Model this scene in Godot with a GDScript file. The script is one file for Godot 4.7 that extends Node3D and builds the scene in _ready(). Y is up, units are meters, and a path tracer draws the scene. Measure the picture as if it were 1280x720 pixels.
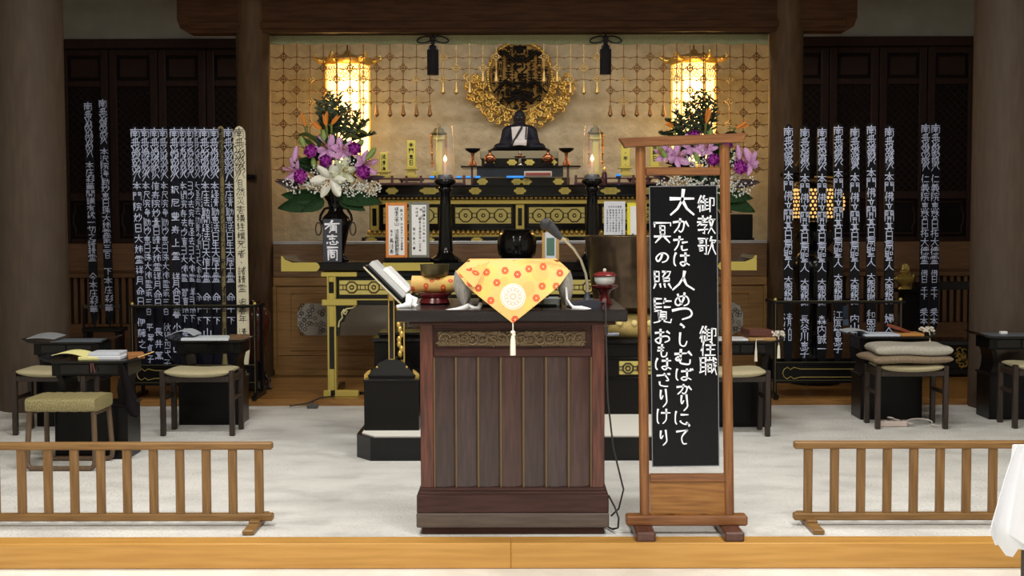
extends Node3D
# A temple hall: a lectern and a hanging board on a low stage, a black and gold altar behind.
# x is across (0 = the altar's axis), y is up (0 = the stage carpet), the camera looks along -z.

const F := 1600.0          # focal length in pixels of a 1280-pixel-wide frame
var cam_t := Transform3D()

# ------------------------------------------------------------------ mesh collector
class G:
	var v := PackedVector3Array()
	var n := PackedVector3Array()
	var u := PackedVector2Array()
	var x := Transform3D()

	func _p(a: Vector3, na: Vector3, t: Vector2) -> void:
		v.append(a); n.append(na); u.append(t)

	func tri(a: Vector3, b: Vector3, c: Vector3, na: Vector3, nb: Vector3, nc: Vector3, ta := Vector2.ZERO, tb := Vector2.ZERO, tc := Vector2.ZERO) -> void:
		var A := x * a
		var B := x * b
		var C := x * c
		var NA := (x.basis * na).normalized()
		var NB := (x.basis * nb).normalized()
		var NC := (x.basis * nc).normalized()
		_p(A, NA, ta)
		if (B - A).cross(C - A).dot(NA + NB + NC) > 0.0:
			_p(C, NC, tc); _p(B, NB, tb)
		else:
			_p(B, NB, tb); _p(C, NC, tc)

	func ft(a: Vector3, b: Vector3, c: Vector3, out: Vector3) -> void:
		var m := (b - a).cross(c - a).normalized()
		if m.dot(out) < 0.0: m = -m
		tri(a, b, c, m, m, m)

	func quad(a: Vector3, b: Vector3, c: Vector3, d: Vector3, out: Vector3) -> void:
		ft(a, b, c, out); ft(a, c, d, out)

	func box(c: Vector3, s: Vector3, b := 0.0) -> void:
		var h := s * 0.5
		b = minf(b, minf(h.x, minf(h.y, h.z)) * 0.8)
		for k in 3:
			var i := (k + 1) % 3
			var j := (k + 2) % 3
			for sg in [-1.0, 1.0]:
				var q := []
				for w in [[-1, -1], [1, -1], [1, 1], [-1, 1]]:
					var p := Vector3.ZERO
					p[k] = h[k] * sg
					p[i] = (h[i] - b) * w[0]
					p[j] = (h[j] - b) * w[1]
					q.append(c + p)
				var o := Vector3.ZERO
				o[k] = sg
				quad(q[0], q[1], q[2], q[3], o)
		if b <= 0.0: return
		for k in 3:
			var i := (k + 1) % 3
			var j := (k + 2) % 3
			for si in [-1.0, 1.0]:
				for sj in [-1.0, 1.0]:
					var q := []
					for w in [[-1, 0], [1, 0], [1, 1], [-1, 1]]:
						var p := Vector3.ZERO
						p[k] = (h[k] - b) * w[0]
						p[i] = (h[i] - (b if w[1] else 0.0)) * si
						p[j] = (h[j] - (0.0 if w[1] else b)) * sj
						q.append(c + p)
					var o := Vector3.ZERO
					o[i] = si
					o[j] = sj
					quad(q[0], q[1], q[2], q[3], o)
		for sx in [-1.0, 1.0]:
			for sy in [-1.0, 1.0]:
				for sz in [-1.0, 1.0]:
					var sg := Vector3(sx, sy, sz)
					ft(c + sg * (h - Vector3(0, b, b)), c + sg * (h - Vector3(b, 0, b)), c + sg * (h - Vector3(b, b, 0)), sg)

	# a box given by its low and high corners
	func bx(lo: Vector3, hi: Vector3, b := 0.0) -> void:
		box((lo + hi) * 0.5, (hi - lo).abs(), b)

	func lathe(prof: Array, seg := 24, c := Vector3.ZERO, sq := Vector2.ONE) -> void:
		var m := prof.size()
		var sn := []
		for i in m - 1:
			var d: Vector2 = prof[i + 1] - prof[i]
			sn.append(Vector2(d.y, -d.x).normalized())
		for i in m - 1:
			var n0: Vector2 = sn[i]
			var n1: Vector2 = sn[i]
			if i > 0 and n0.dot(sn[i - 1]) > 0.55: n0 = (n0 + sn[i - 1]).normalized()
			if i < m - 2 and n1.dot(sn[i + 1]) > 0.55: n1 = (n1 + sn[i + 1]).normalized()
			for k in seg:
				var a0 := TAU * k / seg
				var a1 := TAU * (k + 1) / seg
				var c0 := Vector3(cos(a0) * sq.x, 0, sin(a0) * sq.y)
				var c1 := Vector3(cos(a1) * sq.x, 0, sin(a1) * sq.y)
				var A: Vector3 = c + c0 * prof[i].x + Vector3(0, prof[i].y, 0)
				var B: Vector3 = c + c1 * prof[i].x + Vector3(0, prof[i].y, 0)
				var C: Vector3 = c + c1 * prof[i + 1].x + Vector3(0, prof[i + 1].y, 0)
				var D: Vector3 = c + c0 * prof[i + 1].x + Vector3(0, prof[i + 1].y, 0)
				var NA := c0 * n0.x + Vector3(0, n0.y, 0)
				var NB := c1 * n0.x + Vector3(0, n0.y, 0)
				var NC := c1 * n1.x + Vector3(0, n1.y, 0)
				var ND := c0 * n1.x + Vector3(0, n1.y, 0)
				if prof[i].x > 1e-6: tri(A, B, C, NA, NB, NC)
				if prof[i + 1].x > 1e-6: tri(A, C, D, NA, NC, ND)

	func ball(c: Vector3, r: Vector3, a := 10, b := 6) -> void:
		for i in b:
			for k in a:
				var q := []
				for w in [[i, k], [i, k + 1], [i + 1, k + 1], [i + 1, k]]:
					var t: float = PI * w[0] / b
					var f: float = TAU * w[1] / a
					q.append(Vector3(sin(t) * cos(f), cos(t), sin(t) * sin(f)))
				if i > 0: tri(c + q[0] * r, c + q[1] * r, c + q[2] * r, q[0] / r, q[1] / r, q[2] / r)
				if i < b - 1: tri(c + q[0] * r, c + q[2] * r, c + q[3] * r, q[0] / r, q[2] / r, q[3] / r)

	func tube(path: Array, r, seg := 6, closed := false, flat := 1.0) -> void:
		var m := path.size()
		var rings := []
		var nrm := []
		var up := Vector3(0.31, 0.87, 0.38)
		for i in m:
			var a: Vector3 = path[(i - 1 + m) % m] if closed or i > 0 else path[i]
			var b: Vector3 = path[(i + 1) % m] if closed or i < m - 1 else path[i]
			var t := (b - a).normalized()
			if absf(t.dot(up.normalized())) > 0.97: up = Vector3(1, 0, 0.2)
			var s := t.cross(up).normalized()
			up = s.cross(t).normalized()
			var R: float = r[i] if r is Array else r
			var ring := []
			var nn := []
			for k in seg:
				var f := TAU * k / seg
				var d := s * cos(f) + up * sin(f) * flat
				ring.append(path[i] + d * R)
				nn.append(d.normalized())
			rings.append(ring)
			nrm.append(nn)
		for i in (m if closed else m - 1):
			var j := (i + 1) % m
			for k in seg:
				var l := (k + 1) % seg
				tri(rings[i][k], rings[i][l], rings[j][l], nrm[i][k], nrm[i][l], nrm[j][l])
				tri(rings[i][k], rings[j][l], rings[j][k], nrm[i][k], nrm[j][l], nrm[j][k])
		if not closed:
			for e in [[0, 1], [m - 1, m - 2]]:
				var o: Vector3 = path[e[0]] - path[e[1]]
				for k in range(1, seg - 1):
					ft(rings[e[0]][0], rings[e[0]][k], rings[e[0]][k + 1], o)

	# an outline in x and y, extruded from z0 to z1
	func prism(poly: PackedVector2Array, z0: float, z1: float, smooth := false) -> void:
		var idx := Geometry2D.triangulate_polygon(poly)
		for i in range(0, idx.size(), 3):
			var a := poly[idx[i]]
			var b := poly[idx[i + 1]]
			var c := poly[idx[i + 2]]
			for z in [z0, z1]:
				ft(Vector3(a.x, a.y, z), Vector3(b.x, b.y, z), Vector3(c.x, c.y, z), Vector3(0, 0, (z - (z0 + z1) * 0.5)))
		var cw := 1.0 if Geometry2D.is_polygon_clockwise(poly) else -1.0
		var m := poly.size()
		var sn := []
		for i in m:
			var d := (poly[(i + 1) % m] - poly[i]).normalized()
			sn.append(Vector2(-d.y, d.x) * cw)
		for i in m:
			var a := poly[i]
			var b := poly[(i + 1) % m]
			var na: Vector2 = sn[i]
			var nb: Vector2 = sn[i]
			if smooth:
				if na.dot(sn[(i - 1 + m) % m]) > 0.6: na = (na + sn[(i - 1 + m) % m]).normalized()
				if nb.dot(sn[(i + 1) % m]) > 0.6: nb = (nb + sn[(i + 1) % m]).normalized()
			var NA := Vector3(na.x, na.y, 0)
			var NB := Vector3(nb.x, nb.y, 0)
			tri(Vector3(a.x, a.y, z0), Vector3(b.x, b.y, z0), Vector3(b.x, b.y, z1), NA, NB, NB)
			tri(Vector3(a.x, a.y, z0), Vector3(b.x, b.y, z1), Vector3(a.x, a.y, z1), NA, NB, NA)

	# a sheet p(u, v); with a thickness it gets a back and edges
	func sheet(nu: int, nv: int, p: Callable, thick := 0.0) -> void:
		var pt := []
		for i in nu + 1:
			for j in nv + 1:
				pt.append(p.call(float(i) / nu, float(j) / nv))
		var w := nv + 1
		var nm := []
		for i in nu + 1:
			for j in nv + 1:
				var du: Vector3 = pt[mini(i + 1, nu) * w + j] - pt[maxi(i - 1, 0) * w + j]
				var dv: Vector3 = pt[i * w + mini(j + 1, nv)] - pt[i * w + maxi(j - 1, 0)]
				var m := du.cross(dv)
				nm.append(m.normalized() if m.length() > 1e-12 else Vector3.UP)
		var sides := [0.0] if thick == 0.0 else [0.5, -0.5]
		for sd in sides:
			var sg := -1.0 if sd < 0.0 else 1.0
			for i in nu:
				for j in nv:
					var q := [i * w + j, (i + 1) * w + j, (i + 1) * w + j + 1, i * w + j + 1]
					var P := []
					var T := []
					for k in q:
						P.append(pt[k] + nm[k] * thick * sd)
						T.append(Vector2(float(k / w) / nu, float(k % w) / nv))
					tri(P[0], P[1], P[2], nm[q[0]] * sg, nm[q[1]] * sg, nm[q[2]] * sg, T[0], T[1], T[2])
					tri(P[0], P[2], P[3], nm[q[0]] * sg, nm[q[2]] * sg, nm[q[3]] * sg, T[0], T[2], T[3])
		if thick != 0.0:
			var rim := []
			for i in nu: rim.append(i * w)
			for j in nv: rim.append(nu * w + j)
			for i in nu: rim.append((nu - i) * w + nv)
			for j in nv: rim.append(nv - j)
			var mid := Vector3.ZERO
			for k in rim: mid += pt[k] / rim.size()
			for i in rim.size():
				var a: int = rim[i]
				var b: int = rim[(i + 1) % rim.size()]
				var h := thick * 0.5
				quad(pt[a] + nm[a] * h, pt[b] + nm[b] * h, pt[b] - nm[b] * h, pt[a] - nm[a] * h, (pt[a] + pt[b]) * 0.5 - mid)

	# closes an open end: a fan from c to the ring p(0..1)
	func cap(c: Vector3, n: int, p: Callable, out: Vector3) -> void:
		for i in n: ft(c, p.call(float(i) / n), p.call(float(i + 1) / n), out)

	# a brush stroke lying in the plane z = 0
	func stroke(p: PackedVector2Array, w: float, soft: bool) -> void:
		var q := p
		if soft and p.size() > 2:
			q = PackedVector2Array()
			for i in p.size() - 1:
				var a := p[maxi(i - 1, 0)]
				var d := p[mini(i + 2, p.size() - 1)]
				for k in 4:
					q.append(p[i].cubic_interpolate(p[i + 1], a, d, k / 4.0))
			q.append(p[p.size() - 1])
		var m := q.size()
		var L := PackedVector3Array()
		var R := PackedVector3Array()
		for i in m:
			var t0 := (q[i] - q[maxi(i - 1, 0)]).normalized()
			var t1 := (q[mini(i + 1, m - 1)] - q[i]).normalized()
			var t := t0 + t1
			if t.length() < 0.3: t = t1 if t1.length() > 0.1 else t0
			t = t.normalized()
			var f := float(i) / (m - 1)
			var h := w * 0.5 * (1.25 - 0.34 * sin(PI * minf(1.0, f * 1.25)) - 0.62 * f * f)
			var s := Vector2(-t.y, t.x) * h
			var e := t * h * (-0.5 if i == 0 else (0.4 if i == m - 1 else 0.0))
			L.append(Vector3(q[i].x + s.x + e.x, q[i].y + s.y + e.y, 0))
			R.append(Vector3(q[i].x - s.x + e.x, q[i].y - s.y + e.y, 0))
		var o := Vector3(0, 0, 1)
		for i in m - 1:
			quad(L[i], L[i + 1], R[i + 1], R[i], o)

	func mesh() -> ArrayMesh:
		var a := []
		a.resize(Mesh.ARRAY_MAX)
		a[Mesh.ARRAY_VERTEX] = v
		a[Mesh.ARRAY_NORMAL] = n
		a[Mesh.ARRAY_TEX_UV] = u
		var m := ArrayMesh.new()
		m.add_surface_from_arrays(Mesh.PRIMITIVE_TRIANGLES, a)
		return m

# ------------------------------------------------------------------ scene helpers
var used := {}

func numbered(called: String) -> String:
	if not used.has(called):
		used[called] = 0
		return called
	used[called] += 1
	return "%s_%03d" % [called, used[called]]

func where(o: Node) -> Vector3:
	var p := Vector3.ZERO
	while o is Node3D and o != self:
		p += (o as Node3D).position
		o = o.get_parent()
	return p

# commits g (whose points are in the scene's axes) as one named mesh under parent
func obj(called: String, g: G, m: Material, parent: Node3D = null) -> MeshInstance3D:
	var o := MeshInstance3D.new()
	var at := where(parent) if parent else Vector3.ZERO
	if at != Vector3.ZERO:
		for i in g.v.size(): g.v[i] -= at
	o.mesh = g.mesh()
	o.material_override = m
	o.name = called if parent else numbered(called)
	(parent if parent else self).add_child(o, true)
	return o

# one more piece that shares a mesh
func piece(called: String, m: Mesh, mt: Material, parent: Node3D, at: Vector3, turn := Basis()) -> MeshInstance3D:
	var o := MeshInstance3D.new()
	o.mesh = m
	o.material_override = mt
	o.name = called if parent else numbered(called)
	(parent if parent else self).add_child(o, true)
	o.transform = Transform3D(turn, at)
	return o

func thing(called: String, label: String, category: String, at := Vector3.ZERO, group := "") -> Node3D:
	var o := Node3D.new()
	o.name = numbered(called)
	add_child(o)
	o.position = at
	tag(o, label, category, group)
	return o

func tag(o: Node3D, label: String, category: String, group := "") -> Node3D:
	o.set_meta("label", label)
	o.set_meta("category", category)
	if group: o.set_meta("group", group)
	return o

func struct(called: String, g: G, m: Material, label := "", parent: Node3D = null) -> MeshInstance3D:
	var o := obj(called, g, m, parent)
	if parent == null:
		o.set_meta("kind", "structure")
		if label: o.set_meta("label", label)
	return o

func dup(o: Node3D, at: Vector3, label: String, turn := 0.0) -> Node3D:
	var c: Node3D = o.duplicate()
	c.name = numbered(str(o.name).rstrip("0123456789").trim_suffix("_"))
	add_child(c)
	c.position = at
	c.rotation.y = turn
	c.set_meta("label", label)
	return c

# the point at distance d in front of the camera that the photograph shows at (px, py)
func W(px: float, py: float, d: float) -> Vector3:
	var r := cam_t.basis * Vector3((px - 640.0) / F, (360.0 - py) / F, -1.0)
	return cam_t.origin + r * (-d / r.z)

func L(px: float, d: float) -> float: return px * d / F

func X(px: float, d: float) -> float: return W(px, 280, d).x
func Y(py: float, d: float) -> float: return W(650, py, d).y

# ------------------------------------------------------------------ materials
var cache := {}

func flat(c: Color, rough := 0.5, metal := 0.0, spec := 0.5) -> StandardMaterial3D:
	var k := "%s %s %s %s" % [c.to_html(), rough, metal, spec]
	if not cache.has(k):
		var m := StandardMaterial3D.new()
		m.albedo_color = c
		m.roughness = rough
		m.metallic = metal
		m.metallic_specular = spec
		cache[k] = m
	return cache[k]

func C(r: int, g: int, b: int) -> Color: return Color8(r, g, b)

func ntex(cols: Array, freq: float, sd: int, oct := 4, size := 256) -> NoiseTexture2D:
	var f := FastNoiseLite.new()
	f.seed = sd
	f.frequency = freq
	f.fractal_octaves = oct
	f.noise_type = FastNoiseLite.TYPE_SIMPLEX_SMOOTH
	var t := NoiseTexture2D.new()
	t.width = size
	t.height = size
	t.seamless = true
	t.noise = f
	if cols.size():
		var r := Gradient.new()
		r.offsets = PackedFloat32Array()
		r.colors = PackedColorArray()
		var o := PackedFloat32Array()
		var c := PackedColorArray()
		for i in cols.size():
			o.append(0.2 + 0.6 * i / (cols.size() - 1.0))
			c.append(cols[i])
		r.offsets = o
		r.colors = c
		t.color_ramp = r
	return t

# a material whose grain or mottling is computed; scale stretches it along the axes
func grain(cols: Array, scale: Vector3, rough: float, sd := 1, freq := 0.02, metal := 0.0, world := true, spec := 0.5) -> StandardMaterial3D:
	var m := StandardMaterial3D.new()
	m.albedo_texture = ntex(cols, freq, sd)
	m.uv1_triplanar = true
	m.uv1_world_triplanar = world
	m.uv1_scale = scale
	m.roughness = rough
	m.metallic = metal
	m.metallic_specular = spec
	return m

func bumpy(m: StandardMaterial3D, freq: float, sd: int, strength: float) -> StandardMaterial3D:
	var t := ntex([], freq, sd, 3)
	t.as_normal_map = true
	t.bump_strength = 6.0
	m.normal_enabled = true
	m.normal_texture = t
	m.normal_scale = strength
	return m

func rnd(r: RandomNumberGenerator, a: float, b: float) -> float: return r.randf_range(a, b)

# ------------------------------------------------------------------ brush writing
# Each sign is a few strokes on a 20 by 20 grid (0..9, a..k); a token that begins with another sign puts that sign into a box.
const GL := {
	"一": "0aka", "二": "35h5 0hkh", "三": "24i4 4aga 0iki", "十": "08k8 a0ak", "人": "b1a76e0k a8dfkk", "大": "07k7 b0a86f0k a8efkk",
	"木": "06k6 a0ak a65c0g a6fckg", "本": "木00kk 6fef", "日": "303k 30h0hk 3aha 3khk", "月": "403e0k 40g0gk 46g6 4cgc", "口": "323i 32h2hi 3ihi",
	"田": "202k 20i0ik 2kik a0ak 2aia", "目": "303k 30h0hk 37h7 3dhd 3khk", "門": "000k 007077 0474 0777 d0d7 d0k0kk d4k4 d7k7",
	"言": "8092 04k4 28i8 2cic 口2fik", "糸": "a046b63bhb acak 6e2j eeij", "氵": "3173 175a 1k8d", "亻": "g0a70d a7ak", "女": "904cgk g76f0k 06k6",
	"子": "21h1a7 a7ak6h 0aka", "心": "1b0h 6a6jgjhf a6dc h8kd", "王": "22i2 3aha 0jkj a2aj", "立": "a0a4 25i5 779f e7bg 0jkj", "土": "28i8 a0aj 0jkj", "士": "06k6 a0ai 4igi",
	"霊": "31h1 0408 04k4k8 a1ab 4778 e7g8 4cgc 8c8j cccj 3e5h hefh 0jkj", "彳": "g009 i60f a9ak", "攵": "a03a 48k8 h84k 4adhkk",
	"御": "彳005k 8063 74c4 949i 68d8 9cdc 6c6i 5ieg f3fk f3k3kcic", "教": "13a3 6067 07c7 c20b 4aba8d8k6j 1gcf f0d6 e4k4 i4gcck e7gekk",
	"歌": "02b2 口1467 9299 0aca 口1c6g 9a9k7j f0d5 e4k4i7 g6ecbk g9hekk", "住": "亻005k d0g3 75k5 8bjb d5dj 6jkj",
	"職": "0180 111g 717k 1676 1b7b 0h7f c0c2 93f3 86g6 日98fg g0h9kk 86k6 j9ei i1k3", "冥": "0105 01k1k4 日64ec 0eke acae 7f1k dfjk",
	"照": "日017c a1j1h6f7 e1a7 口a8jc 2f0k 7f8j cfdj hfkk", "覧": "101a 1090 1494 1797 1a9a d0b4 c2k2 c7j7 目4bgh 8h6j0k chcjjkkh",
	"か": "05d4deaj7h 907b1k g4kb", "た": "05d4 806c1k c9j8 beckjj", "は": "30171g3k 94k4 f0fgck9h9fdekj", "め": "4269ai e0cb6j1h1b66g5kbjhdk", "つ": "06a3h4kaigak",
	"ゝ": "55edbg", "し": "504f8kfkjd", "む": "06e5 706c3f1d4a7d6ibkhkie g3k8", "ば": "20161g3k 74i3 d0dhak7i7gbeij h0i2 j0k2", "り": "41385b97 f0hahf9k",
	"に": "20161g3k 95j5 8f9hekkj", "て": "04k2 j2b99eckik", "お": "05c4 707i4k0g3dcaibjgdj g3k6", "も": "907d9khjjd 15d5 0aca", "ざ": "03e2 b0iaeb 4d5ickhk h0i2 j0k2",
	"け": "20161g3k 75k5 e0ee9k", "の": "a38c3i0b73f3k9hhak", "有": "06k5 a0680e 月69ik", "志": "士20i9 心1akk", "同": "111k 11j1jkhj 55f5 口58ff",
	"南": "04k4 a0a8 181k 18j8jkhj 798b d9cb 5cfc 5gfg abak", "無": "5015 34h4 0aka 1aja 545f 949f d4df h4hf 0fkf 2h0k 7h8k chdk hhkk", "妙": "女009k e0ea b4a9 i4ka k9fhbk",
	"法": "氵005k 74k4 e0ea 6aka da8hji hfkk", "艹": "0aka 505k f0fk", "辶": "2245 0959 595g0k 3gakkk", "車": "23i3 565f 56f6ff 5afa 5fff 0iki a0ak", "蓮": "艹00k4 車85jf 辶03kk",
	"華": "艹00k4 17j7 0aka 2djd a5ak 666d e6ed 0gkg", "経": "糸008k a1i1e69a c4ka bdjd eaek ajkj", "庄": "b0b2 23k3 332c0k 土67kk", "彩": "a012 2435 5456 9347 木07bk k0e5 k6dc kcck",
	"開": "門00kk 5bfb 5fff 8b8f6k dbdk", "講": "言007k 94k4 c0c9 h0h9 97k7 8aka acak acjcjkij 8gkg eaeg", "縁": "糸007k b1i1h4 95k5 f59b cb8f d8fdfkdj gdkk", "切": "06a4 505d9c b3k3jigj f39k",
	"之": "a0b3 25i54h 4gakkk", "者": "25g5 a0aa 0aka i10f 日5dgk", "諸": "言007k 者80kk", "米": "0aka a0ak 3266 g2d7 aa1i aaji", "青": "32h2 45g5 08k8 a0a8 月4agk", "精": "米007k 青80kk",
	"清": "氵005k 青60kk", "晴": "日027i 青80kk", "今": "a00b a0kb 7ada 4dgd9k", "命": "a00b a0kb 69e9 口1c9i dbdk dbjbjhhg", "応": "a0a2 23k3 332c0k 心67kk", "沢": "氵005k 72795k 72j2j8 78j8 d8fekk",
	"阝": "202k 20g096ha9f5d", "院": "阝006k d0d2 8286 82k2k5 a7i7 8bkb cbbg6k hbhikik", "浄": "氵005k c074 93i3f7 87i7id 6aka 8did e7ek", "力": "05k5ihek a07d0k", "勧": "4015 14c4 363k 28b8 2cbc 2gbg 1kck 686k 力c4kk",
	"恵": "24i4 464c 46g6gc 49g9 4cgc a0ac 心0dkk", "珠": "王007i a285 85j5 7aka e0ek ea8g eakg", "姉": "女008k e0e3 94k4 b8bg b8j8jg e4ek", "居": "21j1j6 26j6 212c0k 6aka d7df 口6fjk",
	"第": "3005 23a3 d0a5 c2k2 28h8hc 2chc 2c2gjgik a8ak ae0k", "百": "01k1 a196 日36hk", "下": "02k2 a2ak b6hb", "礻": "80b3 26h60f aaak cdgg", "羊": "5073 f0d4 25i5 3aha 0fkf a5ak", "祥": "礻007k 羊80kk",
	"伊": "亻005k 73i3ic 67k7 7cic e3dc8k", "藤": "艹00k4 月057k a6b8 j6h8 99j9 8ckc f6cc8f fdfk bgcj jggj", "年": "5016 44i4 49h9 494e 0eke b4bk", "平": "12j2 4568 g5e8 0bkb a2ak",
	"澤": "氵005k 71k1k6 7176 76k6 b1b6 g1g6 98j8 e6ek 7cjc 7fkf", "貞": "a0a5 a2i2 目45gg 7g2k dgik", "信": "亻005k 言70kk", "寿": "24i4 38h8 0ckc a07e0k fbfkdj 8hai", "量": "日50f6 08k8 日4agf a9ak 4hgh 0kkk",
	"長": "404b 40h0 44g4 48g8 0bkb 4b4j9h 9bfhkk ichg", "井": "25i5 0bkb 606b3k d0dk", "薫": "艹00k3 25i5 日47gd a5ag 0gkg 2h0k 7h8k chdk hhkk", "禾": "f043 07k7 a2ak a70f aajd", "秋": "禾009k b6d9 k5ha f0fa9k fakk",
	"間": "門00kk 日69ek", "四": "121i 12j2ji 1iji 727b5d d2dbhb", "代": "亻005k 66k4 c0dakkkg g1i3", "尺": "22h2h8 28h8 222b0k a8dfkk", "釈": "米017k 尺80kk", "尼": "21j1j6 26j6 212c0k 7a7ikikf i97c",
	"豊": "131b 13j3jb 1bjb 707b d0db 17j7 2did 口5efh 7i8k dick 0kkk", "上": "a0aj a9i9 0jkj", "追": "辶03kk c0a3 838g 83i3i8 88i8 8bibig 8gig", "善": "5073 f0d3 24i4 37h7 0aka a4ad 5b6d fbed 0dkd 口4fgk",
	"小": "a0ak7i 560f f6kd", "山": "a0aj 171j 1jjj j6jk", "金": "a00a a0ka 69e9 2did a9aj 5f7i ffdi 0jkj", "千": "g132 0aka a2ak", "自": "a083 目32hk", "然": "5007 42a2 a24c0e b5k5 f0e7ad f6kd i1k3 2f0k 7f8j cfdj hfkk",
	"災": "5025 58 a074a8 g0d4g8 3b5e hbgd a9ad1k adjk", "害": "a0a2 1316 13j3j6 46g6 0bkb a4ae 口4ehk", "牜": "6017 27h7 a0ak 0ejb", "義": "5062 f0d3 23i3 35h5 08k8 a2a8 8a4b 0dkd 6b6k4j 1haf c9ehkk jafi", "犠": "牜007k 義80kk",
	"生": "5029 45i5 3bhb a0aj 0jkj", "牲": "牜007k 生80kk", "横": "木007k 84k4 c0c7 h0h7 77k7 田9ajg ch8k ghkk", "死": "01k1 7108 57a7 a76c0k 479a i4c8 c3cikikf", "斎": "a0a2 04k4 g45a 4bka 6a6k eaek 6dee 6hei",
	"佛": "亻005k 73j3j8 78j8 787cjcjhhi b0bd8k g0gk", "導": "6072 e0d2 24i4 目56fd 0fkf fdfkdj 4h7j", "扇": "01k1 34i4i8 38i8 343c0k 6aaaak8j 6d8f caiaik cdef", "聖": "0090 101a 808c 1494 1797 0b9a 口b1j8 王2dik",
	"恩": "111c 11j1jc 1cjc 45g5 a75a a7fb a3a7 心0dkk", "幸": "34h4 a0ak 08k8 5a7c f9dc 2did 1hjh", "報": "幸009k b1bk b1j1j7g8 caja9k cbkk", "謝": "言006k 9082 838i 83d3dk 87d7 8bdb 7fdf f6k6 i0ikhj f9gc",
	"白": "a083 日33hk", "泊": "氵005k 白80kk", "谷": "6117 d1i6 a61d a6kd 口5dfk", "川": "303c0k a1ah h0hk", "森": "木40ga 木0a9k 木bakk", "内": "141k 14j4jkhj a0a94f a9ge", "誠": "言007k 84k4 847k 89c9cgah f0fdkkkh j8ek h0j2",
	"江": "氵005k 73j3 d3dh 6hkh", "原": "11k1 112b0k 日65ge aeak9j 6f4j eghj", "智": "3005 23b3 06c6 7bb7 口d2k8 日4bhk", "和": "禾009k 口b5ki", "婦": "女008k a1j1j8 98j8 b4j4 8a8d 8akakd bdbi bdjdjh eaek",
	"仁": "亻005k 95j5 7hkh", "啓": "01b1 23b3b6 26b6 233b0d f0c5 d3k3 i3f8bc e6kc 口4dhk", "扌": "07k6 a0ak6j 0ekb", "拓": "扌007k 73k3 e38d 口bajj", "徳": "彳005k 82k2 e0e4 7579 75k5k9 79k9 c5c9 g5g9 心7ckk",
	"乗": "g032 05k5 0aka 515a a1ak ac0j ackj f1fa", "コ": "33h3hi 2iii", "ロ": "323i 32h2hi 3ihi", "ナ": "06k6 b0a93k", "ウ": "a0a4 2429 24i4ia6k", "イ": "i009 b6bk", "ル": "606b1k c1cjkd", "ス": "33h3eb0k dajk", "・": "8abd",
	"天": "22i2 09k9 a2a96f0k a9fhkk", "明": "日027i 月80kk", "菩": "艹00k4 26i6 67 5a 0aka 口4dgk", "多": "b04a a2h27a cb5h bbjb8k",
	"①": "g02436 1ak9 616g a0ak e2ehja", "②": "a06gk h47b0k 27i5 gcjj", "③": "4174 1a6b5k 83k2 e0d9 5ak9 c97hjhig", "④": "05k3 515b f0e9 a5bk 2aia1f 0kcikk", "⑤": "05k4 6169 e0d9 1aka a5ak 4eieak2h", "⑥": "a046c63cib agak c0k2da eaekajkj",
	"八": "707a0k c0dakk", "宝": "a0a2 1316 13j3j6 38h8 4dgd 0jkj a8aj dghi", "会": "a00a a0ka 69e9 2did ad5hfh egii",
}

func _pt(t: String, i: int) -> Vector2:
	var d := "0123456789abcdefghijk"
	return Vector2(d.find(t[i]), d.find(t[i + 1])) / 20.0

func glyph(g: G, ch: String, o: Vector2, s: Vector2, w: float) -> void:
	if not GL.has(ch): return
	var code := ch.unicode_at(0)
	var soft := code >= 0x3040 and code <= 0x309f
	for t in GL[ch].split(" ", false):
		if t.unicode_at(0) > 255:
			var a := _pt(t, 1)
			var b := _pt(t, 3)
			glyph(g, t[0], o + Vector2(a.x * s.x, -a.y * s.y), Vector2((b.x - a.x) * s.x, (b.y - a.y) * s.y), w)
		elif t.length() >= 4:
			var p := PackedVector2Array()
			for i in range(0, t.length() - 1, 2):
				var q := _pt(t, i)
				p.append(o + Vector2(q.x * s.x, -q.y * s.y))
			g.stroke(p, w, soft)

# writes downwards in the plane z = 0 of g.x, from the top centre o; step is the distance from sign to sign
func column_of(g: G, text: String, o: Vector2, size: Vector2, step: float, w: float, lean := 0.0) -> void:
	for i in text.length():
		glyph(g, text[i], o + Vector2(-size.x * 0.5 + lean * i, -step * i), size, w)

# ------------------------------------------------------------------ the scene
var black: StandardMaterial3D      # polished lacquer
var soft_black: StandardMaterial3D # satin lacquer
var gold: StandardMaterial3D       # polished gilding
var brass: StandardMaterial3D      # dull yellow fittings
var oak: StandardMaterial3D
var oak_up: StandardMaterial3D
var stand_wood: StandardMaterial3D
var walnut: StandardMaterial3D
var dark_wood: StandardMaterial3D
var cream: StandardMaterial3D
var paper: StandardMaterial3D
var white_ink: StandardMaterial3D
var black_ink: StandardMaterial3D

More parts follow.
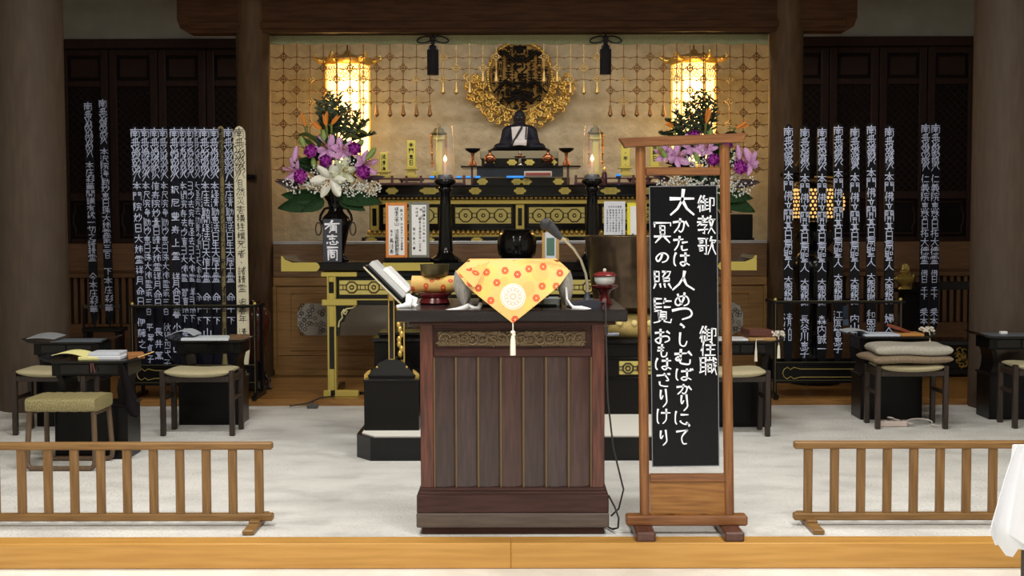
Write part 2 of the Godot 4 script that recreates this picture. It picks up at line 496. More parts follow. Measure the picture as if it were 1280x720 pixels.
func area_lamp(called: String, at: Vector3, size: Vector2, energy: float, color: Color, tilt := 0.0) -> void:
	# a ceiling fitting: a housing with a glowing face and a light of its size just below
	var t := thing(called, "", "", at)
	var h := G.new()
	h.x = Transform3D(Basis(Vector3.RIGHT, tilt), at)
	h.box(Vector3(0, 0.05, 0), Vector3(size.x + 0.08, 0.08, size.y + 0.08), 0.01)
	obj("housing", h, flat(C(200, 200, 196), 0.5), t)
	var p := G.new()
	p.x = h.x
	p.box(Vector3(0, 0.004, 0), Vector3(size.x, 0.012, size.y))
	var m := StandardMaterial3D.new()
	m.albedo_color = Color.WHITE
	m.emission_enabled = true
	m.emission = color
	m.emission_energy_multiplier = 1.2
	obj("lamp_diffuser", p, m, t)
	var l := AreaLight3D.new()
	l.name = "lamp_or_glow_light"
	l.area_size = size
	l.area_normalize_energy = true
	l.light_energy = energy
	l.light_color = color
	l.area_range = 30.0
	l.area_attenuation = 2.0
	l.shadow_enabled = true
	t.add_child(l)
	l.transform = Transform3D(Basis(Vector3.RIGHT, tilt) * Basis(Vector3.RIGHT, -PI / 2), Vector3(0, -0.015, 0))

func _ready() -> void:
	# --- camera
	var cam := Camera3D.new()
	cam.name = "camera"
	cam.fov = rad_to_deg(2.0 * atan(360.0 / F))
	cam.position = Vector3(0, 1.44, 0)
	cam.rotation = Vector3(-atan(80.0 / F), atan(9.0 / F), deg_to_rad(-0.15))
	cam.near = 0.1
	cam.far = 60.0
	add_child(cam)
	cam.current = true
	cam_t = cam.transform
	# --- environment (a closed room: no sky)
	var we := WorldEnvironment.new()
	we.name = "environment"
	var e := Environment.new()
	e.background_mode = Environment.BG_COLOR
	e.background_color = Color.BLACK
	e.tonemap_mode = Environment.TONE_MAPPER_LINEAR
	e.tonemap_exposure = 1.0
	e.sdfgi_enabled = true
	e.ssao_enabled = true
	e.ssil_enabled = true
	we.environment = e
	add_child(we)
	# --- ceiling lamps of the hall and an unseen strip light added to brighten the altar
	var cool := Color(1.0, 0.985, 0.96)
	for q in [[-1.7, 0.6, 10.0, "white ceiling light panel at the back of the hall, left of the aisle"], [1.7, 0.6, 10.0, "white ceiling light panel at the back of the hall, right of the aisle"], [-1.7, 3.4, 11.0, "white ceiling light panel over the hall, left of the aisle"], [1.7, 3.4, 11.0, "white ceiling light panel over the hall, right of the aisle"], [-1.6, 6.6, 8.6, "white ceiling light panel over the stage front, on the left"], [1.6, 6.6, 8.6, "white ceiling light panel over the stage front, on the right"]]:
		area_lamp("ceiling_light", Vector3(q[0], 4.3, -q[1]), Vector2(1.25, 0.6), q[2], cool)
		tag(get_child(get_child_count() - 1), q[3], "ceiling light", "ceiling light panels")
	area_lamp("strip_light", Vector3(0, 3.42, -11.97), Vector2(3.8, 0.11), 4.6, cool, 0.3)
	tag(get_child(get_child_count() - 1), "long unseen strip light added behind the beam to brighten the altar", "strip light")

	materials()
	setting()
	altar_wall()
	altar()
	front_table()
	platform()
	lectern()
	on_the_lectern()
	sign_stand()
	railings()
	desks_and_stools()
	racks()
	corners()

func materials() -> void:
	black = flat(C(13, 12, 13), 0.14, 0.0, 0.42)
	soft_black = flat(C(15, 13, 13), 0.32, 0.0, 0.32)
	gold = flat(C(208, 176, 96), 0.32, 0.65)
	brass = bumpy(flat(C(196, 178, 92), 0.5, 0.45).duplicate(), 0.05, 9, 0.25)
	oak = grain([C(116, 84, 44), C(132, 98, 54), C(144, 109, 64)], Vector3(0.5, 9, 9), 0.42, 3, 0.02)
	oak_up = grain([C(110, 79, 42), C(126, 93, 52), C(138, 104, 62)], Vector3(9, 0.5, 9), 0.45, 4, 0.02)
	stand_wood = grain([C(114, 70, 36), C(134, 87, 47), C(148, 101, 58)], Vector3(9, 0.6, 9), 0.35, 5, 0.02)
	walnut = grain([C(52, 30, 27), C(60, 36, 32), C(66, 41, 36)], Vector3(0.7, 7, 7), 0.34, 6, 0.02, 0.0, true, 0.35)
	dark_wood = grain([C(44, 34, 29), C(52, 41, 35), C(60, 47, 39)], Vector3(7, 0.7, 7), 0.45, 8, 0.02)
	cream = bumpy(flat(C(172, 163, 130), 0.85).duplicate(), 0.06, 12, 0.2)
	paper = flat(C(242, 243, 244), 0.8)
	white_ink = flat(C(240, 243, 252), 0.7)
	black_ink = flat(C(26, 24, 24), 0.7)

func setting() -> void:
	# stage carpet
	var carpet := grain([C(192, 191, 187), C(204, 203, 199), C(208, 207, 203), C(213, 212, 208)], Vector3(0.5, 0.5, 0.9), 0.95, 21, 0.012)
	bumpy(carpet, 0.4, 22, 0.35)
	var g := G.new()
	g.bx(Vector3(-5.4, -0.2, -10.12), Vector3(5.4, 0, -5.82))
	struct("floor", g, carpet, "pale grey carpet covering the stage")
	g = G.new()
	g.bx(Vector3(-5.4, -0.3, -5.75), Vector3(5.4, -0.113, 3.4))
	struct("floor", g, grain([C(222, 220, 212), C(236, 234, 228)], Vector3(0.6, 0.6, 0.6), 0.5, 23), "bright pale floor of the hall in front of the stage")
	# stage edge: two long boards with a rounded front
	var edge := grain([C(186, 136, 64), C(194, 144, 70), C(200, 150, 77)], Vector3(0.3, 5, 5), 0.3, 24)
	g = G.new()
	g.bx(Vector3(-5.4, -0.12, -5.83), Vector3(5.4, -0.012, -5.74))
	var tr := struct("trim_1", g, edge, "honey-coloured wooden edge of the stage")
	for k in [[-5.4, -3.0], [-2.997, X(637.5, 5.72)], [X(637.5, 5.72) + 0.0006, 2.9], [2.903, 5.4]]:
		g = G.new()
		g.bx(Vector3(k[0], -0.112, -5.825), Vector3(k[1], 0.004, -5.70), 0.004)
		obj("edge_board", g, edge, tr)
	# raised wooden floor at the back
	var board := grain([C(120, 82, 40), C(136, 96, 48), C(146, 106, 56)], Vector3(0.4, 6, 6), 0.32, 25)
	g = G.new()
	g.bx(Vector3(-5.4, -0.2, -15.0), Vector3(5.4, 0.046, -10.14))
	var fl := struct("floor", g, flat(C(80, 52, 26), 0.5), "raised brown wooden floor in front of the altar")
	for i in 12:
		g = G.new()
		g.bx(Vector3(-5.4, 0.02, -10.12 - 0.225 * (i + 1) + 0.003), Vector3(5.4, 0.05, -10.12 - 0.225 * i), 0.003)
		obj("floor_board", g, board, fl)
	g = G.new()
	g.bx(Vector3(-5.4, -0.02, -10.14), Vector3(5.4, 0.044, -10.10), 0.004)
	struct("trim_2", g, board, "wooden riser in front of the raised floor")
	# the shell of the hall
	var plaster := grain([C(186, 182, 170), C(196, 192, 180)], Vector3(0.5, 0.5, 0.5), 0.9, 26)
	g = G.new()
	g.bx(Vector3(-5.6, 4.4, -15.2), Vector3(5.6, 4.6, 3.6))
	struct("ceiling", g, flat(C(150, 140, 122), 0.9), "ceiling of the hall")
	g = G.new()
	g.bx(Vector3(-5.6, -0.4, -15.2), Vector3(-5.4, 4.5, 3.6))
	struct("wall_left", g, plaster, "plain plaster wall on the left of the hall")
	g = G.new()
	g.bx(Vector3(5.4, -0.4, -15.2), Vector3(5.6, 4.5, 3.6))
	struct("wall_right", g, plaster, "plain plaster wall on the right of the hall")
	g = G.new()
	g.bx(Vector3(-5.6, -0.4, 3.4), Vector3(5.6, 4.5, 3.6))
	struct("wall_front", g, plaster, "plaster wall at the far end of the hall")
	# lintel between the big front columns, above the frame
	g = G.new()
	g.bx(Vector3(-5.4, 3.74, -10.2), Vector3(5.4, 4.4, -9.85), 0.02)
	struct("trim_3", g, dark_wood, "heavy lintel between the big front columns")
	# side bays: grey plaster above dark doors
	var yb := Y(48, 12.6)
	for sd in [-1, 1]:
		g = G.new()
		g.bx(Vector3(minf(sd * 2.5, sd * 5.4), yb, -12.85), Vector3(maxf(sd * 2.5, sd * 5.4), 4.4, -12.62))
		struct("wall_back", g, grain([C(138, 135, 126), C(148, 145, 136)], Vector3(0.5, 0.5, 0.5), 0.9, 27), "dim grey plaster above the dark doors on the " + ("left" if sd < 0 else "right"))
	# round columns
	var colm := grain([C(78, 66, 56), C(82, 70, 60), C(86, 74, 64)], Vector3(4, 0.5, 4), 0.6, 28, 0.02, 0.0, true, 0.3)
	for q in [[X(40, 10.02), 10.02, 0.268, "0"], [X(1258, 10.02), 10.02, 0.268, "1"], [X(319, 11.75), 11.75, 0.158, "2"], [X(981, 11.75), 11.75, 0.158, "3"]]:
		g = G.new()
		var r: float = q[2]
		g.lathe([Vector2(0, 0), Vector2(r, 0), Vector2(r, 0.05), Vector2(r * 0.985, 1.6), Vector2(r * 0.96, 4.4)], 40, Vector3(q[0], 0.0 if r > 0.2 else 0.05, -q[1]))
		var c := struct("column", g, colm if r > 0.2 else grain([C(76, 58, 40), C(86, 66, 46), C(92, 72, 50)], Vector3(4, 0.5, 4), 0.6, 29, 0.02, 0.0, true, 0.3))
		tag(c, ["thick brown wooden column at the left edge of the picture", "thick brown wooden column at the right edge of the picture", "slimmer brown column left of the golden altar wall", "slimmer brown column right of the golden altar wall"][int(q[3])], "column")
	# the beam over the altar, with a chamfered nose at each end
	var yl := Y(42, 11.75)
	var x0 := X(229, 11.75)
	var x1 := X(1065, 11.75)
	g = G.new()
	g.x = Transform3D(Basis(), Vector3(0, 0, -11.75))
	g.prism(PackedVector2Array([Vector2(x0 + 0.10, yl), Vector2(x0 + 0.03, yl + 0.04), Vector2(x0, yl + 0.12), Vector2(x0, yl + 0.62), Vector2(x1, yl + 0.62), Vector2(x1, yl + 0.12), Vector2(x1 - 0.03, yl + 0.04), Vector2(x1 - 0.10, yl)]), -0.09, 0.11)
	g.bx(Vector3(x0 + 0.1, yl + 0.03, 0.1), Vector3(x1 - 0.1, yl + 0.10, 0.125), 0.006)
	var bm := struct("beam", g, grain([C(58, 35, 18), C(68, 42, 22), C(76, 48, 26)], Vector3(0.4, 4, 4), 0.6, 30, 0.02, 0.0, true, 0.25))
	tag(bm, "long brown wooden beam across the top of the altar opening", "beam")
	doors(-1)
	doors(1)

func doors(sd: int) -> void:
	var D := 12.6
	var z := -D
	var side := "left" if sd < 0 else "right"
	var brown := grain([C(38, 25, 20), C(47, 31, 26)], Vector3(8, 0.8, 8), 0.5, 31, 0.02, 0.0, true, 0.22)
	var deep := flat(C(18, 13, 12), 0.6, 0.0, 0.2)
	var xs := [60, 78, 139, 200, 260, 321] if sd < 0 else [979, 1035, 1097, 1157, 1218, 1240]
	var wood := grain([C(92, 60, 32), C(106, 72, 40)], Vector3(0.5, 6, 6), 0.5, 32)
	# header
	var g := G.new()
	var xa := minf(sd * 2.47, sd * 5.4)
	var xb := maxf(sd * 2.47, sd * 5.4)
	g.bx(Vector3(xa, Y(60, D), z - 0.1), Vector3(xb, Y(48, D), z + 0.06), 0.008)
	struct("trim_4" if sd < 0 else "trim_5", g, brown, "dark header above the folding doors on the " + side)
	var yt := Y(60, D)
	var y0 := Y(303, D)
	for k in 4:
		var a: float = X(xs[k + (1 if sd < 0 else 0)], D) + 0.004
		var b: float = X(xs[k + (2 if sd < 0 else 1)], D) - 0.004
		g = G.new()
		g.bx(Vector3(a, y0, z - 0.05), Vector3(b, yt, z - 0.02))
		var d := struct("door_%d" % (k + (1 if sd < 0 else 5)), g, deep, "dark panelled folding door, number %s from the altar on the %s" % [["four", "three", "two", "one"][k] if sd < 0 else ["one", "two", "three", "four"][k], side])
		var yr := [yt, Y(68, D) , Y(99, D), Y(107, D), Y(240, D), Y(250, D), Y(297, D), y0]
		for s in [a, b - 0.075]:
			g = G.new()
			g.bx(Vector3(s, y0, z - 0.03), Vector3(s + 0.075, yt, z + 0.01), 0.006)
			obj("stile", g, brown, d)
		for r in [[0, 1], [2, 3], [4, 5], [6, 7]]:
			g = G.new()
			g.bx(Vector3(a + 0.075, yr[r[1]], z - 0.03), Vector3(b - 0.075, yr[r[0]], z + 0.006), 0.006)
			obj("rail", g, brown, d)
		g = G.new()
		g.bx(Vector3(a + 0.1, yr[2] + 0.025, z - 0.03), Vector3(b - 0.1, yr[1] - 0.025, z - 0.005), 0.012)
		obj("panel", g, brown, d)
		# diagonal lattice of the tall panel
		g = G.new()
		var w := b - a - 0.15
		var hh: float = yr[3] - yr[4]
		for s in [-1.0, 1.0]:
			var i := -hh
			while i < w:
				var p0 := Vector2(i, 0)
				var p1 := Vector2(i + hh, hh)
				if p0.x < 0: p0 = Vector2(0, -i)
				if p1.x > w: p1 = Vector2(w, w - i)
				if s < 0:
					p0.x = w - p0.x
					p1.x = w - p1.x
				if p0.distance_to(p1) > 0.03:
					g.tube([Vector3(a + 0.075 + p0.x, yr[4] + p0.y, z - 0.018), Vector3(a + 0.075 + p1.x, yr[4] + p1.y, z - 0.018)], 0.005, 4)
				i += 0.075
		obj("lattice", g, brown, d)
		# cusped moulding in the low panel
		var pa := []
		var lo := Vector2(a + 0.1, yr[6] + 0.03)
		var hi := Vector2(b - 0.1, yr[5] - 0.03)
		for q in [[0.0, 0.35], [0.08, 0.2], [0.06, 0.0], [0.94, 0.0], [0.92, 0.2], [1.0, 0.35], [1.0, 0.65], [0.92, 0.8], [0.94, 1.0], [0.06, 1.0], [0.08, 0.8], [0.0, 0.65]]:
			pa.append(Vector3(lerpf(lo.x, hi.x, q[0]), lerpf(lo.y, hi.y, q[1]), z - 0.015))
		g = G.new()
		g.tube(pa, 0.012, 5, true)
		obj("cusped_moulding", g, brown, d)
	# board and slatted screen below
	var yc := Y(340, D)
	var ye := Y(404, D)
	g = G.new()
	g.bx(Vector3(xa, yc, z - 0.08), Vector3(xb, y0, z + 0.02), 0.008)
	g.bx(Vector3(xa, yc + 0.02, z), Vector3(xb, yc + 0.06, z + 0.035), 0.006)
	struct("trim_6" if sd < 0 else "trim_7", g, wood, "brown wooden board under the dark doors on the " + side)
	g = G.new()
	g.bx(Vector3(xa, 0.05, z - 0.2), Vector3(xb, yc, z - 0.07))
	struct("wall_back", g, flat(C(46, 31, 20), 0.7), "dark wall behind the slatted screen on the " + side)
	var sc := thing("slatted_screen", "brown wooden screen of upright slats under the doors on the " + side, "screen", Vector3(sd * 3.6, 0.05, z))
	g = G.new()
	g.bx(Vector3(xa, 0.05, z - 0.06), Vector3(xb, ye, z + 0.015), 0.008)
	obj("base_board", g, wood, sc)
	g = G.new()
	g.bx(Vector3(xa, yc - 0.05, z - 0.06), Vector3(xb, yc, z + 0.015), 0.006)
	obj("top_rail", g, wood, sc)
	g = G.new()
	g.bx(Vector3(-0.02, ye - yc + 0.05, -0.015), Vector3(0.02, 0, 0.015), 0.005)
	var m := g.mesh()
	var wood_up := grain([C(88, 57, 30), C(104, 70, 38)], Vector3(6, 0.5, 6), 0.5, 33)
	var px: float = X(84 if sd < 0 else 1000, D)
	for i in 33:
		if px > (X(300, D) if sd < 0 else X(1222, D)): break
		piece("slat", m, wood_up, sc, Vector3(px, yc - 0.05, z - 0.01) - sc.position)
		px += 0.068

# a block whose front face fills px0..px1, py0..py1 at distance d
func slab(g: G, px0: float, px1: float, py0: float, py1: float, d: float, depth: float, bev := 0.004) -> void:
	var a := W(px0, (py0 + py1) * 0.5, d)
	var b := W(px1, (py0 + py1) * 0.5, d)
	g.bx(Vector3(a.x, Y(py1, d), -d - depth), Vector3(b.x, Y(py0, d), -d), bev)

func one(called: String, px0: float, px1: float, py0: float, py1: float, d: float, depth: float, m: Material, parent: Node3D = null, bev := 0.004) -> MeshInstance3D:
	var g := G.new()
	slab(g, px0, px1, py0, py1, d, depth, bev)
	return obj(called, g, m, parent)

func ring(c: Vector3, r: float, k := 14) -> Array:
	var a := []
	for i in k: a.append(c + Vector3(cos(TAU * i / k), sin(TAU * i / k), 0) * r)
	return a

func altar_wall() -> void:
	var D := 14.2
	var gw := grain([C(168, 160, 136), C(176, 168, 144), C(184, 176, 152)], Vector3(0.9, 0.9, 0.9), 0.55, 41, 0.02, 0.15)
	bumpy(gw, 0.05, 42, 0.22)
	var g := G.new()
	g.bx(Vector3(-2.9, 0.0, -14.4), Vector3(2.9, 4.4, -D))
	struct("wall_back", g, gw, "golden wall behind the altar")
	for sd in [-1, 1]:
		g = G.new()
		g.bx(Vector3(minf(sd * 2.8, sd * 2.95), 0.0, -14.3), Vector3(maxf(sd * 2.8, sd * 2.95), 4.4, -12.7))
		struct("wall_left" if sd < 0 else "wall_right", g, gw, "golden side wall of the altar niche, " + ("left" if sd < 0 else "right"))
	# brocade valance
	g = G.new()
	var va := W(338, 41, 11.875)
	var vb := W(960, 41, 11.875)
	var vh := L(14, 11.875)
	g.sheet(120, 4, func(u, v): return Vector3(lerpf(va.x, vb.x, u), lerpf(va.y, vb.y, u) - vh * v - 0.006 * sin(u * 90.0) * v, -11.875 + 0.012 * sin(u * 140.0) * v), 0.012)
	var vm := grain([C(92, 104, 76), C(142, 148, 108), C(170, 166, 124), C(108, 120, 90)], Vector3(5, 5, 5), 0.7, 43, 0.08)
	tag(obj("valance", g, vm), "green and gold brocade valance under the beam over the altar", "valance")
	# two black tassels
	for q in [[541, "black silk tassel with a bow hanging from the valance, left of the altar's middle"], [757, "black silk tassel with a bow hanging from the valance, right of the altar's middle"]]:
		var d := 11.81
		var c := W(q[0], 48, d)
		var t := thing("tassel", q[1], "tassel", c, "black tassels on the valance")
		var blk := flat(C(24, 20, 26), 0.75)
		g = G.new()
		for s in [-1.0, 1.0]:
			var lp := []
			for i in 13:
				var f := i / 12.0 * TAU
				lp.append(c + Vector3(s * (0.075 - 0.07 * cos(f)), 0.028 * sin(f) - 0.012 * (1.0 - cos(f)), 0.01))
			g.tube(lp, 0.008, 5, true)
		g.ball(c + Vector3(0, 0, 0.012), Vector3(0.028, 0.03, 0.02))
		g.ball(c + Vector3(0, -0.035, 0.01), Vector3(0.022, 0.025, 0.02))
		g.tube([c + Vector3(0, 0.045, 0.005), c, c + Vector3(0, -0.06, 0)], 0.008, 5)
		obj("bow", g, blk, t)
		g = G.new()
		var prof := [Vector2(0, 0), Vector2(0.046, 0.0), Vector2(0.049, 0.1), Vector2(0.048, 0.2), Vector2(0.04, 0.255), Vector2(0.022, 0.275), Vector2(0, 0.28)]
		g.lathe(prof, 16, Vector3(c.x, Y(93, d), -d))
		for i in 16:
			var f := TAU * i / 16
			g.tube([Vector3(c.x + 0.048 * cos(f), Y(93.5, d), -d + 0.048 * sin(f)), Vector3(c.x + 0.049 * cos(f), Y(62, d), -d + 0.049 * sin(f))], 0.006, 4)
		obj("skirt", g, blk, t)
	nets()
	lanterns()
	mandala()
	statue()

func nets() -> void:
	var D := 13.05
	var bronze := flat(C(112, 80, 40), 0.5, 0.5)
	var pale := flat(C(168, 140, 84), 0.45, 0.5)
	# one medallion: a ring with four points and a boss
	var g := G.new()
	g.tube(ring(Vector3.ZERO, 0.027), 0.0055, 5, true)
	g.ball(Vector3.ZERO, Vector3(0.012, 0.012, 0.008), 8, 5)
	for i in 4:
		var a := Vector3(cos(PI / 2 * i), sin(PI / 2 * i), 0)
		var b := Vector3(-a.y, a.x, 0)
		g.tube([a * 0.027 + b * 0.016, a * 0.05, a * 0.027 - b * 0.016], 0.005, 5)
		g.tube([a * 0.012, a * 0.03], 0.004, 4)
	var med := g.mesh()
	g = G.new()
	g.lathe([Vector2(0, -0.16), Vector2(0.005, -0.155), Vector2(0.026, -0.135), Vector2(0.022, -0.115), Vector2(0.012, -0.07), Vector2(0.014, -0.05), Vector2(0.006, -0.03), Vector2(0.003, 0), Vector2(0, 0)], 8)
	var pend := g.mesh()
	for sd in [-1, 1]:
		var t := thing("ornament_net", "hanging gilt metal net of chains and medallions before the golden wall, %s half" % ("left" if sd < 0 else "right"), "hanging ornament", Vector3(sd * 1.8, 2.9, -D), "gilt nets before the golden wall")
		var last := []
		for i in 17: last.append(10 if i < 4 else (6 if i < 7 else (4 if i < 12 else (2 if i < 15 else 1))))
		for i in 17:
			var px: float = 650 + sd * (295.5 - 16.6 * i)
			g = G.new()
			var a := W(px, 50, D)
			var b := W(px, 71 + 14 * last[i] + (4 if i < 7 else 0), D)
			g.tube([Vector3(a.x, a.y, -D), Vector3(b.x, b.y, -D)], 0.0052, 5)
			for j in last[i] + 1: g.ball(W(px, 71 + 14 * j, D), Vector3(0.011, 0.011, 0.011), 6, 4)
			obj("hanging_chain", g, bronze if i < 12 else pale, t)
			for j in last[i] + 1:
				if (i + j) % 2 == 0 and not (j == 0 and i % 4 != 0):
					piece("medallion", med, bronze if (j % 2 == 1 or i % 4 == 0) and i < 12 else pale, t, W(px, 71 + 14 * j, D) + Vector3(0, 0, 0.004) - t.position)
			if i >= 7: piece("pendant", pend, bronze if i < 12 else pale, t, W(px, 71 + 14 * last[i], D) - t.position)
		for j in 11:
			g = G.new()
			var any := false
			for i in 17:
				if j > last[i]: continue
				var px: float = 650 + sd * (295.5 - 16.6 * i)
				var p1 := W(px, 71 + 14 * j, D)
				var p0 := W(px + sd * 16.6, 71 + 14 * j, D)
				var m := (p0 + p1) * 0.5
				g.tube([p0, m + Vector3(0, -0.012, 0), p1], 0.004, 5)
				g.ball(m + Vector3(0, -0.012, 0), Vector3(0.012, 0.008, 0.008), 6, 4)
				any = true
			if any: obj("cross_chain", g, bronze, t)

func lanterns() -> void:
	var D := 13.42
	for q in [[435.0, -1, "tall gilt hanging lantern glowing behind the left flower arrangement"], [867.0, 1, "tall gilt hanging lantern glowing behind the right flower arrangement"]]:
		var c := W(q[0], 130, D)
		var top := Y(78, D)
		var bot := Y(212, D)
		var t := thing("hanging_lantern", q[2], "lantern", Vector3(c.x, bot, -D), "pair of gilt hanging lanterns")
		var R := L(27.5, D)
		var glow := StandardMaterial3D.new()
		glow.albedo_color = C(255, 240, 205)
		glow.roughness = 0.8
		glow.emission_enabled = true
		glow.emission = Color(1.0, 0.80, 0.48)
		glow.emission_energy_multiplier = 3.4
		var turn: float = q[1] * 0.16
		var pts := []
		for i in 6:
			var f := TAU * i / 6 + turn
			pts.append(Vector3(cos(f), 0, sin(f)))
		for i in 6:
			var a: Vector3 = pts[i] * R * 0.93
			var b: Vector3 = pts[(i + 1) % 6] * R * 0.93
			var o := Vector3(c.x, 0, -D)
			var out := (a + b).normalized()
			var g := G.new()
			for s in [0.0, -0.006]:
				var k: Vector3 = out * s
				g.quad(o + a + k + Vector3(0, bot + 0.05, 0), o + b + k + Vector3(0, bot + 0.05, 0), o + b + k + Vector3(0, top - 0.03, 0), o + a + k + Vector3(0, top - 0.03, 0), out if s == 0.0 else -out)
			obj("glowing_pane", g, glow, t)
			g = G.new()
			g.tube([o + pts[i] * R + Vector3(0, bot, 0), o + pts[i] * R + Vector3(0, top, 0)], 0.012, 6)
			for yy in [bot + 0.03, top - 0.02, lerpf(bot, top, 0.62)]: g.ball(o + pts[i] * R + Vector3(0, yy, 0), Vector3(0.018, 0.018, 0.018), 6, 4)
			obj("post", g, gold, t)
			# pierced band of rings at the top of each side
			g = G.new()
			var along := (b - a).normalized()
			var ln := (b - a).length()
			for r in 3:
				for s in 4:
					var cc := o + a + out * 0.012 + along * (ln * (s + 0.5 + 0.25 * (r % 2)) / 4.3) + Vector3(0, top - 0.06 - 0.048 * r, 0)
					var rg := []
					for w in 8: rg.append(cc + along * cos(TAU * w / 8) * 0.021 + Vector3(0, sin(TAU * w / 8) * 0.021, 0))
					g.tube(rg, 0.0045, 4, true)
			obj("pierced_band", g, gold, t)
			g = G.new()
			g.tube([o + a + Vector3(0, bot + 0.05, 0), o + b + Vector3(0, bot + 0.05, 0)], 0.012, 5)
			obj("lower_rail", g, gold, t)
		var g2 := G.new()
		g2.lathe([Vector2(0, bot - 0.04), Vector2(R * 0.8, bot - 0.03), Vector2(R * 1.08, bot), Vector2(R * 1.02, bot + 0.03), Vector2(0, bot + 0.04)], 6, Vector3(c.x, 0, -D))
		obj("foot", g2, gold, t)
		# roof with flaring corners
		var g3 := G.new()
		g3.lathe([Vector2(R * 0.95, top - 0.03), Vector2(R * 1.12, top - 0.01), Vector2(R * 1.15, top + 0.03), Vector2(R * 0.55, top + 0.07), Vector2(R * 0.2, top + 0.09), Vector2(0.02, top + 0.13), Vector2(0, top + 0.14)], 6, Vector3(c.x, 0, -D))
		for i in 6:
			var p: Vector3 = pts[i]
			var s := Vector3(-p.z, 0, p.x)
			var o2 := Vector3(c.x, top, -D)
			g3.tube([o2 + p * R * 0.9 + Vector3(0, 0.02, 0), o2 + p * R * 1.25 + Vector3(0, 0.015, 0), o2 + p * R * 1.5 + Vector3(0, 0.05, 0), o2 + p * R * 1.42 + Vector3(0, 0.09, 0)], [0.03, 0.035, 0.02, 0.01], 6)
			g3.ball(o2 + p * R * 1.3 + s * 0.03 + Vector3(0, 0.03, 0), Vector3(0.03, 0.025, 0.03), 6, 4)
		obj("roof", g3, gold, t)
		var g4 := G.new()
		g4.tube([Vector3(c.x, top + 0.12, -D), Vector3(c.x, 4.42, -D)], 0.008, 5)
		obj("cord", g4, flat(C(70, 20, 20), 0.8), t)
		var l := OmniLight3D.new()
		l.name = "lantern_light"
		l.light_color = Color(1.0, 0.74, 0.40)
		l.light_energy = 0.6
		l.light_size = 0.12
		l.omni_range = 12.0
		l.omni_attenuation = 2.0
		l.shadow_enabled = true
		t.add_child(l)
		l.position = Vector3(0, (top - bot) * 0.55, R + 0.14)

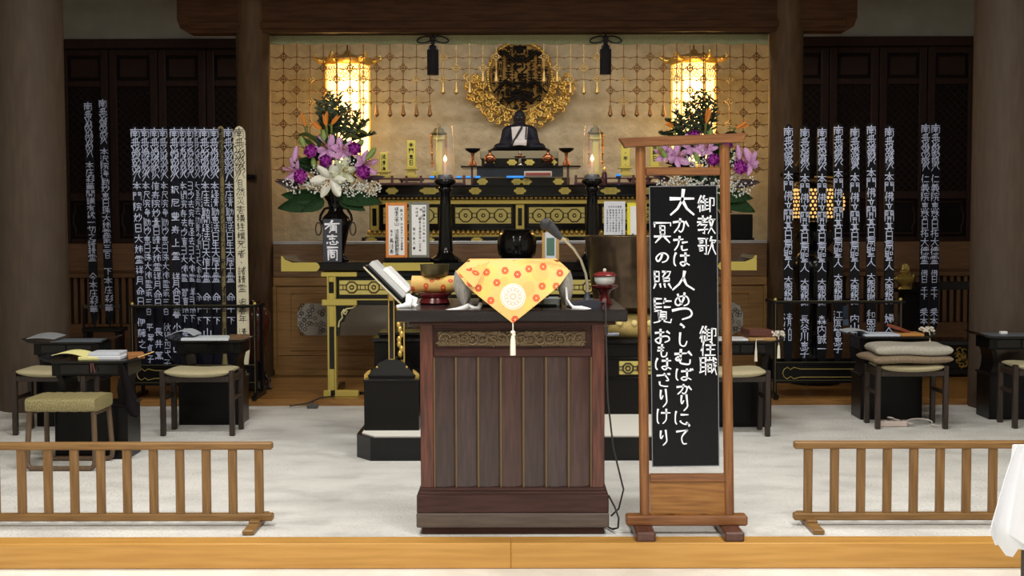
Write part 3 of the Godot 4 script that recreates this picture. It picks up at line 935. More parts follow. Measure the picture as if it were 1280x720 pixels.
func mandala() -> void:
	var D := 14.08
	var c := W(650, 96, D)
	var k := D / F
	var t := thing("mandala", "large gilt calligraphic mandala with black brush characters above the statue", "mandala", c)
	var rg := RandomNumberGenerator.new()
	rg.seed = 5
	# openwork disc: rim, and a plate behind the writing
	var g := G.new()
	var pl := []
	for i in 40: pl.append(Vector2(cos(TAU * i / 40) * 37 * k, sin(TAU * i / 40) * 41 * k))
	g.x = Transform3D(Basis(), c + Vector3(0, 0, -0.05))
	g.prism(PackedVector2Array(pl), -0.01, 0.01, true)
	g.x = Transform3D()
	for i in 4: g.tube([c + Vector3(0.12 * (1 if i % 2 else -1), 0.12 * (1 if i > 1 else -1), -0.06), c + Vector3(0.12 * (1 if i % 2 else -1), 0.12 * (1 if i > 1 else -1), -0.118)], 0.02, 8)
	obj("plate", g, bumpy(flat(C(176, 138, 70), 0.5, 0.5).duplicate(), 0.04, 51, 0.8), t)
	g = G.new()
	var rim := []
	for i in 40: rim.append(c + Vector3(cos(TAU * i / 40) * 40 * k, sin(TAU * i / 40) * 43 * k, 0))
	g.tube(rim, 0.018, 6, true)
	for i in 46:
		var f := TAU * i / 46
		g.ball(c + Vector3(cos(f) * 40 * k, sin(f) * 43 * k, 0.01), Vector3(0.024, 0.024, 0.02), 6, 4)
	obj("rim", g, gold, t)
	# the writing: the great title down the middle, smaller names to the sides
	var sub := G.new()
	var title := "南無妙法蓮華経"
	for i in title.length():
		var w := 17.0 if i != 5 else 24.0
		_raised(sub, title[i], c + Vector3(0, (39 - i * 11.4) * k, 0.03), Vector2(w, 11.2) * k, 2.5 * k)
	for col in [[-14, 7.5, "大日天王大川明王八"], [14, 7.5, "釈尼多宝大菩善士"], [-24, 7, "大天川月王本門法"], [24, 7, "日月天王大佛立"], [-32, 6, "大自千"], [32, 6, "年内川"]]:
		var s: String = col[2]
		var n := s.length()
		for i in n:
			_raised(sub, s[i], c + Vector3(col[0] * k, (n * 4.2 - i * 8.6) * k, 0.03), Vector2(col[1], 8) * k, 1.7 * k)
	for s in [-1.0, 1.0]:
		sub.tube([c + Vector3(s * 6 * k, 18 * k, 0.03), c + Vector3(s * 20 * k, 30 * k, 0.04), c + Vector3(s * 34 * k, 22 * k, 0.03)], [0.022, 0.026, 0.010], 5)
		sub.tube([c + Vector3(s * 5 * k, -12 * k, 0.03), c + Vector3(s * 18 * k, -6 * k, 0.05), c + Vector3(s * 33 * k, -20 * k, 0.03)], [0.022, 0.026, 0.010], 5)
		sub.tube([c + Vector3(s * 6 * k, -26 * k, 0.03), c + Vector3(s * 14 * k, -31 * k, 0.05), c + Vector3(s * 22 * k, -25 * k, 0.03)], [0.022, 0.026, 0.010], 5)
	obj("calligraphy", sub, flat(C(16, 14, 13), 0.6, 0.0, 0.3), t)
	# crescent of gilt clouds
	g = G.new()
	var cnt := 0
	for i in 1500:
		var p := Vector2(rnd(rg, -68, 68), rnd(rg, -4, 66))
		var inner := Vector2(p.x / 42.0, (p.y) / 46.0).length()
		var outer := Vector2(p.x / (68.0 - 2.0 * absf(p.y) / 60.0), (p.y - 0.0) / 64.0).length()
		if inner < 1.0 or outer > 1.0 or p.y < 0.05 * absf(p.x) - 4: continue
		cnt += 1
		if cnt > 230: break
		var b := c + Vector3(p.x * k, -p.y * k, rnd(rg, -0.02, 0.06))
		var r := rnd(rg, 0.022, 0.042)
		var a0 := rnd(rg, 0, TAU)
		var cl := []
		for w in 7:
			var f := a0 + w * 0.85
			cl.append(b + Vector3(cos(f), sin(f), 0.3 * sin(f * 0.5)) * r * (1.0 - w * 0.11))
		g.tube(cl, [0.006, 0.012, 0.014, 0.013, 0.011, 0.009, 0.005], 5)
		g.ball(b, Vector3(r, r, r) * 0.42, 6, 4)
	obj("cloud_crescent", g, gold, t)

# one sign as solid raised strokes
func _raised(g: G, ch: String, o: Vector3, s: Vector2, w: float) -> void:
	if not GL.has(ch): return
	for t in GL[ch].split(" ", false):
		if t.unicode_at(0) > 255:
			var a := _pt(t, 1)
			var b := _pt(t, 3)
			var oo := o + Vector3((a.x + (b.x - a.x) * 0.5 - 0.5) * s.x, -a.y * s.y, 0)
			_raised(g, t[0], oo, Vector2((b.x - a.x) * s.x, (b.y - a.y) * s.y), w)
		elif t.length() >= 4:
			var p := []
			for i in range(0, t.length() - 1, 2):
				var q := _pt(t, i)
				p.append(o + Vector3((q.x - 0.5) * s.x, -q.y * s.y, 0))
			var r := []
			for i in p.size(): r.append(w * (0.62 - 0.25 * i / p.size()))
			g.tube(p, r, 4)

# ------------------------------------------------------------------ smooth bodies: tapered capsules joined by a smooth minimum, meshed as surface nets
func field(p: Vector3, bones: Array, k: float) -> float:
	var d := 1e9
	for b in bones:
		var a: Vector3 = b[0]
		var ab: Vector3 = b[1] - a
		var sc: Vector3 = b[4] if b.size() > 4 else Vector3.ONE
		var q := (p - a) / sc
		var e := ab / sc
		var f := clampf(q.dot(e) / maxf(e.length_squared(), 1e-9), 0.0, 1.0)
		var di: float = ((q - e * f).length() - lerpf(b[2], b[3], f)) * minf(sc.x, minf(sc.y, sc.z))
		if d > 1e8: d = di
		else:
			var h := clampf(0.5 + 0.5 * (d - di) / k, 0.0, 1.0)
			d = lerpf(d, di, h) - k * h * (1.0 - h)
	return d

func nets_of(g: G, bones: Array, lo: Vector3, hi: Vector3, cell: float, k: float) -> void:
	var nx := int((hi.x - lo.x) / cell) + 1
	var ny := int((hi.y - lo.y) / cell) + 1
	var nz := int((hi.z - lo.z) / cell) + 1
	var val := PackedFloat32Array()
	val.resize(nx * ny * nz)
	for i in nx:
		for j in ny:
			for l in nz:
				val[(i * ny + j) * nz + l] = field(lo + Vector3(i, j, l) * cell, bones, k)
	var vert := {}
	var nrm := {}
	for i in nx - 1:
		for j in ny - 1:
			for l in nz - 1:
				var s := Vector3.ZERO
				var c := 0
				var ins := 0
				for e in 8:
					if val[((i + (e & 1)) * ny + j + (e >> 1 & 1)) * nz + l + (e >> 2)] < 0.0: ins += 1
				if ins == 0 or ins == 8: continue
				for e in 12:
					var ax := e / 4
					var o := Vector3i.ZERO
					o[(ax + 1) % 3] = e & 1
					o[(ax + 2) % 3] = (e >> 1) & 1
					var q := o
					q[ax] = 1
					var a := val[((i + o.x) * ny + j + o.y) * nz + l + o.z]
					var b := val[((i + q.x) * ny + j + q.y) * nz + l + q.z]
					if (a < 0.0) != (b < 0.0):
						s += Vector3(o) + Vector3(q - o) * (a / (a - b))
						c += 1
				var p := lo + (Vector3(i, j, l) + s / c) * cell
				var id := (i * ny + j) * nz + l
				vert[id] = p
				var h := cell * 0.5
				nrm[id] = Vector3(field(p + Vector3(h, 0, 0), bones, k) - field(p - Vector3(h, 0, 0), bones, k), field(p + Vector3(0, h, 0), bones, k) - field(p - Vector3(0, h, 0), bones, k), field(p + Vector3(0, 0, h), bones, k) - field(p - Vector3(0, 0, h), bones, k)).normalized()
	var st := [ny * nz, nz, 1]
	for i in range(1, nx - 1):
		for j in range(1, ny - 1):
			for l in range(1, nz - 1):
				var id := (i * ny + j) * nz + l
				for ax in 3:
					if (val[id] < 0.0) == (val[id + st[ax]] < 0.0): continue
					var u: int = st[(ax + 1) % 3]
					var w: int = st[(ax + 2) % 3]
					var q := [id, id - u, id - u - w, id - w]
					g.tri(vert[q[0]], vert[q[1]], vert[q[2]], nrm[q[0]], nrm[q[1]], nrm[q[2]])
					g.tri(vert[q[0]], vert[q[2]], vert[q[3]], nrm[q[0]], nrm[q[2]], nrm[q[3]])

func statue() -> void:
	var D := 13.2
	var o := Vector3(W(649.5, 188, D).x, Y(188.5, D), -D)
	var k := D / F
	var t := thing("statue", "seated statue of a monk in dark robes with a pale stole on the altar", "statue", o)
	var P := func(px: float, py: float, z: float) -> Vector3: return o + Vector3(px * k, (188 - py) * k, z)
	var bones := [
		[P.call(0, 180, 0.0), P.call(0, 165, -0.01), 0.115, 0.105, Vector3(1.05, 1, 0.75)],     # trunk
		[P.call(-13, 163, -0.01), P.call(13, 163, -0.01), 0.055, 0.055],                       # shoulders
		[P.call(-16, 165, 0.0), P.call(-18, 178, 0.05), 0.05, 0.052], [P.call(16, 165, 0.0), P.call(18, 178, 0.05), 0.05, 0.052], # upper arms
		[P.call(-18, 178, 0.05), P.call(-4, 180, 0.14), 0.05, 0.038], [P.call(18, 178, 0.05), P.call(4, 180, 0.14), 0.05, 0.038], # forearms in the sleeves
		[P.call(-26, 184, 0.06), P.call(26, 184, 0.06), 0.05, 0.05, Vector3(1, 0.8, 1.6)],       # knees
		[P.call(-24, 186, 0.0), P.call(-36, 187.5, 0.03), 0.035, 0.014], [P.call(24, 186, 0.0), P.call(36, 187.5, 0.03), 0.035, 0.014], # robe spreading on the seat
		[P.call(0, 160, -0.005), P.call(0, 154, 0.0), 0.04, 0.036],                             # neck
		[P.call(0, 149, 0.0), P.call(0, 145, 0.0), 0.052, 0.055, Vector3(1, 1.12, 1.08)],       # head
		[P.call(0, 152, 0.02), P.call(0, 153.5, 0.026), 0.032, 0.03],                           # jaw
		[P.call(0, 147.5, 0.058), P.call(0, 149.5, 0.066), 0.007, 0.011],                       # nose
		[P.call(-6.6, 146.5, -0.004), P.call(-6.3, 151, 0.002), 0.012, 0.01], [P.call(6.6, 146.5, -0.004), P.call(6.3, 151, 0.002), 0.012, 0.01], # ears
	]
	var g := G.new()
	nets_of(g, bones, o + Vector3(-0.36, -0.03, -0.17), o + Vector3(0.36, 0.47, 0.25), 0.0105, 0.02)
	obj("body", g, flat(C(15, 16, 27), 0.6, 0.0, 0.3), t)
	var front := func(px: float, py: float, off: float) -> Vector3:
		var p: Vector3 = P.call(px, py, 0.26)
		for i in 70:
			var f := field(p, bones, 0.02)
			if f < 0.0015: break
			p.z -= maxf(f * 0.7, 0.0015)
		return p + Vector3(0, 0, off)
	# pale under-robe, with the dark band of the stole across it
	g = G.new()
	g.sheet(14, 14, func(u, v):
		var py := lerpf(158.5, 182, v)
		var w := lerpf(10, 8, v)
		return front.call(lerpf(-w, w, u) + (0.0 if v > 0.2 else 0.0), py + 1.5 * absf(u - 0.5), 0.006), 0.008)
	obj("robe_front", g, flat(C(186, 180, 178), 0.8), t)
	for s in [[-9.5, 181, 3.0, 159, 1.5], [8.5, 175, 4.0, 159.5, 1.0]]:
		g = G.new()
		var cl := []
		for i in 9: cl.append(front.call(lerpf(s[2] if s[0] < 0 else s[0], s[0] if s[0] < 0 else s[0] - 1.0, i / 8.0), lerpf(s[3], s[1], i / 8.0), 0.016))
		g.tube(cl, s[4] * k, 6)
		obj("stole", g, flat(C(22, 22, 30), 0.6), t)
	for s in [-1.0, 1.0]:
		g = G.new()
		g.ball(front.call(s * 2.5, 147, 0.0), Vector3(0.009, 0.0035, 0.004), 8, 5)
		obj("eye", g, flat(C(120, 116, 110), 0.4), t)
	g = G.new()
	g.tube([front.call(-2.2, 152.0, 0.001), front.call(0, 152.4, 0.001), front.call(2.2, 152.0, 0.001)], [0.002, 0.004, 0.002], 5)
	obj("mouth", g, flat(C(60, 40, 38), 0.5), t)

# ------------------------------------------------------------------ the altar
# a lacquer panel with linked octagons, as on the altar and on the table below it
func octagon_panel(parent: Node3D, px0: float, px1: float, py0: float, py1: float, d: float, n: int, red := false) -> void:
	var p := one("panel", px0, px1, py0, py1, d, 0.03, bumpy(flat(C(190, 176, 98), 0.55, 0.25).duplicate(), 0.05, 61, 0.15), parent, 0.003)
	var k := d / F
	var g := G.new()
	var cy := (py0 + py1) * 0.5
	var r := (py1 - py0) * 0.41
	var step := (px1 - px0 - 4.0) / n
	var ink := G.new()
	for i in n:
		var c := W(px0 + 2 + step * (i + 0.5), cy, d) + Vector3(0, 0, 0.004)
		var oc := []
		for j in 8: oc.append(c + Vector3(cos(TAU * (j + 0.5) / 8), sin(TAU * (j + 0.5) / 8), 0) * r * k)
		ink.tube(oc, 0.0062, 4, true)
		ink.tube(ring(c, 0.016, 8), 0.005, 4, true)
		for s in [-1.0, 1.0]:
			var q := W(px0 + 2 + step * (i + 0.5) + s * step * 0.5, cy, d) + Vector3(0, 0, 0.004)
			var h := minf(r * 0.4, step * 0.5 - r) * k
			ink.tube([q + Vector3(-h, -h, 0), q + Vector3(h, -h, 0), q + Vector3(h, h, 0), q + Vector3(-h, h, 0)], 0.004, 4, true)
			for y in [-h, h]:
				ink.tube([c + Vector3(s * r * k * 0.94, y, 0), c + Vector3(s * step * 0.5 * k, y, 0)], 0.0035, 4)
	for y in [py0 + 2.0, py1 - 2.0]:
		pass
	obj("octagon_inlay", ink, flat(C(60, 22, 16) if red else C(40, 30, 22), 0.5), p)

# a pierced gilt plate with scalloped ends
func fitting(parent: Node3D, px: float, py: float, w: float, h: float, d: float, m: Material) -> void:
	var c := W(px, py, d)
	var k := d / F
	var a := w * 0.5 * k
	var b := h * 0.5 * k
	var g := G.new()
	g.x = Transform3D(Basis(), c)
	var pl := PackedVector2Array([Vector2(-a, 0), Vector2(-a * 0.82, b * 0.45), Vector2(-a * 0.62, b * 0.5), Vector2(-a * 0.55, b), Vector2(a * 0.55, b), Vector2(a * 0.62, b * 0.5), Vector2(a * 0.82, b * 0.45), Vector2(a, 0), Vector2(a * 0.82, -b * 0.45), Vector2(a * 0.62, -b * 0.5), Vector2(a * 0.55, -b), Vector2(-a * 0.55, -b), Vector2(-a * 0.62, -b * 0.5), Vector2(-a * 0.82, -b * 0.45)])
	g.prism(pl, 0.0, 0.008)
	var n := maxi(1, int(w / 9.0))
	for i in n:
		var x := lerpf(-a * 0.5, a * 0.5, (i + 0.5) / n)
		g.tube(ring(Vector3(x, 0, 0.009), b * 0.42, 8), 0.003, 4, true)
	obj("metal_fitting", g, m, parent)

func altar() -> void:
	# wooden base with pierced cusped plates
	var D := 11.72
	var wood := grain([C(106, 76, 46), C(118, 86, 54), C(126, 94, 60)], Vector3(0.5, 6, 6), 0.45, 71)
	var pale := grain([C(136, 100, 54), C(148, 112, 62), C(156, 118, 68)], Vector3(0.5, 6, 6), 0.45, 72)
	var t := thing("altar_platform", "broad wooden platform under the altar with pierced grey plates in its panels", "altar platform", Vector3(0, 0.05, -D))
	var g := G.new()
	g.bx(Vector3(X(341, D), 0.05, -14.2), Vector3(X(959, D), Y(304, D), -D - 0.06))
	obj("body", g, wood, t)
	one("top_board", 341, 959, 303.5, 346, D, 0.08, wood, t, 0.006)
	one("metal_edge", 341, 959, 301, 305, D - 0.01, 0.1, flat(C(176, 176, 178), 0.35, 0.6), t, 0.003)
	g = G.new()
	slab(g, 341, 959, 346, 357, D + 0.005, 0.06, 0.006)
	for p in [[341, 346], [545, 572], [728, 755], [954, 959]]: slab(g, p[0], p[1], 357, 462, D + 0.005, 0.06, 0.006)
	g.bx(Vector3(X(341, D), 0.05, -D - 0.06), Vector3(X(959, D), Y(461, D), -D + 0.01), 0.006)
	obj("frame", g, pale, t)
	for p in [[346, 545], [572, 728], [755, 954]]:
		var pn := one("panel", p[0], p[1], 357, 462, D + 0.03, 0.03, pale, t, 0.004)
		g = G.new()
		var q := [W(p[0] + 17, 366, D), W(p[1] - 17, 366, D), W(p[1] - 17, 438, D), W(p[0] + 17, 438, D)]
		for i in 4: q[i].z = -D - 0.028
		g.tube(q, 0.012, 5, true)
		g.tube([Vector3(X(p[0], D), Y(443, D), -D - 0.028), Vector3(X(p[1], D), Y(443, D), -D - 0.028)], 0.012, 5)
		obj("moulding", g, pale, pn)
		var a := X(p[0] + 24, D)
		var b := X(p[1] - 24, D)
		var y0 := Y(419, D)
		var y1 := Y(379, D)
		var ch := (y1 - y0)
		g = G.new()
		g.x = Transform3D(Basis(), Vector3(0, 0, -D - 0.028))
		var pl := PackedVector2Array()
		for s in [[0, 0.30], [0.06, 0.22], [0.10, 0.10], [0.2, 0.06], [0.28, 0.0]]: pl.append(Vector2(a + s[0] * ch, y0 + s[1] * ch))
		for s in [[0.28, 0.0], [0.2, 0.06], [0.10, 0.10], [0.06, 0.22], [0, 0.30], [0, 0.7], [0.06, 0.78], [0.10, 0.9], [0.2, 0.94], [0.28, 1.0]]: pl.append(Vector2(b - s[0] * ch, y0 + s[1] * ch))
		for s in [[0.28, 1.0], [0.2, 0.94], [0.10, 0.9], [0.06, 0.78], [0, 0.7]]: pl.append(Vector2(a + s[0] * ch, y0 + s[1] * ch))
		g.prism(pl, 0.0, 0.008)
		obj("pierced_plate", g, grain([C(166, 164, 156), C(186, 184, 176)], Vector3(9, 9, 9), 0.6, 73, 0.08), t)
		g = G.new()
		var rg := RandomNumberGenerator.new()
		rg.seed = 7
		for s in [0, 1]:
			for i in 34:
				var u := rnd(rg, 0.06, 0.95)
				var v := rnd(rg, 0.05, 0.95)
				var xx: float = (a + u * ch * 0.9) if s == 0 else (b - u * ch * 0.9)
				if u < 0.28 and absf(v - 0.5) > 0.3 + u: continue
				g.tube(ring(Vector3(xx, y0 + v * ch, -D - 0.018), 0.016, 6), 0.0035, 3, true)
		obj("scrollwork", g, flat(C(70, 66, 58), 0.6), t)
	# --- the black and gold altar
	D = 12.3
	t = thing("altar", "black lacquer altar in tiers with gilt fittings and octagon panels", "altar", Vector3(0, Y(304, 11.72) + 0.001, -D - 0.4))
	g = G.new()
	g.bx(Vector3(X(452, D - 0.1), Y(304, 11.72) + 0.001, -D - 1.1), Vector3(X(848, D - 0.1), Y(296, D - 0.1), -D + 0.1), 0.004)
	obj("bottom_step", g, black, t)
	for px in [464, 536, 596, 650, 704, 764, 836]: fitting(t, px, 299.7, 15, 6, D - 0.095, brass)
	# lotus moulding
	g = G.new()
	var yb := Y(296, D)
	var yt := Y(287, D)
	g.bx(Vector3(X(457, D), yb, -D - 1.0), Vector3(X(843, D), yb + 0.02, -D + 0.05), 0.004)
	obj("lotus_band", g, brass, t)
	g = G.new()
	for i in 62:
		var x := lerpf(X(459, D), X(841, D), (i + 0.5) / 62)
		g.ball(Vector3(x, yb + 0.042, -D + 0.012), Vector3(0.024, 0.026, 0.03), 7, 5)
		g.ball(Vector3(x + 0.025, yb + 0.022, -D + 0.035), Vector3(0.016, 0.014, 0.016), 6, 4)
	obj("lotus_petals", g, gold, t)
	one("core", 462, 838, 256, 290, D + 0.03, 0.9, soft_black, t)
	one("lower_rail", 464, 836, 283.5, 288, D - 0.01, 0.1, black, t)
	for px in [468, 558, 650, 742, 832]:
		one("pilaster", px - 5.5, px + 5.5, 254, 288, D - 0.02, 0.06, brass, t)
		one("pilaster_inset", px - 2.5, px + 2.5, 260, 282, D - 0.026, 0.02, black, t, 0.002)
	for q in [[476, 550], [566, 642], [658, 734], [750, 824]]:
		one("panel_frame", q[0], q[1], 254.5, 285, D + 0.01, 0.03, black, t)
		octagon_panel(t, q[0] + 3, q[1] - 3, 259, 279.5, D + 0.005, 3)
	# cornice of dentils
	one("cornice", 462, 838, 249, 255, D - 0.05, 0.9, brass, t)
	one("cornice_top", 458, 842, 243.5, 246, D - 0.12, 1.0, black, t)
	g = G.new()
	for i in 66:
		var x := lerpf(X(462, D), X(838, D), (i + 0.5) / 66)
		g.ball(Vector3(x, Y(247.6, D), -D + 0.085), Vector3(0.019, 0.013, 0.022), 7, 5)
	obj("bead_moulding", g, gold, t)
	one("bead_rail", 461, 839, 246, 249.5, D - 0.07, 0.5, soft_black, t)
	one("upper_step", 470, 830, 232.5, 244, D + 0.06, 0.9, black, t)
	for px in [490, 537, 594, 650, 706, 763, 810]: fitting(t, px, 238.5, 16 if int(px) % 2 == 0 else 26, 8.5, D + 0.065, brass)
	one("shelf", 466, 834, 230.8, 233, D + 0.02, 0.9, black, t)
	# low railing along both sides
	var red := flat(C(78, 34, 28), 0.4)
	for q in [[470, 582], [718, 830]]:
		one("rail_top", q[0], q[1], 222, 224, D + 0.1, 0.03, red, t)
		one("rail_bottom", q[0], q[1], 228, 230.9, D + 0.1, 0.03, red, t)
		for i in 7:
			var px := lerpf(q[0] + 2, q[1] - 2, i / 6.0)
			one("rail_post", px - 1.5, px + 1.5, 219, 231, D + 0.095, 0.03, red, t, 0.002)
	# raised middle with two more tiers
	one("middle_block", 590, 712, 222, 232, D + 0.25, 0.7, black, t)
	for px in [603, 646, 658, 698]: fitting(t, px, 227, 14, 8, D + 0.255, brass)
	one("middle_table", 576, 726, 207, 209.2, D + 0.2, 0.5, black, t, 0.003)
	for px in [590, 710]: one("table_leg", px - 1.3, px + 1.3, 209, 232, D + 0.24, 0.03, red, t, 0.002)
	one("glass_front", 596, 704, 209.5, 221.5, D + 0.26, 0.02, flat(C(58, 66, 78), 0.12, 0.2), t, 0.002)
	one("high_block", 602, 698, 198, 207.5, D + 0.5, 0.5, black, t)
	for px in [612, 640, 662, 690]: fitting(t, px, 203, 13, 7, D + 0.505, brass)
	one("statue_seat", 600, 698, 188.5, 198.5, D + 0.52, 0.9, flat(C(132, 122, 96), 0.5, 0.2), t, 0.006)
	altar_things()

func altar_things() -> void:
	var D := 12.5
	var copper := flat(C(150, 92, 60), 0.25, 0.85)
	var dark := flat(C(38, 32, 30), 0.35, 0.4)
	# raised cups
	for q in [[591, "dark footed offering cup left of the statue"], [708, "dark footed offering cup right of the statue"]]:
		var c := Vector3(W(q[0], 207, D + 0.1).x, Y(207, D + 0.1) , -D - 0.1)
		var t := thing("offering_cup", q[1], "offering cup", c, "footed offering cups on the altar")
		var g := G.new()
		g.lathe([Vector2(0, 0), Vector2(0.04, 0), Vector2(0.036, 0.02), Vector2(0.018, 0.05), Vector2(0.013, 0.09), Vector2(0.02, 0.125)], 16, c)
		obj("foot", g, copper, t)
		g = G.new()
		g.lathe([Vector2(0, 0.125), Vector2(0.03, 0.125), Vector2(0.07, 0.15), Vector2(0.076, 0.168), Vector2(0.066, 0.168), Vector2(0.03, 0.145), Vector2(0, 0.14)], 20, c)
		obj("bowl", g, dark, t)
	for q in [[612.5, "round copper vase left of the middle in front of the statue"], [685, "round copper vase right of the middle in front of the statue"]]:
		var c := Vector3(W(q[0], 208, D).x, Y(207, D), -D)
		var t := thing("copper_vase", q[1], "vase", c, "round copper vases on the altar")
		var g := G.new()
		g.lathe([Vector2(0, 0), Vector2(0.05, 0), Vector2(0.055, 0.018), Vector2(0.045, 0.025), Vector2(0, 0.025)], 16, c)
		obj("stand", g, dark, t)
		g = G.new()
		g.lathe([Vector2(0, 0.025), Vector2(0.03, 0.025), Vector2(0.056, 0.05), Vector2(0.058, 0.075), Vector2(0.04, 0.1), Vector2(0.016, 0.115), Vector2(0.013, 0.135), Vector2(0.024, 0.15), Vector2(0.014, 0.15), Vector2(0, 0.12)], 20, c)
		obj("body", g, copper, t)
	var c2 := Vector3(W(650, 208, D - 0.02).x, Y(207, D), -D + 0.02)
	var t2 := thing("incense_stand", "small silver and copper footed stand at the middle of the altar", "stand", c2)
	var g2 := G.new()
	g2.lathe([Vector2(0, 0), Vector2(0.03, 0), Vector2(0.012, 0.02), Vector2(0.01, 0.075), Vector2(0, 0.08)], 14, c2)
	g2.lathe([Vector2(0, 0.085), Vector2(0.012, 0.09), Vector2(0.022, 0.115), Vector2(0.02, 0.135), Vector2(0, 0.14)], 14, c2)
	obj("stem", g2, flat(C(190, 186, 180), 0.2, 0.9), t2)
	g2 = G.new()
	g2.lathe([Vector2(0, 0.07), Vector2(0.05, 0.076), Vector2(0.06, 0.088), Vector2(0, 0.09)], 18, c2)
	obj("dish", g2, copper, t2)
	# gilt tablets
	var n := 0
	for q in [[479.5, 190, 220.5, 9.5, "gilt tablet with black characters, outermost on the left of the altar"], [514, 175, 220.5, 10, "gilt tablet with black characters, second from the left on the altar"], [782, 178, 219, 10.5, "gilt tablet left of the left post of the hanging board stand"], [818.5, 178, 219, 10.5, "gilt tablet seen between the posts of the hanging board stand"]]:
		var d := 12.75
		var py0: float = q[1]
		var py1: float = q[2]
		var a := W(q[0], py1, d)
		var t := thing("memorial_tablet", q[4], "tablet", a, "gilt tablets on the altar")
		var ym := lerpf(py0, py1, 0.75)
		var tall := flat(C(206, 192, 92), 0.45, 0.3)
		one("plaque", q[0] - q[3] * 0.55, q[0] + q[3] * 0.55, py0, ym, d, 0.05, tall, t, 0.006)
		one("base", q[0] - q[3] * 0.85, q[0] + q[3] * 0.85, ym, ym + 2.5, d - 0.02, 0.09, brass, t)
		one("base", q[0] - q[3] * 0.5, q[0] + q[3] * 0.5, ym + 2.5, py1 - 2.5, d - 0.005, 0.06, brass, t)
		one("base", q[0] - q[3] * 0.8, q[0] + q[3] * 0.8, py1 - 2.5, py1 + 1.5, d - 0.02, 0.09, brass, t)
		var ink := G.new()
		ink.x = Transform3D(Basis(), Vector3(W(q[0], py0 + 3, d).x, Y(py0 + 3, d), -d + 0.002))
		column_of(ink, ["法清浄院", "本門恵日", "本・平・", "恩謝日"][n], Vector2.ZERO, Vector2(5, 5.4) * d / F, 7.4 * d / F, 0.9 * d / F)
		obj("characters", ink, black_ink, t)
		n += 1
	for q in [[514, 0], [800, 1]]:
		var d := 12.62
		var px: float = q[0]
		var t := thing("low_stand", ["little dark red footed stand below the left pair of gilt tablets", "little dark red footed stand below the right pair of gilt tablets"][q[1]], "stand", Vector3(X(px, d), Y(231, d), -d))
		one("top", px - 15, px + 15, 223.5, 225.5, d - 0.1, 0.12, flat(C(58, 26, 30), 0.35), t)
		for s in [-12, 12]: one("leg", px + s - 1.4, px + s + 1.4, 225.5, 232, d - 0.09, 0.08, flat(C(58, 26, 24), 0.35), t)
		one("drawer", px - 9, px + 9, 227, 231.5, d - 0.07, 0.06, flat(C(150, 106, 50), 0.5), t)
	# shrine-like standards beside the big candles
	for q in [[549, "small gilt shrine standard behind the left candle"], [744.5, "small gilt shrine standard behind the right candle"]]:
		var d := 12.85
		var px: float = q[0]
		var t := thing("standard", q[1], "shrine", Vector3(X(px, d), Y(222, d), -d), "gilt standards on the altar")
		one("plaque", px - 4, px + 4, 168, 214, d, 0.04, flat(C(196, 182, 104), 0.45, 0.3), t)
		one("foot", px - 9, px + 9, 214, 222, d - 0.03, 0.1, brass, t)
		one("cap", px - 7, px + 7, 168, 174.5, d - 0.02, 0.08, flat(C(196, 182, 104), 0.45, 0.3), t)
		var g := G.new()
		var c := Vector3(X(px, d), Y(168, d), -d - 0.02)
		g.lathe([Vector2(0.075, 0), Vector2(0.085, 0.012), Vector2(0.055, 0.035), Vector2(0.045, 0.06), Vector2(0.015, 0.075), Vector2(0.018, 0.09), Vector2(0, 0.11)], 6, c)
		obj("roof", g, flat(C(120, 112, 76), 0.45, 0.6), t)
		for s in [-1.0, 1.0]:
			g = G.new()
			var p := []
			for i in 8: p.append(Vector3(X(px + s * (9.0 - 0.12 * i), d), Y(170 + 5.5 * i, d), -d + 0.01 * sin(i * 2.0)))
			g.tube(p, [0.008, 0.012, 0.009, 0.012, 0.006, 0.008, 0.006, 0.01], 5)
			for i in 4: g.ball(p[i * 2], Vector3(0.014, 0.018, 0.014), 6, 4)
			obj("hanging_ornament", g, flat(C(190, 128, 60), 0.35, 0.8), t)
	# a red framed box, a bottle, glowing blue strips imitating reflections
	var rb := thing("red_box", "flat box with a red front and pale frame on the altar, right of its middle", "box", Vector3(X(673, 12.4), Y(221.5, 12.4), -12.42))
	one("frame", 655, 690, 214, 221, 12.42, 0.06, flat(C(190, 182, 168), 0.5), rb)
	one("front", 657, 688, 216, 219.4, 12.413, 0.02, flat(C(150, 60, 52), 0.4), rb, 0.002)
	var bt := thing("bottle", "small dark red bottle with a gilt stopper right of the right candle", "bottle", Vector3(X(755.5, 12.3), Y(232, 12.3), -12.3))
	var gb := G.new()
	gb.lathe([Vector2(0, 0), Vector2(0.026, 0), Vector2(0.028, 0.06), Vector2(0.026, 0.12), Vector2(0.016, 0.135)], 14, bt.position)
	obj("body", gb, flat(C(66, 28, 36), 0.3), bt)
	gb = G.new()
	gb.lathe([Vector2(0.016, 0.135), Vector2(0.02, 0.15), Vector2(0.008, 0.175), Vector2(0, 0.18)], 12, bt.position)
	obj("stopper", gb, gold, bt)
	for q in [[540, 6, "glowing strip imitating a cyan reflection left of the left candle on the altar"], [561, 3.5, "glowing strip imitating a cyan reflection just right of the left candle on the altar"], [573.5, 6, "glowing strip imitating a cyan reflection, third from the left on the altar step"], [585.5, 6, "glowing strip imitating a cyan reflection, fourth from the left on the altar step"], [597, 7, "glowing strip imitating a cyan reflection below the dark footed cup on the left"], [644, 22, "long glowing strip imitating a bluish reflection at the middle of the altar step"], [773, 6, "glowing strip imitating a cyan reflection right of the right candle on the altar"]]:
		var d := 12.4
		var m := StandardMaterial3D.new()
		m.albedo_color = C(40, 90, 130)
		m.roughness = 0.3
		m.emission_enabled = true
		m.emission = Color(0.18, 0.58, 0.95)  # emission stands in for blue reflections; no lamps stand on this step
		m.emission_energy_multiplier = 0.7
		var py := 221.0 if q[0] != 773 else 219.0
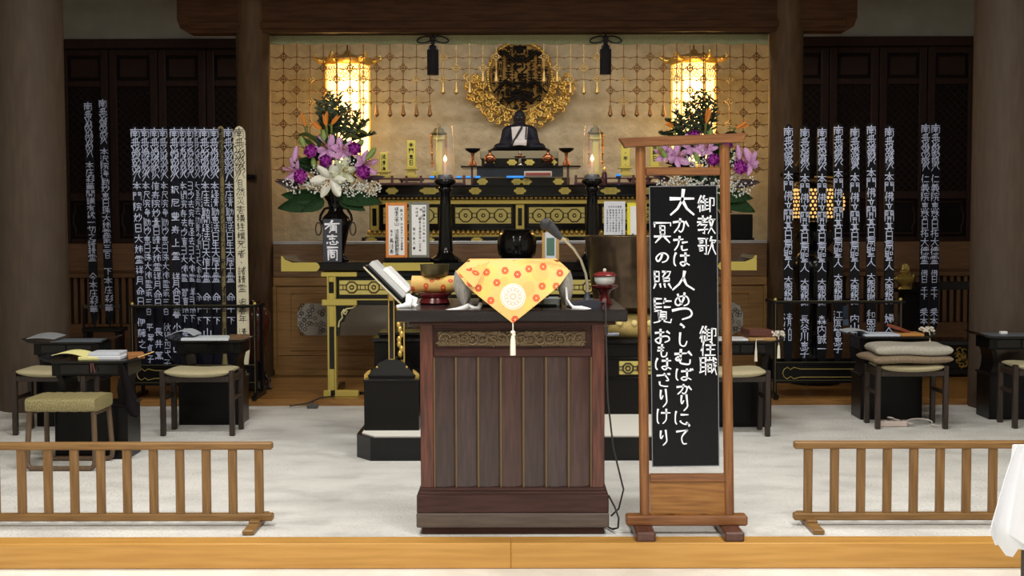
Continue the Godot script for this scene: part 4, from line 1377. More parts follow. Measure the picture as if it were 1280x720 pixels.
		var t := thing("blue_reflection", q[2], "light", Vector3(X(q[0], d), Y(223, d), -d), "glowing strips imitating blue reflections on the altar step")
		one("reflection_strip", q[0] - q[1] * 0.5, q[0] + q[1] * 0.5, py - 1.3, py + 1.4, d - 0.02, 0.012, m, t, 0.004)
		one("strip_foot", q[0] - q[1] * 0.5, q[0] + q[1] * 0.5, py + 1.4, 223.4, d - 0.018, 0.014, soft_black, t, 0.002)
		var li := OmniLight3D.new()  # faint light added around each imitated reflection
		li.name = "lamp_or_glow_light"
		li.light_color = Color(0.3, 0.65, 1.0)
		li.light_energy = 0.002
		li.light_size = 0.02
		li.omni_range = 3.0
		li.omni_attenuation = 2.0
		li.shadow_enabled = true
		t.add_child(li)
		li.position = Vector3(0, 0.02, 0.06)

func front_table() -> void:
	var D := 10.3
	var t := thing("altar_table", "long black lacquer table with gilt corners standing before the altar", "table", Vector3(0, 0.05, -D - 0.3))
	one("top", 352, 945, 327.5, 338, D, 0.62, black, t, 0.006)
	one("under_board", 403, 894, 339, 346, D + 0.03, 0.5, soft_black, t)
	for s in [-1, 1]:
		var ex := func(px: float) -> float: return px if s < 0 else 1297.0 - px
		var sp := func(a: float, b: float) -> Array: return [minf(ex.call(a), ex.call(b)), maxf(ex.call(a), ex.call(b))]
		var g := G.new()
		# upturned end of the top
		var e := X(ex.call(351.0), D)
		var yy := Y(327.5, D)
		g.x = Transform3D(Basis(), Vector3(0, 0, -D))
		g.prism(PackedVector2Array([Vector2(e, yy), Vector2(e, yy + 0.05), Vector2(e - s * 0.012, yy + 0.05), Vector2(e - s * 0.03, yy + 0.02), Vector2(e - s * 0.12, yy + 0.006), Vector2(e - s * 0.16, yy)]), -0.62, -0.006)
		obj("upturned_end", g, black, t)
		g = G.new()
		g.x = Transform3D(Basis(), Vector3(0, 0, -D))
		g.prism(PackedVector2Array([Vector2(e, yy), Vector2(e, yy + 0.05), Vector2(e - s * 0.012, yy + 0.05), Vector2(e - s * 0.03, yy + 0.022), Vector2(e - s * 0.075, yy + 0.006), Vector2(e - s * 0.09, yy)]), -0.005, 0.006)
		obj("gilt_end", g, brass, t)
		var q: Array = sp.call(350, 400)
		var c := W(q[0], 333, D)
		var dd := W(q[1], 333, D)
		g = G.new()
		g.x = Transform3D(Basis(), Vector3(0, 0, -D))
		var yl := Y(338.5, D)
		var yh := Y(327.5, D)
		var tip: float = dd.x if s < 0 else c.x
		g.prism(PackedVector2Array([Vector2(e, yl), Vector2(e, yh), Vector2(tip + s * 0.03, yh), Vector2(tip + s * 0.012, yh - 0.012), Vector2(tip, (yl + yh) * 0.5), Vector2(tip + s * 0.012, yl + 0.012), Vector2(tip + s * 0.03, yl)]), 0.0, 0.008)
		obj("corner_plate", g, brass, t)
		q = sp.call(478, 542)
		one("edge_plate", q[0], q[1], 328, 338.3, D - 0.006, 0.01, brass, t, 0.003)
		q = sp.call(401, 446)
		one("waist_plate", q[0], q[1], 339.5, 345.5, D + 0.02, 0.05, brass, t)
		q = sp.call(402, 446)
		one("rail_plate", q[0], q[1], 374, 381.5, D - 0.01, 0.06, brass, t)
		q = sp.call(404, 448)
		one("foot_plate", q[0], q[1], 488, 495.5, D - 0.02, 0.07, brass, t)
		# leg: a lacquer post in a gilt frame with three gilt sleeves
		var lg := one("leg", sp.call(411, 418)[0], sp.call(411, 418)[1], 345, 489, D + 0.01, 0.08, black, t)
		for w in [[409, 411.4], [417.6, 420]]:
			q = sp.call(w[0], w[1])
			one("gilt_edge", q[0], q[1], 345, 489, D, 0.09, brass, lg, 0.003)
		for w in [[345.5, 352], [366, 408], [461, 489]]:
			q = sp.call(411, 418)
			one("gilt_sleeve", q[0], q[1], w[0], w[1], D + 0.004, 0.05, brass, lg, 0.003)
		q = sp.call(411, 418)
		one("back_leg", q[0], q[1], 345, 489, D + 0.5, 0.07, black, t)
		q = sp.call(411, 418)
		var g5 := G.new()
		g5.bx(Vector3(X(q[0], D), 0.05, -D - 0.57), Vector3(X(q[1], D), 0.10, -D + 0.02), 0.005)
		obj("foot", g5, black, t)
		# scrolling gilt bracket in the corner
		g = G.new()
		var b := func(px: float, py: float) -> Vector3: return W(ex.call(px), py, D + 0.02)
		g.tube([b.call(423, 409), b.call(424, 402), b.call(428, 397), b.call(427, 391), b.call(430, 387), b.call(434, 389), b.call(432, 393), b.call(429, 392), b.call(433, 386), b.call(440, 385), b.call(445, 382)], 0.008, 5)
		obj("scroll_bracket", g, flat(C(214, 204, 150), 0.4, 0.5), t)
		g = G.new()
		g.x = Transform3D(Basis(), Vector3(0, 0, -D - 0.05))
		var pa := PackedVector2Array()
		for w in [[420, 420], [420, 382], [448, 382], [438, 388], [432, 396], [430, 402], [426, 404], [424, 420]]: pa.append(Vector2(b.call(w[0], w[1]).x, b.call(w[0], w[1]).y))
		g.prism(pa, 0, 0.02)
		obj("corner_bracket", g, black, t)
	one("frieze", 420, 877, 346, 374, D + 0.06, 0.05, black, t)
	octagon_panel(t, 424, 538, 350, 368, D + 0.05, 4, true)
	octagon_panel(t, 545, 752, 350, 368, D + 0.05, 7, true)
	octagon_panel(t, 759, 873, 350, 368, D + 0.05, 4, true)
	one("rail", 420, 877, 374, 381, D + 0.02, 0.06, black, t)
	one("rail_line", 420, 877, 373.4, 375, D + 0.012, 0.06, brass, t, 0.002)
	one("stretcher", 420, 877, 490, 494, D + 0.1, 0.05, black, t)
	# --- what stands on it
	vase(417, "black two-handled flower vase on the left end of the altar table")
	vase(876, "black two-handled flower vase on the altar table, mostly behind the hanging board")
	name_board()
	bouquet(417, 0, "arrangement of white and pink lilies, purple roses and dark evergreen in the left vase")
	bouquet(876, 1, "arrangement of pink lilies, purple roses and dark evergreen behind the hanging board stand")
	# framed notices
	for q in [[482, 509, 253, 322, C(226, 138, 62), "upright paper notice in an orange frame on the altar table", "orange_framed_notice"], [511, 536.5, 252, 322, C(128, 128, 116), "upright paper notice in a grey frame on the altar table", "grey_framed_notice"]]:
		var d := 10.42
		var n := thing("framed_notice", q[5], "notice", Vector3(X((q[0] + q[1]) * 0.5, d), Y(327, d), -d))
		var fm := flat(q[4], 0.5)
		one("backing", q[0] + 1, q[1] - 1, q[2] + 1, q[3], d + 0.012, 0.015, fm, n)
		one("sheet", q[0] + 3, q[1] - 3, q[2] + 3, q[3] - 3, d + 0.004, 0.008, paper, n, 0.001)
		for w in [[q[0], q[0] + 3.6, q[2], q[3]], [q[1] - 3.6, q[1], q[2], q[3]]]: one("frame_side", w[0], w[1], w[2], w[3], d, 0.024, fm, n)
		for w in [[q[2], q[2] + 3.6], [q[3] - 3.6, q[3]]]: one("frame_bar", q[0] + 3.6, q[1] - 3.6, w[0], w[1], d, 0.024, fm, n)
		one("foot", q[0] - 2, q[1] + 2, 322, 327, d - 0.05, 0.14, soft_black, n)
		var ink := G.new()
		var k := d / F
		var px: float = (q[0] + q[1]) * 0.5
		ink.x = Transform3D(Basis(), Vector3(X(px, d), Y(q[2], d), -d - 0.003))
		if q[0] < 500:
			column_of(ink, "祥有志本山修法会恩報謝御宝", Vector2(0.5, -5.5) * k, Vector2(5, 4.6) * k, 4.6 * k, 0.62 * k)
			column_of(ink, "第八百", Vector2(6.5, -8) * k, Vector2(3.2, 3.4) * k, 5.2 * k, 0.5 * k)
			column_of(ink, "門本法生一切之諸霊善", Vector2(6.6, -26) * k, Vector2(2.4, 2.6) * k, 3.4 * k, 0.38 * k)
			column_of(ink, "信士", Vector2(-6.2, -34) * k, Vector2(3, 3.2) * k, 4.6 * k, 0.5 * k)
			column_of(ink, "長泊寿", Vector2(-6, -45) * k, Vector2(4.4, 5.4) * k, 6.6 * k, 0.75 * k)
		else:
			column_of(ink, "法開講本二千八年一月", Vector2(6.2, -6) * k, Vector2(3.2, 3.2) * k, 4.6 * k, 0.5 * k)
			column_of(ink, "本山", Vector2(2.6, -8) * k, Vector2(3.4, 3.6) * k, 9 * k, 0.5 * k)
			column_of(ink, "開導之会命日本一三千年修", Vector2(1.2, -20) * k, Vector2(3, 3) * k, 3.9 * k, 0.45 * k)
			column_of(ink, "大法会", Vector2(-2.6, -7) * k, Vector2(3, 3) * k, 4.4 * k, 0.45 * k)
			column_of(ink, "信士寿八善", Vector2(-6.2, -32) * k, Vector2(3.2, 3.6) * k, 6 * k, 0.5 * k)
		obj("writing", ink, black_ink, n)
	# white and yellow printed cards on the right
	for q in [[755, 781.5, 252, 326, C(226, 230, 238), "white printed card standing on the altar table, right of the right candle"], [784, 808, 254, 326, C(238, 226, 66), "yellow edged card standing on the altar table behind the hanging board"]]:
		var d := 10.45
		var k := d / F
		var n := thing("printed_card", q[5], "card", Vector3(X((q[0] + q[1]) * 0.5, d), Y(327, d), -d))
		one("card", q[0], q[1], q[2], 327.4, d, 0.006, flat(q[4], 0.7), n, 0.001)
		var ink := G.new()
		ink.x = Transform3D(Basis(), Vector3(X((q[0] + q[1]) * 0.5, d), Y(q[2], d), -d + 0.002))
		if q[0] < 760:
			for c in 6: column_of(ink, ["法会日本開年月千善追", "清浄一切之諸精霊日", "南無本門佛立恩報謝", "御教歌大人御住職山", "開講有縁一切法会月", "自然災害追善法会日"][c], Vector2(9.5 - 3.7 * c, -10) * k, Vector2(2, 2.3) * k, 3.2 * k, 0.33 * k)
			for c in 6: glyph(ink, "法会日本追善"[c], Vector2(-8 + 2.9 * c, -5.5) * k, Vector2(2.2, 2.4) * k, 0.3 * k)
			obj("writing", ink, flat(C(120, 124, 150), 0.7), n)
		else:
			one("label_paper", q[0] + 4, q[1] - 4, q[2] + 4, 325, d - 0.001, 0.002, paper, n, 0.0)
			column_of(ink, "有志御宝信士法会本", Vector2(2, -8) * k, Vector2(4.6, 4.8) * k, 6.4 * k, 0.7 * k)
			column_of(ink, "清泊", Vector2(-5, -38) * k, Vector2(3, 3.2) * k, 4.6 * k, 0.5 * k)
			obj("writing", ink, black_ink, n)
	candle(557, "tall black candle stand with a lit candle in a glass chimney, left")
	candle(740, "tall black candle stand with a lit candle in a glass chimney, right")
	# black lobed drum-shaped pot
	var d := 10.45
	var c := Vector3(X(646, d), Y(327.5, 10.3), -d - 0.1)
	var bt := thing("lobed_pot", "polished black lobed pot on the altar table behind the patterned cloth", "pot", c)
	var g := G.new()
	g.lathe([Vector2(0, 0), Vector2(0.15, 0), Vector2(0.155, 0.012), Vector2(0.135, 0.026), Vector2(0, 0.03)], 32, c)
	obj("foot", g, black, bt)
	g = G.new()
	g.sheet(64, 14, func(u, v):
		var f: float = u * TAU
		var rr: float = [0.128, 0.146, 0.153, 0.157, 0.160, 0.162, 0.163, 0.163, 0.162, 0.160, 0.157, 0.152, 0.145, 0.132, 0.112][int(round(v * 14))]
		rr *= 1.0 - 0.028 * pow(absf(cos(f * 8.0)), 5.0)
		return c + Vector3(cos(f) * rr, 0.028 + 0.225 * v, sin(f) * rr))
	obj("bowl", g, black, bt)
	g = G.new()
	g.lathe([Vector2(0.108, 0.25), Vector2(0.118, 0.252), Vector2(0.118, 0.262), Vector2(0.11, 0.264), Vector2(0.104, 0.25), Vector2(0.1, 0.2)], 32, c)
	obj("rim", g, soft_black, bt)
	# digital clock
	var ck := thing("digital_clock", "small white digital clock with wooden sides behind the microphone", "clock", Vector3(X(688.5, 10.4), Y(326, 10.4), -10.4))
	for q in [[677.5, 681.5], [695, 699]]: one("wooden_side", q[0], q[1], 291, 325, 10.4, 0.05, flat(C(206, 164, 98), 0.5), ck)
	one("body", 681.3, 695.3, 290.5, 325, 10.395, 0.05, flat(C(226, 234, 244), 0.4), ck)
	one("display", 683.3, 693, 297.5, 319.5, 10.39, 0.01, flat(C(96, 132, 116), 0.25), ck, 0.002)
	one("foot", 677, 700, 324.5, 327, 10.38, 0.07, soft_black, ck)
	# black box on the altar base, right
	d = 11.95
	var bb := thing("black_box", "plain black box on the altar base right of the hanging board", "box", Vector3(X(918, d), Y(300, d), -d))
	one("body", 895, 941, 268.5, 299, d, 0.3, soft_black, bb, 0.006)
	one("base", 893, 943, 298, 301, d - 0.02, 0.34, black, bb)

func vase(px: float, label: String) -> void:
	var d := 10.55
	var k := d / F
	var c := Vector3(X(px + 3, d), Y(327.5, 10.3), -d)
	var t := thing("flower_vase", label, "vase", c, "black two-handled flower vases")
	var g := G.new()
	var prof := []
	for q in [[0, 0], [15, 0], [16, 2], [13, 6], [10.5, 9], [11, 16], [14, 30], [17, 43], [17.8, 50], [16.5, 55], [11, 60.5], [9, 64], [8.8, 69], [10.5, 75], [14, 80], [15, 82.5], [12, 82.5], [9, 76], [0, 72]]: prof.append(Vector2(q[0], q[1]) * k)
	g.lathe(prof, 36, c)
	obj("body", g, black, t)
	for s in [-1.0, 1.0]:
		g = G.new()
		g.tube([c + Vector3(s * 9 * k, 67 * k, 0), c + Vector3(s * 14 * k, 66 * k, 0), c + Vector3(s * 19 * k, 58 * k, 0), c + Vector3(s * 20 * k, 52 * k, 0), c + Vector3(s * 16 * k, 46 * k, 0)], 0.011, 7)
		obj("handle", g, black, t)
		g = G.new()
		var rg := []
		for i in 16: rg.append(c + Vector3(s * 21.5 * k, 41 * k, 0.02) + Vector3(cos(TAU * i / 16) * 3.6 * k, sin(TAU * i / 16) * 8 * k, 0.0))
		g.tube(rg, 0.006, 6, true)
		obj("ring", g, dark_wood, t)

func name_board() -> void:
	var d := 10.38
	var k := d / F
	var c := Vector3(X(415, d), Y(327.5, 10.3), -d)
	var t := thing("name_board", "dark plaque with white brush characters leaning on the left vase", "plaque", c)
	var g := G.new()
	g.x = Transform3D(Basis(Vector3.RIGHT, -0.05), c)
	g.bx(Vector3(-12 * k, 0, -0.012), Vector3(12 * k, 54 * k, 0), 0.002)
	obj("board", g, flat(C(46, 48, 58), 0.5), t)
	g = G.new()
	g.x = Transform3D(Basis(Vector3.RIGHT, -0.05), c + Vector3(0, 0, 0.002))
	column_of(g, "有", Vector2(0, 52) * k, Vector2(18, 15) * k, 1, 2.3 * k)
	column_of(g, "志", Vector2(0, 34) * k, Vector2(15, 12) * k, 1, 2.0 * k)
	column_of(g, "一", Vector2(0.5, 22) * k, Vector2(13, 7) * k, 1, 2.4 * k)
	column_of(g, "同", Vector2(0.5, 15.5) * k, Vector2(12, 13) * k, 1, 2.3 * k)
	obj("characters", g, white_ink, t)

func candle(px: float, label: String) -> void:
	var d := 10.5
	var k := d / F
	var c := Vector3(X(px, d), Y(327.5, 10.3), -d + 0.02)
	var t := thing("candle_stand", label, "candle stand", c, "tall black candle stands")
	var g := G.new()
	var prof := []
	for q in [[0, 0], [19, 0], [20, 2], [18, 4.5], [12.5, 8], [9.6, 13], [9, 20], [8.2, 40], [7, 70], [6.2, 90], [8.5, 92], [9, 95], [7, 97], [12.5, 101], [13.5, 104], [12.5, 106], [0, 106]]: prof.append(Vector2(q[0], q[1] * 0.96) * k)
	g.lathe(prof, 36, c)
	obj("stand", g, black, t)
	g = G.new()
	prof = []
	for q in [[0, 105], [9, 105], [10.2, 108], [9.2, 112], [8.5, 112], [8, 108], [0, 107]]: prof.append(Vector2(q[0], q[1] - 4.2) * k)
	g.lathe(prof, 28, c)
	obj("candle_cup", g, flat(C(96, 98, 108), 0.25, 0.5), t)
	g = G.new()
	g.x = Transform3D(Basis(), Vector3(0, -4.2 * k, 0))
	g.lathe([Vector2(10.6 * k, 106 * k), Vector2(11.4 * k, 112 * k), Vector2(11.2 * k, 140 * k), Vector2(9.6 * k, 172 * k)], 36, c)
	var gl := StandardMaterial3D.new()
	gl.albedo_color = Color(0.9, 0.9, 0.92, 0.06)
	gl.transparency = BaseMaterial3D.TRANSPARENCY_ALPHA
	gl.roughness = 0.05
	gl.cull_mode = BaseMaterial3D.CULL_DISABLED
	obj("glass_chimney", g, gl, t)
	g = G.new()
	g.x = Transform3D(Basis(), Vector3(0, -4.2 * k, 0))
	g.lathe([Vector2(0, 107 * k), Vector2(2.5 * k, 107 * k), Vector2(2.1 * k, 127 * k), Vector2(0, 127.6 * k)], 14, c)
	var wax := flat(C(252, 242, 226), 0.5).duplicate() as StandardMaterial3D
	wax.backlight_enabled = true
	wax.backlight = Color(0.9, 0.75, 0.55)
	obj("candle", g, wax, t)
	g = G.new()
	g.x = Transform3D(Basis(), Vector3(0, -4.2 * k, 0))
	g.lathe([Vector2(0, 128 * k), Vector2(1.9 * k, 130 * k), Vector2(2.3 * k, 131.5 * k), Vector2(1.4 * k, 134 * k), Vector2(0.5 * k, 136 * k), Vector2(0, 137 * k)], 12, c)
	var fm := StandardMaterial3D.new()
	fm.albedo_color = C(255, 230, 180)
	fm.emission_enabled = true
	fm.emission = Color(1.0, 0.85, 0.6)
	fm.emission_energy_multiplier = 5.0
	obj("flame", g, fm, t)
	var l := OmniLight3D.new()
	l.name = "flame_light"
	l.light_color = Color(1.0, 0.7, 0.38)
	l.light_energy = 0.02
	l.light_size = 0.015
	l.omni_range = 8.0
	l.omni_attenuation = 2.0
	l.shadow_enabled = true
	t.add_child(l)
	l.position = Vector3(0, 128 * k, 0)

# a curved petal or leaf growing from the origin along +y, its face to +z
func petal(g: G, ln: float, wd: float, curl: float, cup: float, nu := 3, nv := 6, tip := 0.5) -> void:
	g.sheet(nu, nv, func(u, v):
		var w: float = wd * pow(sin(PI * clampf(0.06 + 0.94 * pow(v, tip * 1.5), 0.0, 1.0)), 0.8)
		var s: float = (u - 0.5)
		var a: float = curl * v
		return Vector3(s * w, ln * (sin(a) / curl if absf(curl) > 0.01 else v), -ln * ((1.0 - cos(a)) / curl if absf(curl) > 0.01 else 0.0) + cup * 4.0 * s * s * w))

func aim(d: Vector3, roll := 0.0) -> Basis:
	# turns +y to d
	var y := d.normalized()
	var z := Vector3(0, 0, 1)
	if absf(y.dot(z)) > 0.95: z = Vector3(0, 1, 0)
	var xx := y.cross(z).normalized()
	z = xx.cross(y).normalized()
	return Basis(xx, y, z) * Basis(Vector3.UP, roll)

func lily(t: Node3D, called: String, at: Vector3, face: Vector3, r: float, m: Material, open := 1.0) -> void:
	var g := G.new()
	for i in 6:
		var f := TAU * i / 6
		var b := aim(face)
		g.x = Transform3D(b * Basis(Vector3.UP, f) * Basis(Vector3.RIGHT, 0.62 * open), at - face.normalized() * r * 0.5)
		petal(g, r * 1.25, r * (0.62 if i % 2 == 0 else 0.48), -1.0 * open, 0.5, 4, 7)
	var o := obj(called, g, m, t)
	g = G.new()
	for i in 6:
		var f := TAU * i / 6
		var dirv := (aim(face) * Vector3(cos(f) * 0.22, 1.0, sin(f) * 0.22)).normalized()
		var p := at - face.normalized() * r * 0.35
		g.tube([p, p + dirv * r * 0.75], 0.0022, 4)
		g.ball(p + dirv * r * 0.78, Vector3(0.006, 0.006, 0.006), 6, 4)
	obj("stamens", g, flat(C(168, 110, 40), 0.7), o)

func rose(t: Node3D, at: Vector3, face: Vector3, r: float, m: Material, rg: RandomNumberGenerator) -> void:
	var g := G.new()
	var b := aim(face)
	for ringk in 4:
		var n: int = [3, 4, 5, 6][ringk]
		for i in n:
			var f := TAU * i / n + ringk * 0.7
			var rr: float = r * [0.18, 0.38, 0.6, 0.8][ringk]
			g.x = Transform3D(b * Basis(Vector3.UP, f), at - face.normalized() * r * 0.6) * Transform3D(Basis(Vector3.RIGHT, 0.1 + 0.16 * ringk), Vector3(0, 0.0, rr * 0.55))
			petal(g, r * (1.2 - 0.1 * ringk), r * (0.85 + 0.16 * ringk), 0.9 - 0.25 * ringk, -0.75, 5, 6, 0.95)
	obj("purple_rose", g, m, t)

func bouquet(pc: float, kind: int, label: String) -> void:
	var D := 10.5
	var k := D / F
	var base := Vector3(X(pc + 3, D), Y(247, D), -D - 0.05)
	var t := thing("flower_arrangement", label, "flowers", base)
	var rg := RandomNumberGenerator.new()
	rg.seed = 77 + kind
	var s := 1.0 if kind == 0 else -1.0
	var P := func(dx: float, py: float, z: float) -> Vector3: return Vector3(X(pc, D) + s * dx * k, Y(py, D), -D + z)
	var leafm := grain([C(26, 46, 27), C(36, 62, 34), C(48, 76, 42)], Vector3(8, 8, 8), 0.7, 81, 0.03, 0.0, true, 0.25)
	var dkleaf := flat(C(30, 50, 36), 0.5)
	var needle := grain([C(56, 68, 48), C(72, 84, 58), C(88, 96, 66)], Vector3(6, 6, 6), 0.6, 82, 0.04)
	var olive := flat(C(112, 118, 56), 0.5)
	var white := flat(C(238, 238, 226), 0.55)
	var pink := grain([C(196, 130, 196), C(216, 160, 212), C(232, 198, 226)], Vector3(14, 14, 14), 0.55, 83, 0.03)
	var purple := grain([C(150, 38, 150), C(176, 52, 174), C(194, 86, 192)], Vector3(14, 14, 14), 0.5, 84, 0.03)
	var green := flat(C(136, 160, 88), 0.5)
	var orange := flat(C(218, 132, 42), 0.5)
	# evergreen spire: forked sprigs with needle leaves
	for i in 9:
		var g := G.new()
		var top: Vector3 = P.call([-2, -16, 8, 20, -8, 32, 42, 2, 50][i], [113, 126, 116, 128, 120, 138, 150, 122, 168][i], [0.0, 0.02, -0.02, 0.02, 0.05, 0.0, 0.02, 0.06, 0.0][i])
		var root: Vector3 = P.call([0, -5, 4, 6, -3, 8, 10, 2, 14][i], 178, 0.0)
		var mid := (top + root) * 0.5 + Vector3((top.x - root.x) * 0.25, 0.02, 0.01)
		g.tube([root, mid, top], [0.007, 0.006, 0.003], 5)
		for j in 64:
			var f := 0.12 + 0.88 * j / 64.0
			var p := root.bezier_interpolate(mid, mid, top, f)
			var a := rnd(rg, 0, TAU)
			var dd := Vector3(cos(a), rnd(rg, 0.25, 0.9), sin(a) * 0.8)
			var ln := rnd(rg, 0.04, 0.085) * (1.25 - 0.6 * f)
			g.x = Transform3D(aim(dd, a), p)
			petal(g, ln, 0.019, 0.4, 0.3, 2, 3)
			g.x = Transform3D(aim(dd + Vector3(0.6 * sin(a), 0.1, 0), a), p + dd.normalized() * ln * 0.4)
			petal(g, ln * 0.6, 0.011, 0.4, 0.3, 2, 3)
			g.x = Transform3D()
		obj("evergreen_sprig", g, needle, t)
	# bird-of-paradise flowers
	for q in [[-32, 158, -38, 142], [-6, 158, -9, 139], [0, 156, 12, 144], [-12, 162, -24, 152]] if kind == 0 else [[-4, 156, -8, 134], [36, 160, 48, 154], [-40, 162, -58, 156]]:
		var g := G.new()
		var a: Vector3 = P.call(q[0], q[1], 0.08)
		var b: Vector3 = P.call(q[2], q[3], 0.1)
		for w in 4:
			var dd := (b - a).normalized() + Vector3(rnd(rg, -0.3, 0.3), rnd(rg, -0.2, 0.3), rnd(rg, -0.2, 0.3))
			g.x = Transform3D(aim(dd), a)
			petal(g, (b - a).length() * rnd(rg, 0.8, 1.1), 0.026, 0.2, 0.3, 2, 5)
		g.x = Transform3D()
		obj("orange_bloom", g, orange, t)
		g = G.new()
		g.tube([P.call(q[0] * 0.3, 200, 0.0), P.call(q[0] * 0.9, 172, 0.05), a, a + (a - b) * 0.5 * Vector3(1, 0.1, 1)], [0.007, 0.008, 0.014, 0.004], 6)
		obj("spathe", g, olive, t)
	# long arched leaves
	for q in [[-6, 195, -30, 152, -48, 176], [4, 190, 34, 150, 48, 172], [-10, 195, -44, 160, -40, 182], [0, 188, 18, 158, 40, 178]]:
		var g := G.new()
		var a: Vector3 = P.call(q[0], q[1], 0.02)
		var b: Vector3 = P.call(q[2], q[3], 0.08)
		var c: Vector3 = P.call(q[4], q[5], 0.1)
		g.sheet(2, 10, func(u, v):
			var p := a.lerp(b, v).lerp(b.lerp(c, v), v)
			var w := 0.045 * sin(PI * (0.1 + 0.88 * v))
			return p + Vector3(0.5, 0.6, 0.6).normalized() * (u - 0.5) * w, 0.002)
		obj("arched_leaf", g, flat(C(86, 100, 50), 0.5) if kind == 0 else dkleaf, t)
	# lilies
	var pinks := [[-6, 184, 0.12, -0.2, 0.3, 15], [16, 187, 0.12, 0.3, 0.35, 14], [-50, 213, 0.08, -0.9, 0.25, 15], [44, 205, 0.1, 0.8, 0.3, 15]] if kind == 0 else [[12, 182, 0.12, -0.2, 0.4, 14], [30, 196, 0.14, -0.4, 0.2, 15], [-52, 204, 0.12, 0.9, 0.3, 16], [50, 192, 0.1, 0.9, 0.3, 12], [-4, 186, 0.12, 0.2, 0.4, 12]]
	for q in pinks: lily(t, "pink_lily", P.call(q[0], q[1], q[2] + 0.02), Vector3(q[3] * s, q[4], 1.0), q[5] * 1.14 * k, pink)
	if kind == 0:
		lily(t, "white_lily", P.call(-2, 227, 0.2), Vector3(-0.15, -0.3, 1), 22 * k, white, 1.05)
		lily(t, "white_lily", P.call(17, 214, 0.17), Vector3(0.45, 0.1, 1), 18 * k, flat(C(216, 222, 190), 0.55), 0.9)
	# roses
	var roses := [[-23, 190, 11], [30, 187, 11], [-5, 202, 10.5], [-36, 221, 12], [40, 216, 12]] if kind == 0 else [[-11, 202, 11], [-44, 211, 12], [-28, 182, 9], [12, 172, 9]]
	for q in roses: rose(t, P.call(q[0], q[1], 0.17), Vector3(q[0] * 0.012 * s, 0.25, 1), q[2] * k, purple, rg)
	# buds
	for q in [[-45, 201, -42, 184, 0], [-20, 210, -22, 198, 1], [44, 200, 55, 186, 1], [-32, 184, -37, 172, 1], [-8, 176, -9, 164, 1], [33, 184, 40, 176, 1], [6, 204, 10, 192, 1]]:
		var g := G.new()
		var a: Vector3 = P.call(q[0], q[1], 0.12)
		var b: Vector3 = P.call(q[2], q[3], 0.13)
		g.tube([a, a.lerp(b, 0.3), a.lerp(b, 0.7), b, b + (b - a) * 0.08], [0.01, 0.025, 0.024, 0.012, 0.002], 8)
		g.tube([P.call(q[0] * 0.5, 222, 0.0), a], 0.005, 5)
		obj("lily_bud", g, pink if q[4] == 0 else green, t)
	# leaves among and below the blooms
	for i in 16:
		var a := PI * (0.05 + 0.9 * i / 15.0)
		var g := G.new()
		var p: Vector3 = P.call(cos(a) * 22.0, 216 - sin(a) * 26, 0.05)
		g.x = Transform3D(aim(Vector3(cos(a) * 1.1 * s, sin(a) * 0.7 + rnd(rg, -0.2, 0.3), 0.7), rnd(rg, -0.6, 0.6)), p)
		petal(g, rnd(rg, 0.14, 0.2), 0.065, 0.7, 0.3, 4, 7)
		obj("leaf", g, leafm if i % 3 else dkleaf, t)
	for q in [[-14, 247, -64, 262, 0.15], [-12, 245, -60, 246, 0.13], [8, 246, 60, 250, 0.14], [10, 248, 40, 260, 0.12], [-10, 250, -34, 264, 0.1], [-40, 235, -68, 228, 0.05], [-36, 230, -66, 226, 0.04], [40, 226, 64, 220, 0.05]]:
		var g := G.new()
		var a: Vector3 = P.call(q[0], q[1], 0.08)
		var b: Vector3 = P.call(q[2], q[3], 0.16)
		g.x = Transform3D(aim(b - a, -0.25), a)
		petal(g, (b - a).length() * 1.05, q[4], 0.5, 0.2, 4, 8)
		obj("broad_leaf", g, leafm if q[4] > 0.08 else flat(C(48, 26, 34), 0.5), t)
	# baby's breath: hundreds of tiny white flowers on fine stems
	var g2 := G.new()
	for q in [[-40, 230, 20, 12, 110], [24, 234, 22, 12, 170], [46, 236, 16, 11, 110], [4, 200, 16, 9, 70], [-20, 232, 9, 10, 60], [24, 205, 12, 10, 50], [-12, 212, 14, 8, 40]] if kind == 0 else [[6, 200, 18, 16, 120], [30, 232, 30, 10, 170], [-44, 232, 20, 16, 150], [-8, 234, 30, 10, 130], [-30, 200, 10, 14, 60]]:
		for i in q[4]:
			var a := rnd(rg, 0, TAU)
			var r := sqrt(rg.randf())
			var p: Vector3 = P.call(q[0] + cos(a) * r * q[2], q[1] + sin(a) * r * q[3], rnd(rg, 0.06, 0.17))
			g2.ball(p, Vector3.ONE * rnd(rg, 0.006, 0.0095), 5, 3)
	obj("tiny_white_flowers", g2, flat(C(236, 238, 230), 0.7), t).set_meta("kind", "stuff")
	g2 = G.new()
	for i in 40:
		var p: Vector3 = P.call(rnd(rg, -52, 52), rnd(rg, 215, 246), rnd(rg, 0.04, 0.12))
		g2.tube([base + Vector3(0, 0.0, 0.05), p.lerp(base, 0.4) + Vector3(0, 0.03, 0), p], 0.002, 3)
	obj("fine_stems", g2, flat(C(66, 84, 50), 0.6), t).set_meta("kind", "stuff")
	# a dense dark heart so that the blooms sit in foliage
	for i in 22:
		var g := G.new()
		var a := rnd(rg, 0, TAU)
		var p: Vector3 = P.call(cos(a) * rnd(rg, 4, 30), 222 + sin(a) * rnd(rg, 2, 22), rnd(rg, -0.04, 0.06))
		g.x = Transform3D(aim(Vector3(rnd(rg, -1, 1), rnd(rg, -0.3, 1), rnd(rg, 0.1, 0.8)), rnd(rg, -1, 1)), p)
		petal(g, rnd(rg, 0.1, 0.17), 0.075, 0.8, 0.3, 3, 5)
		obj("leaf", g, dkleaf, t)

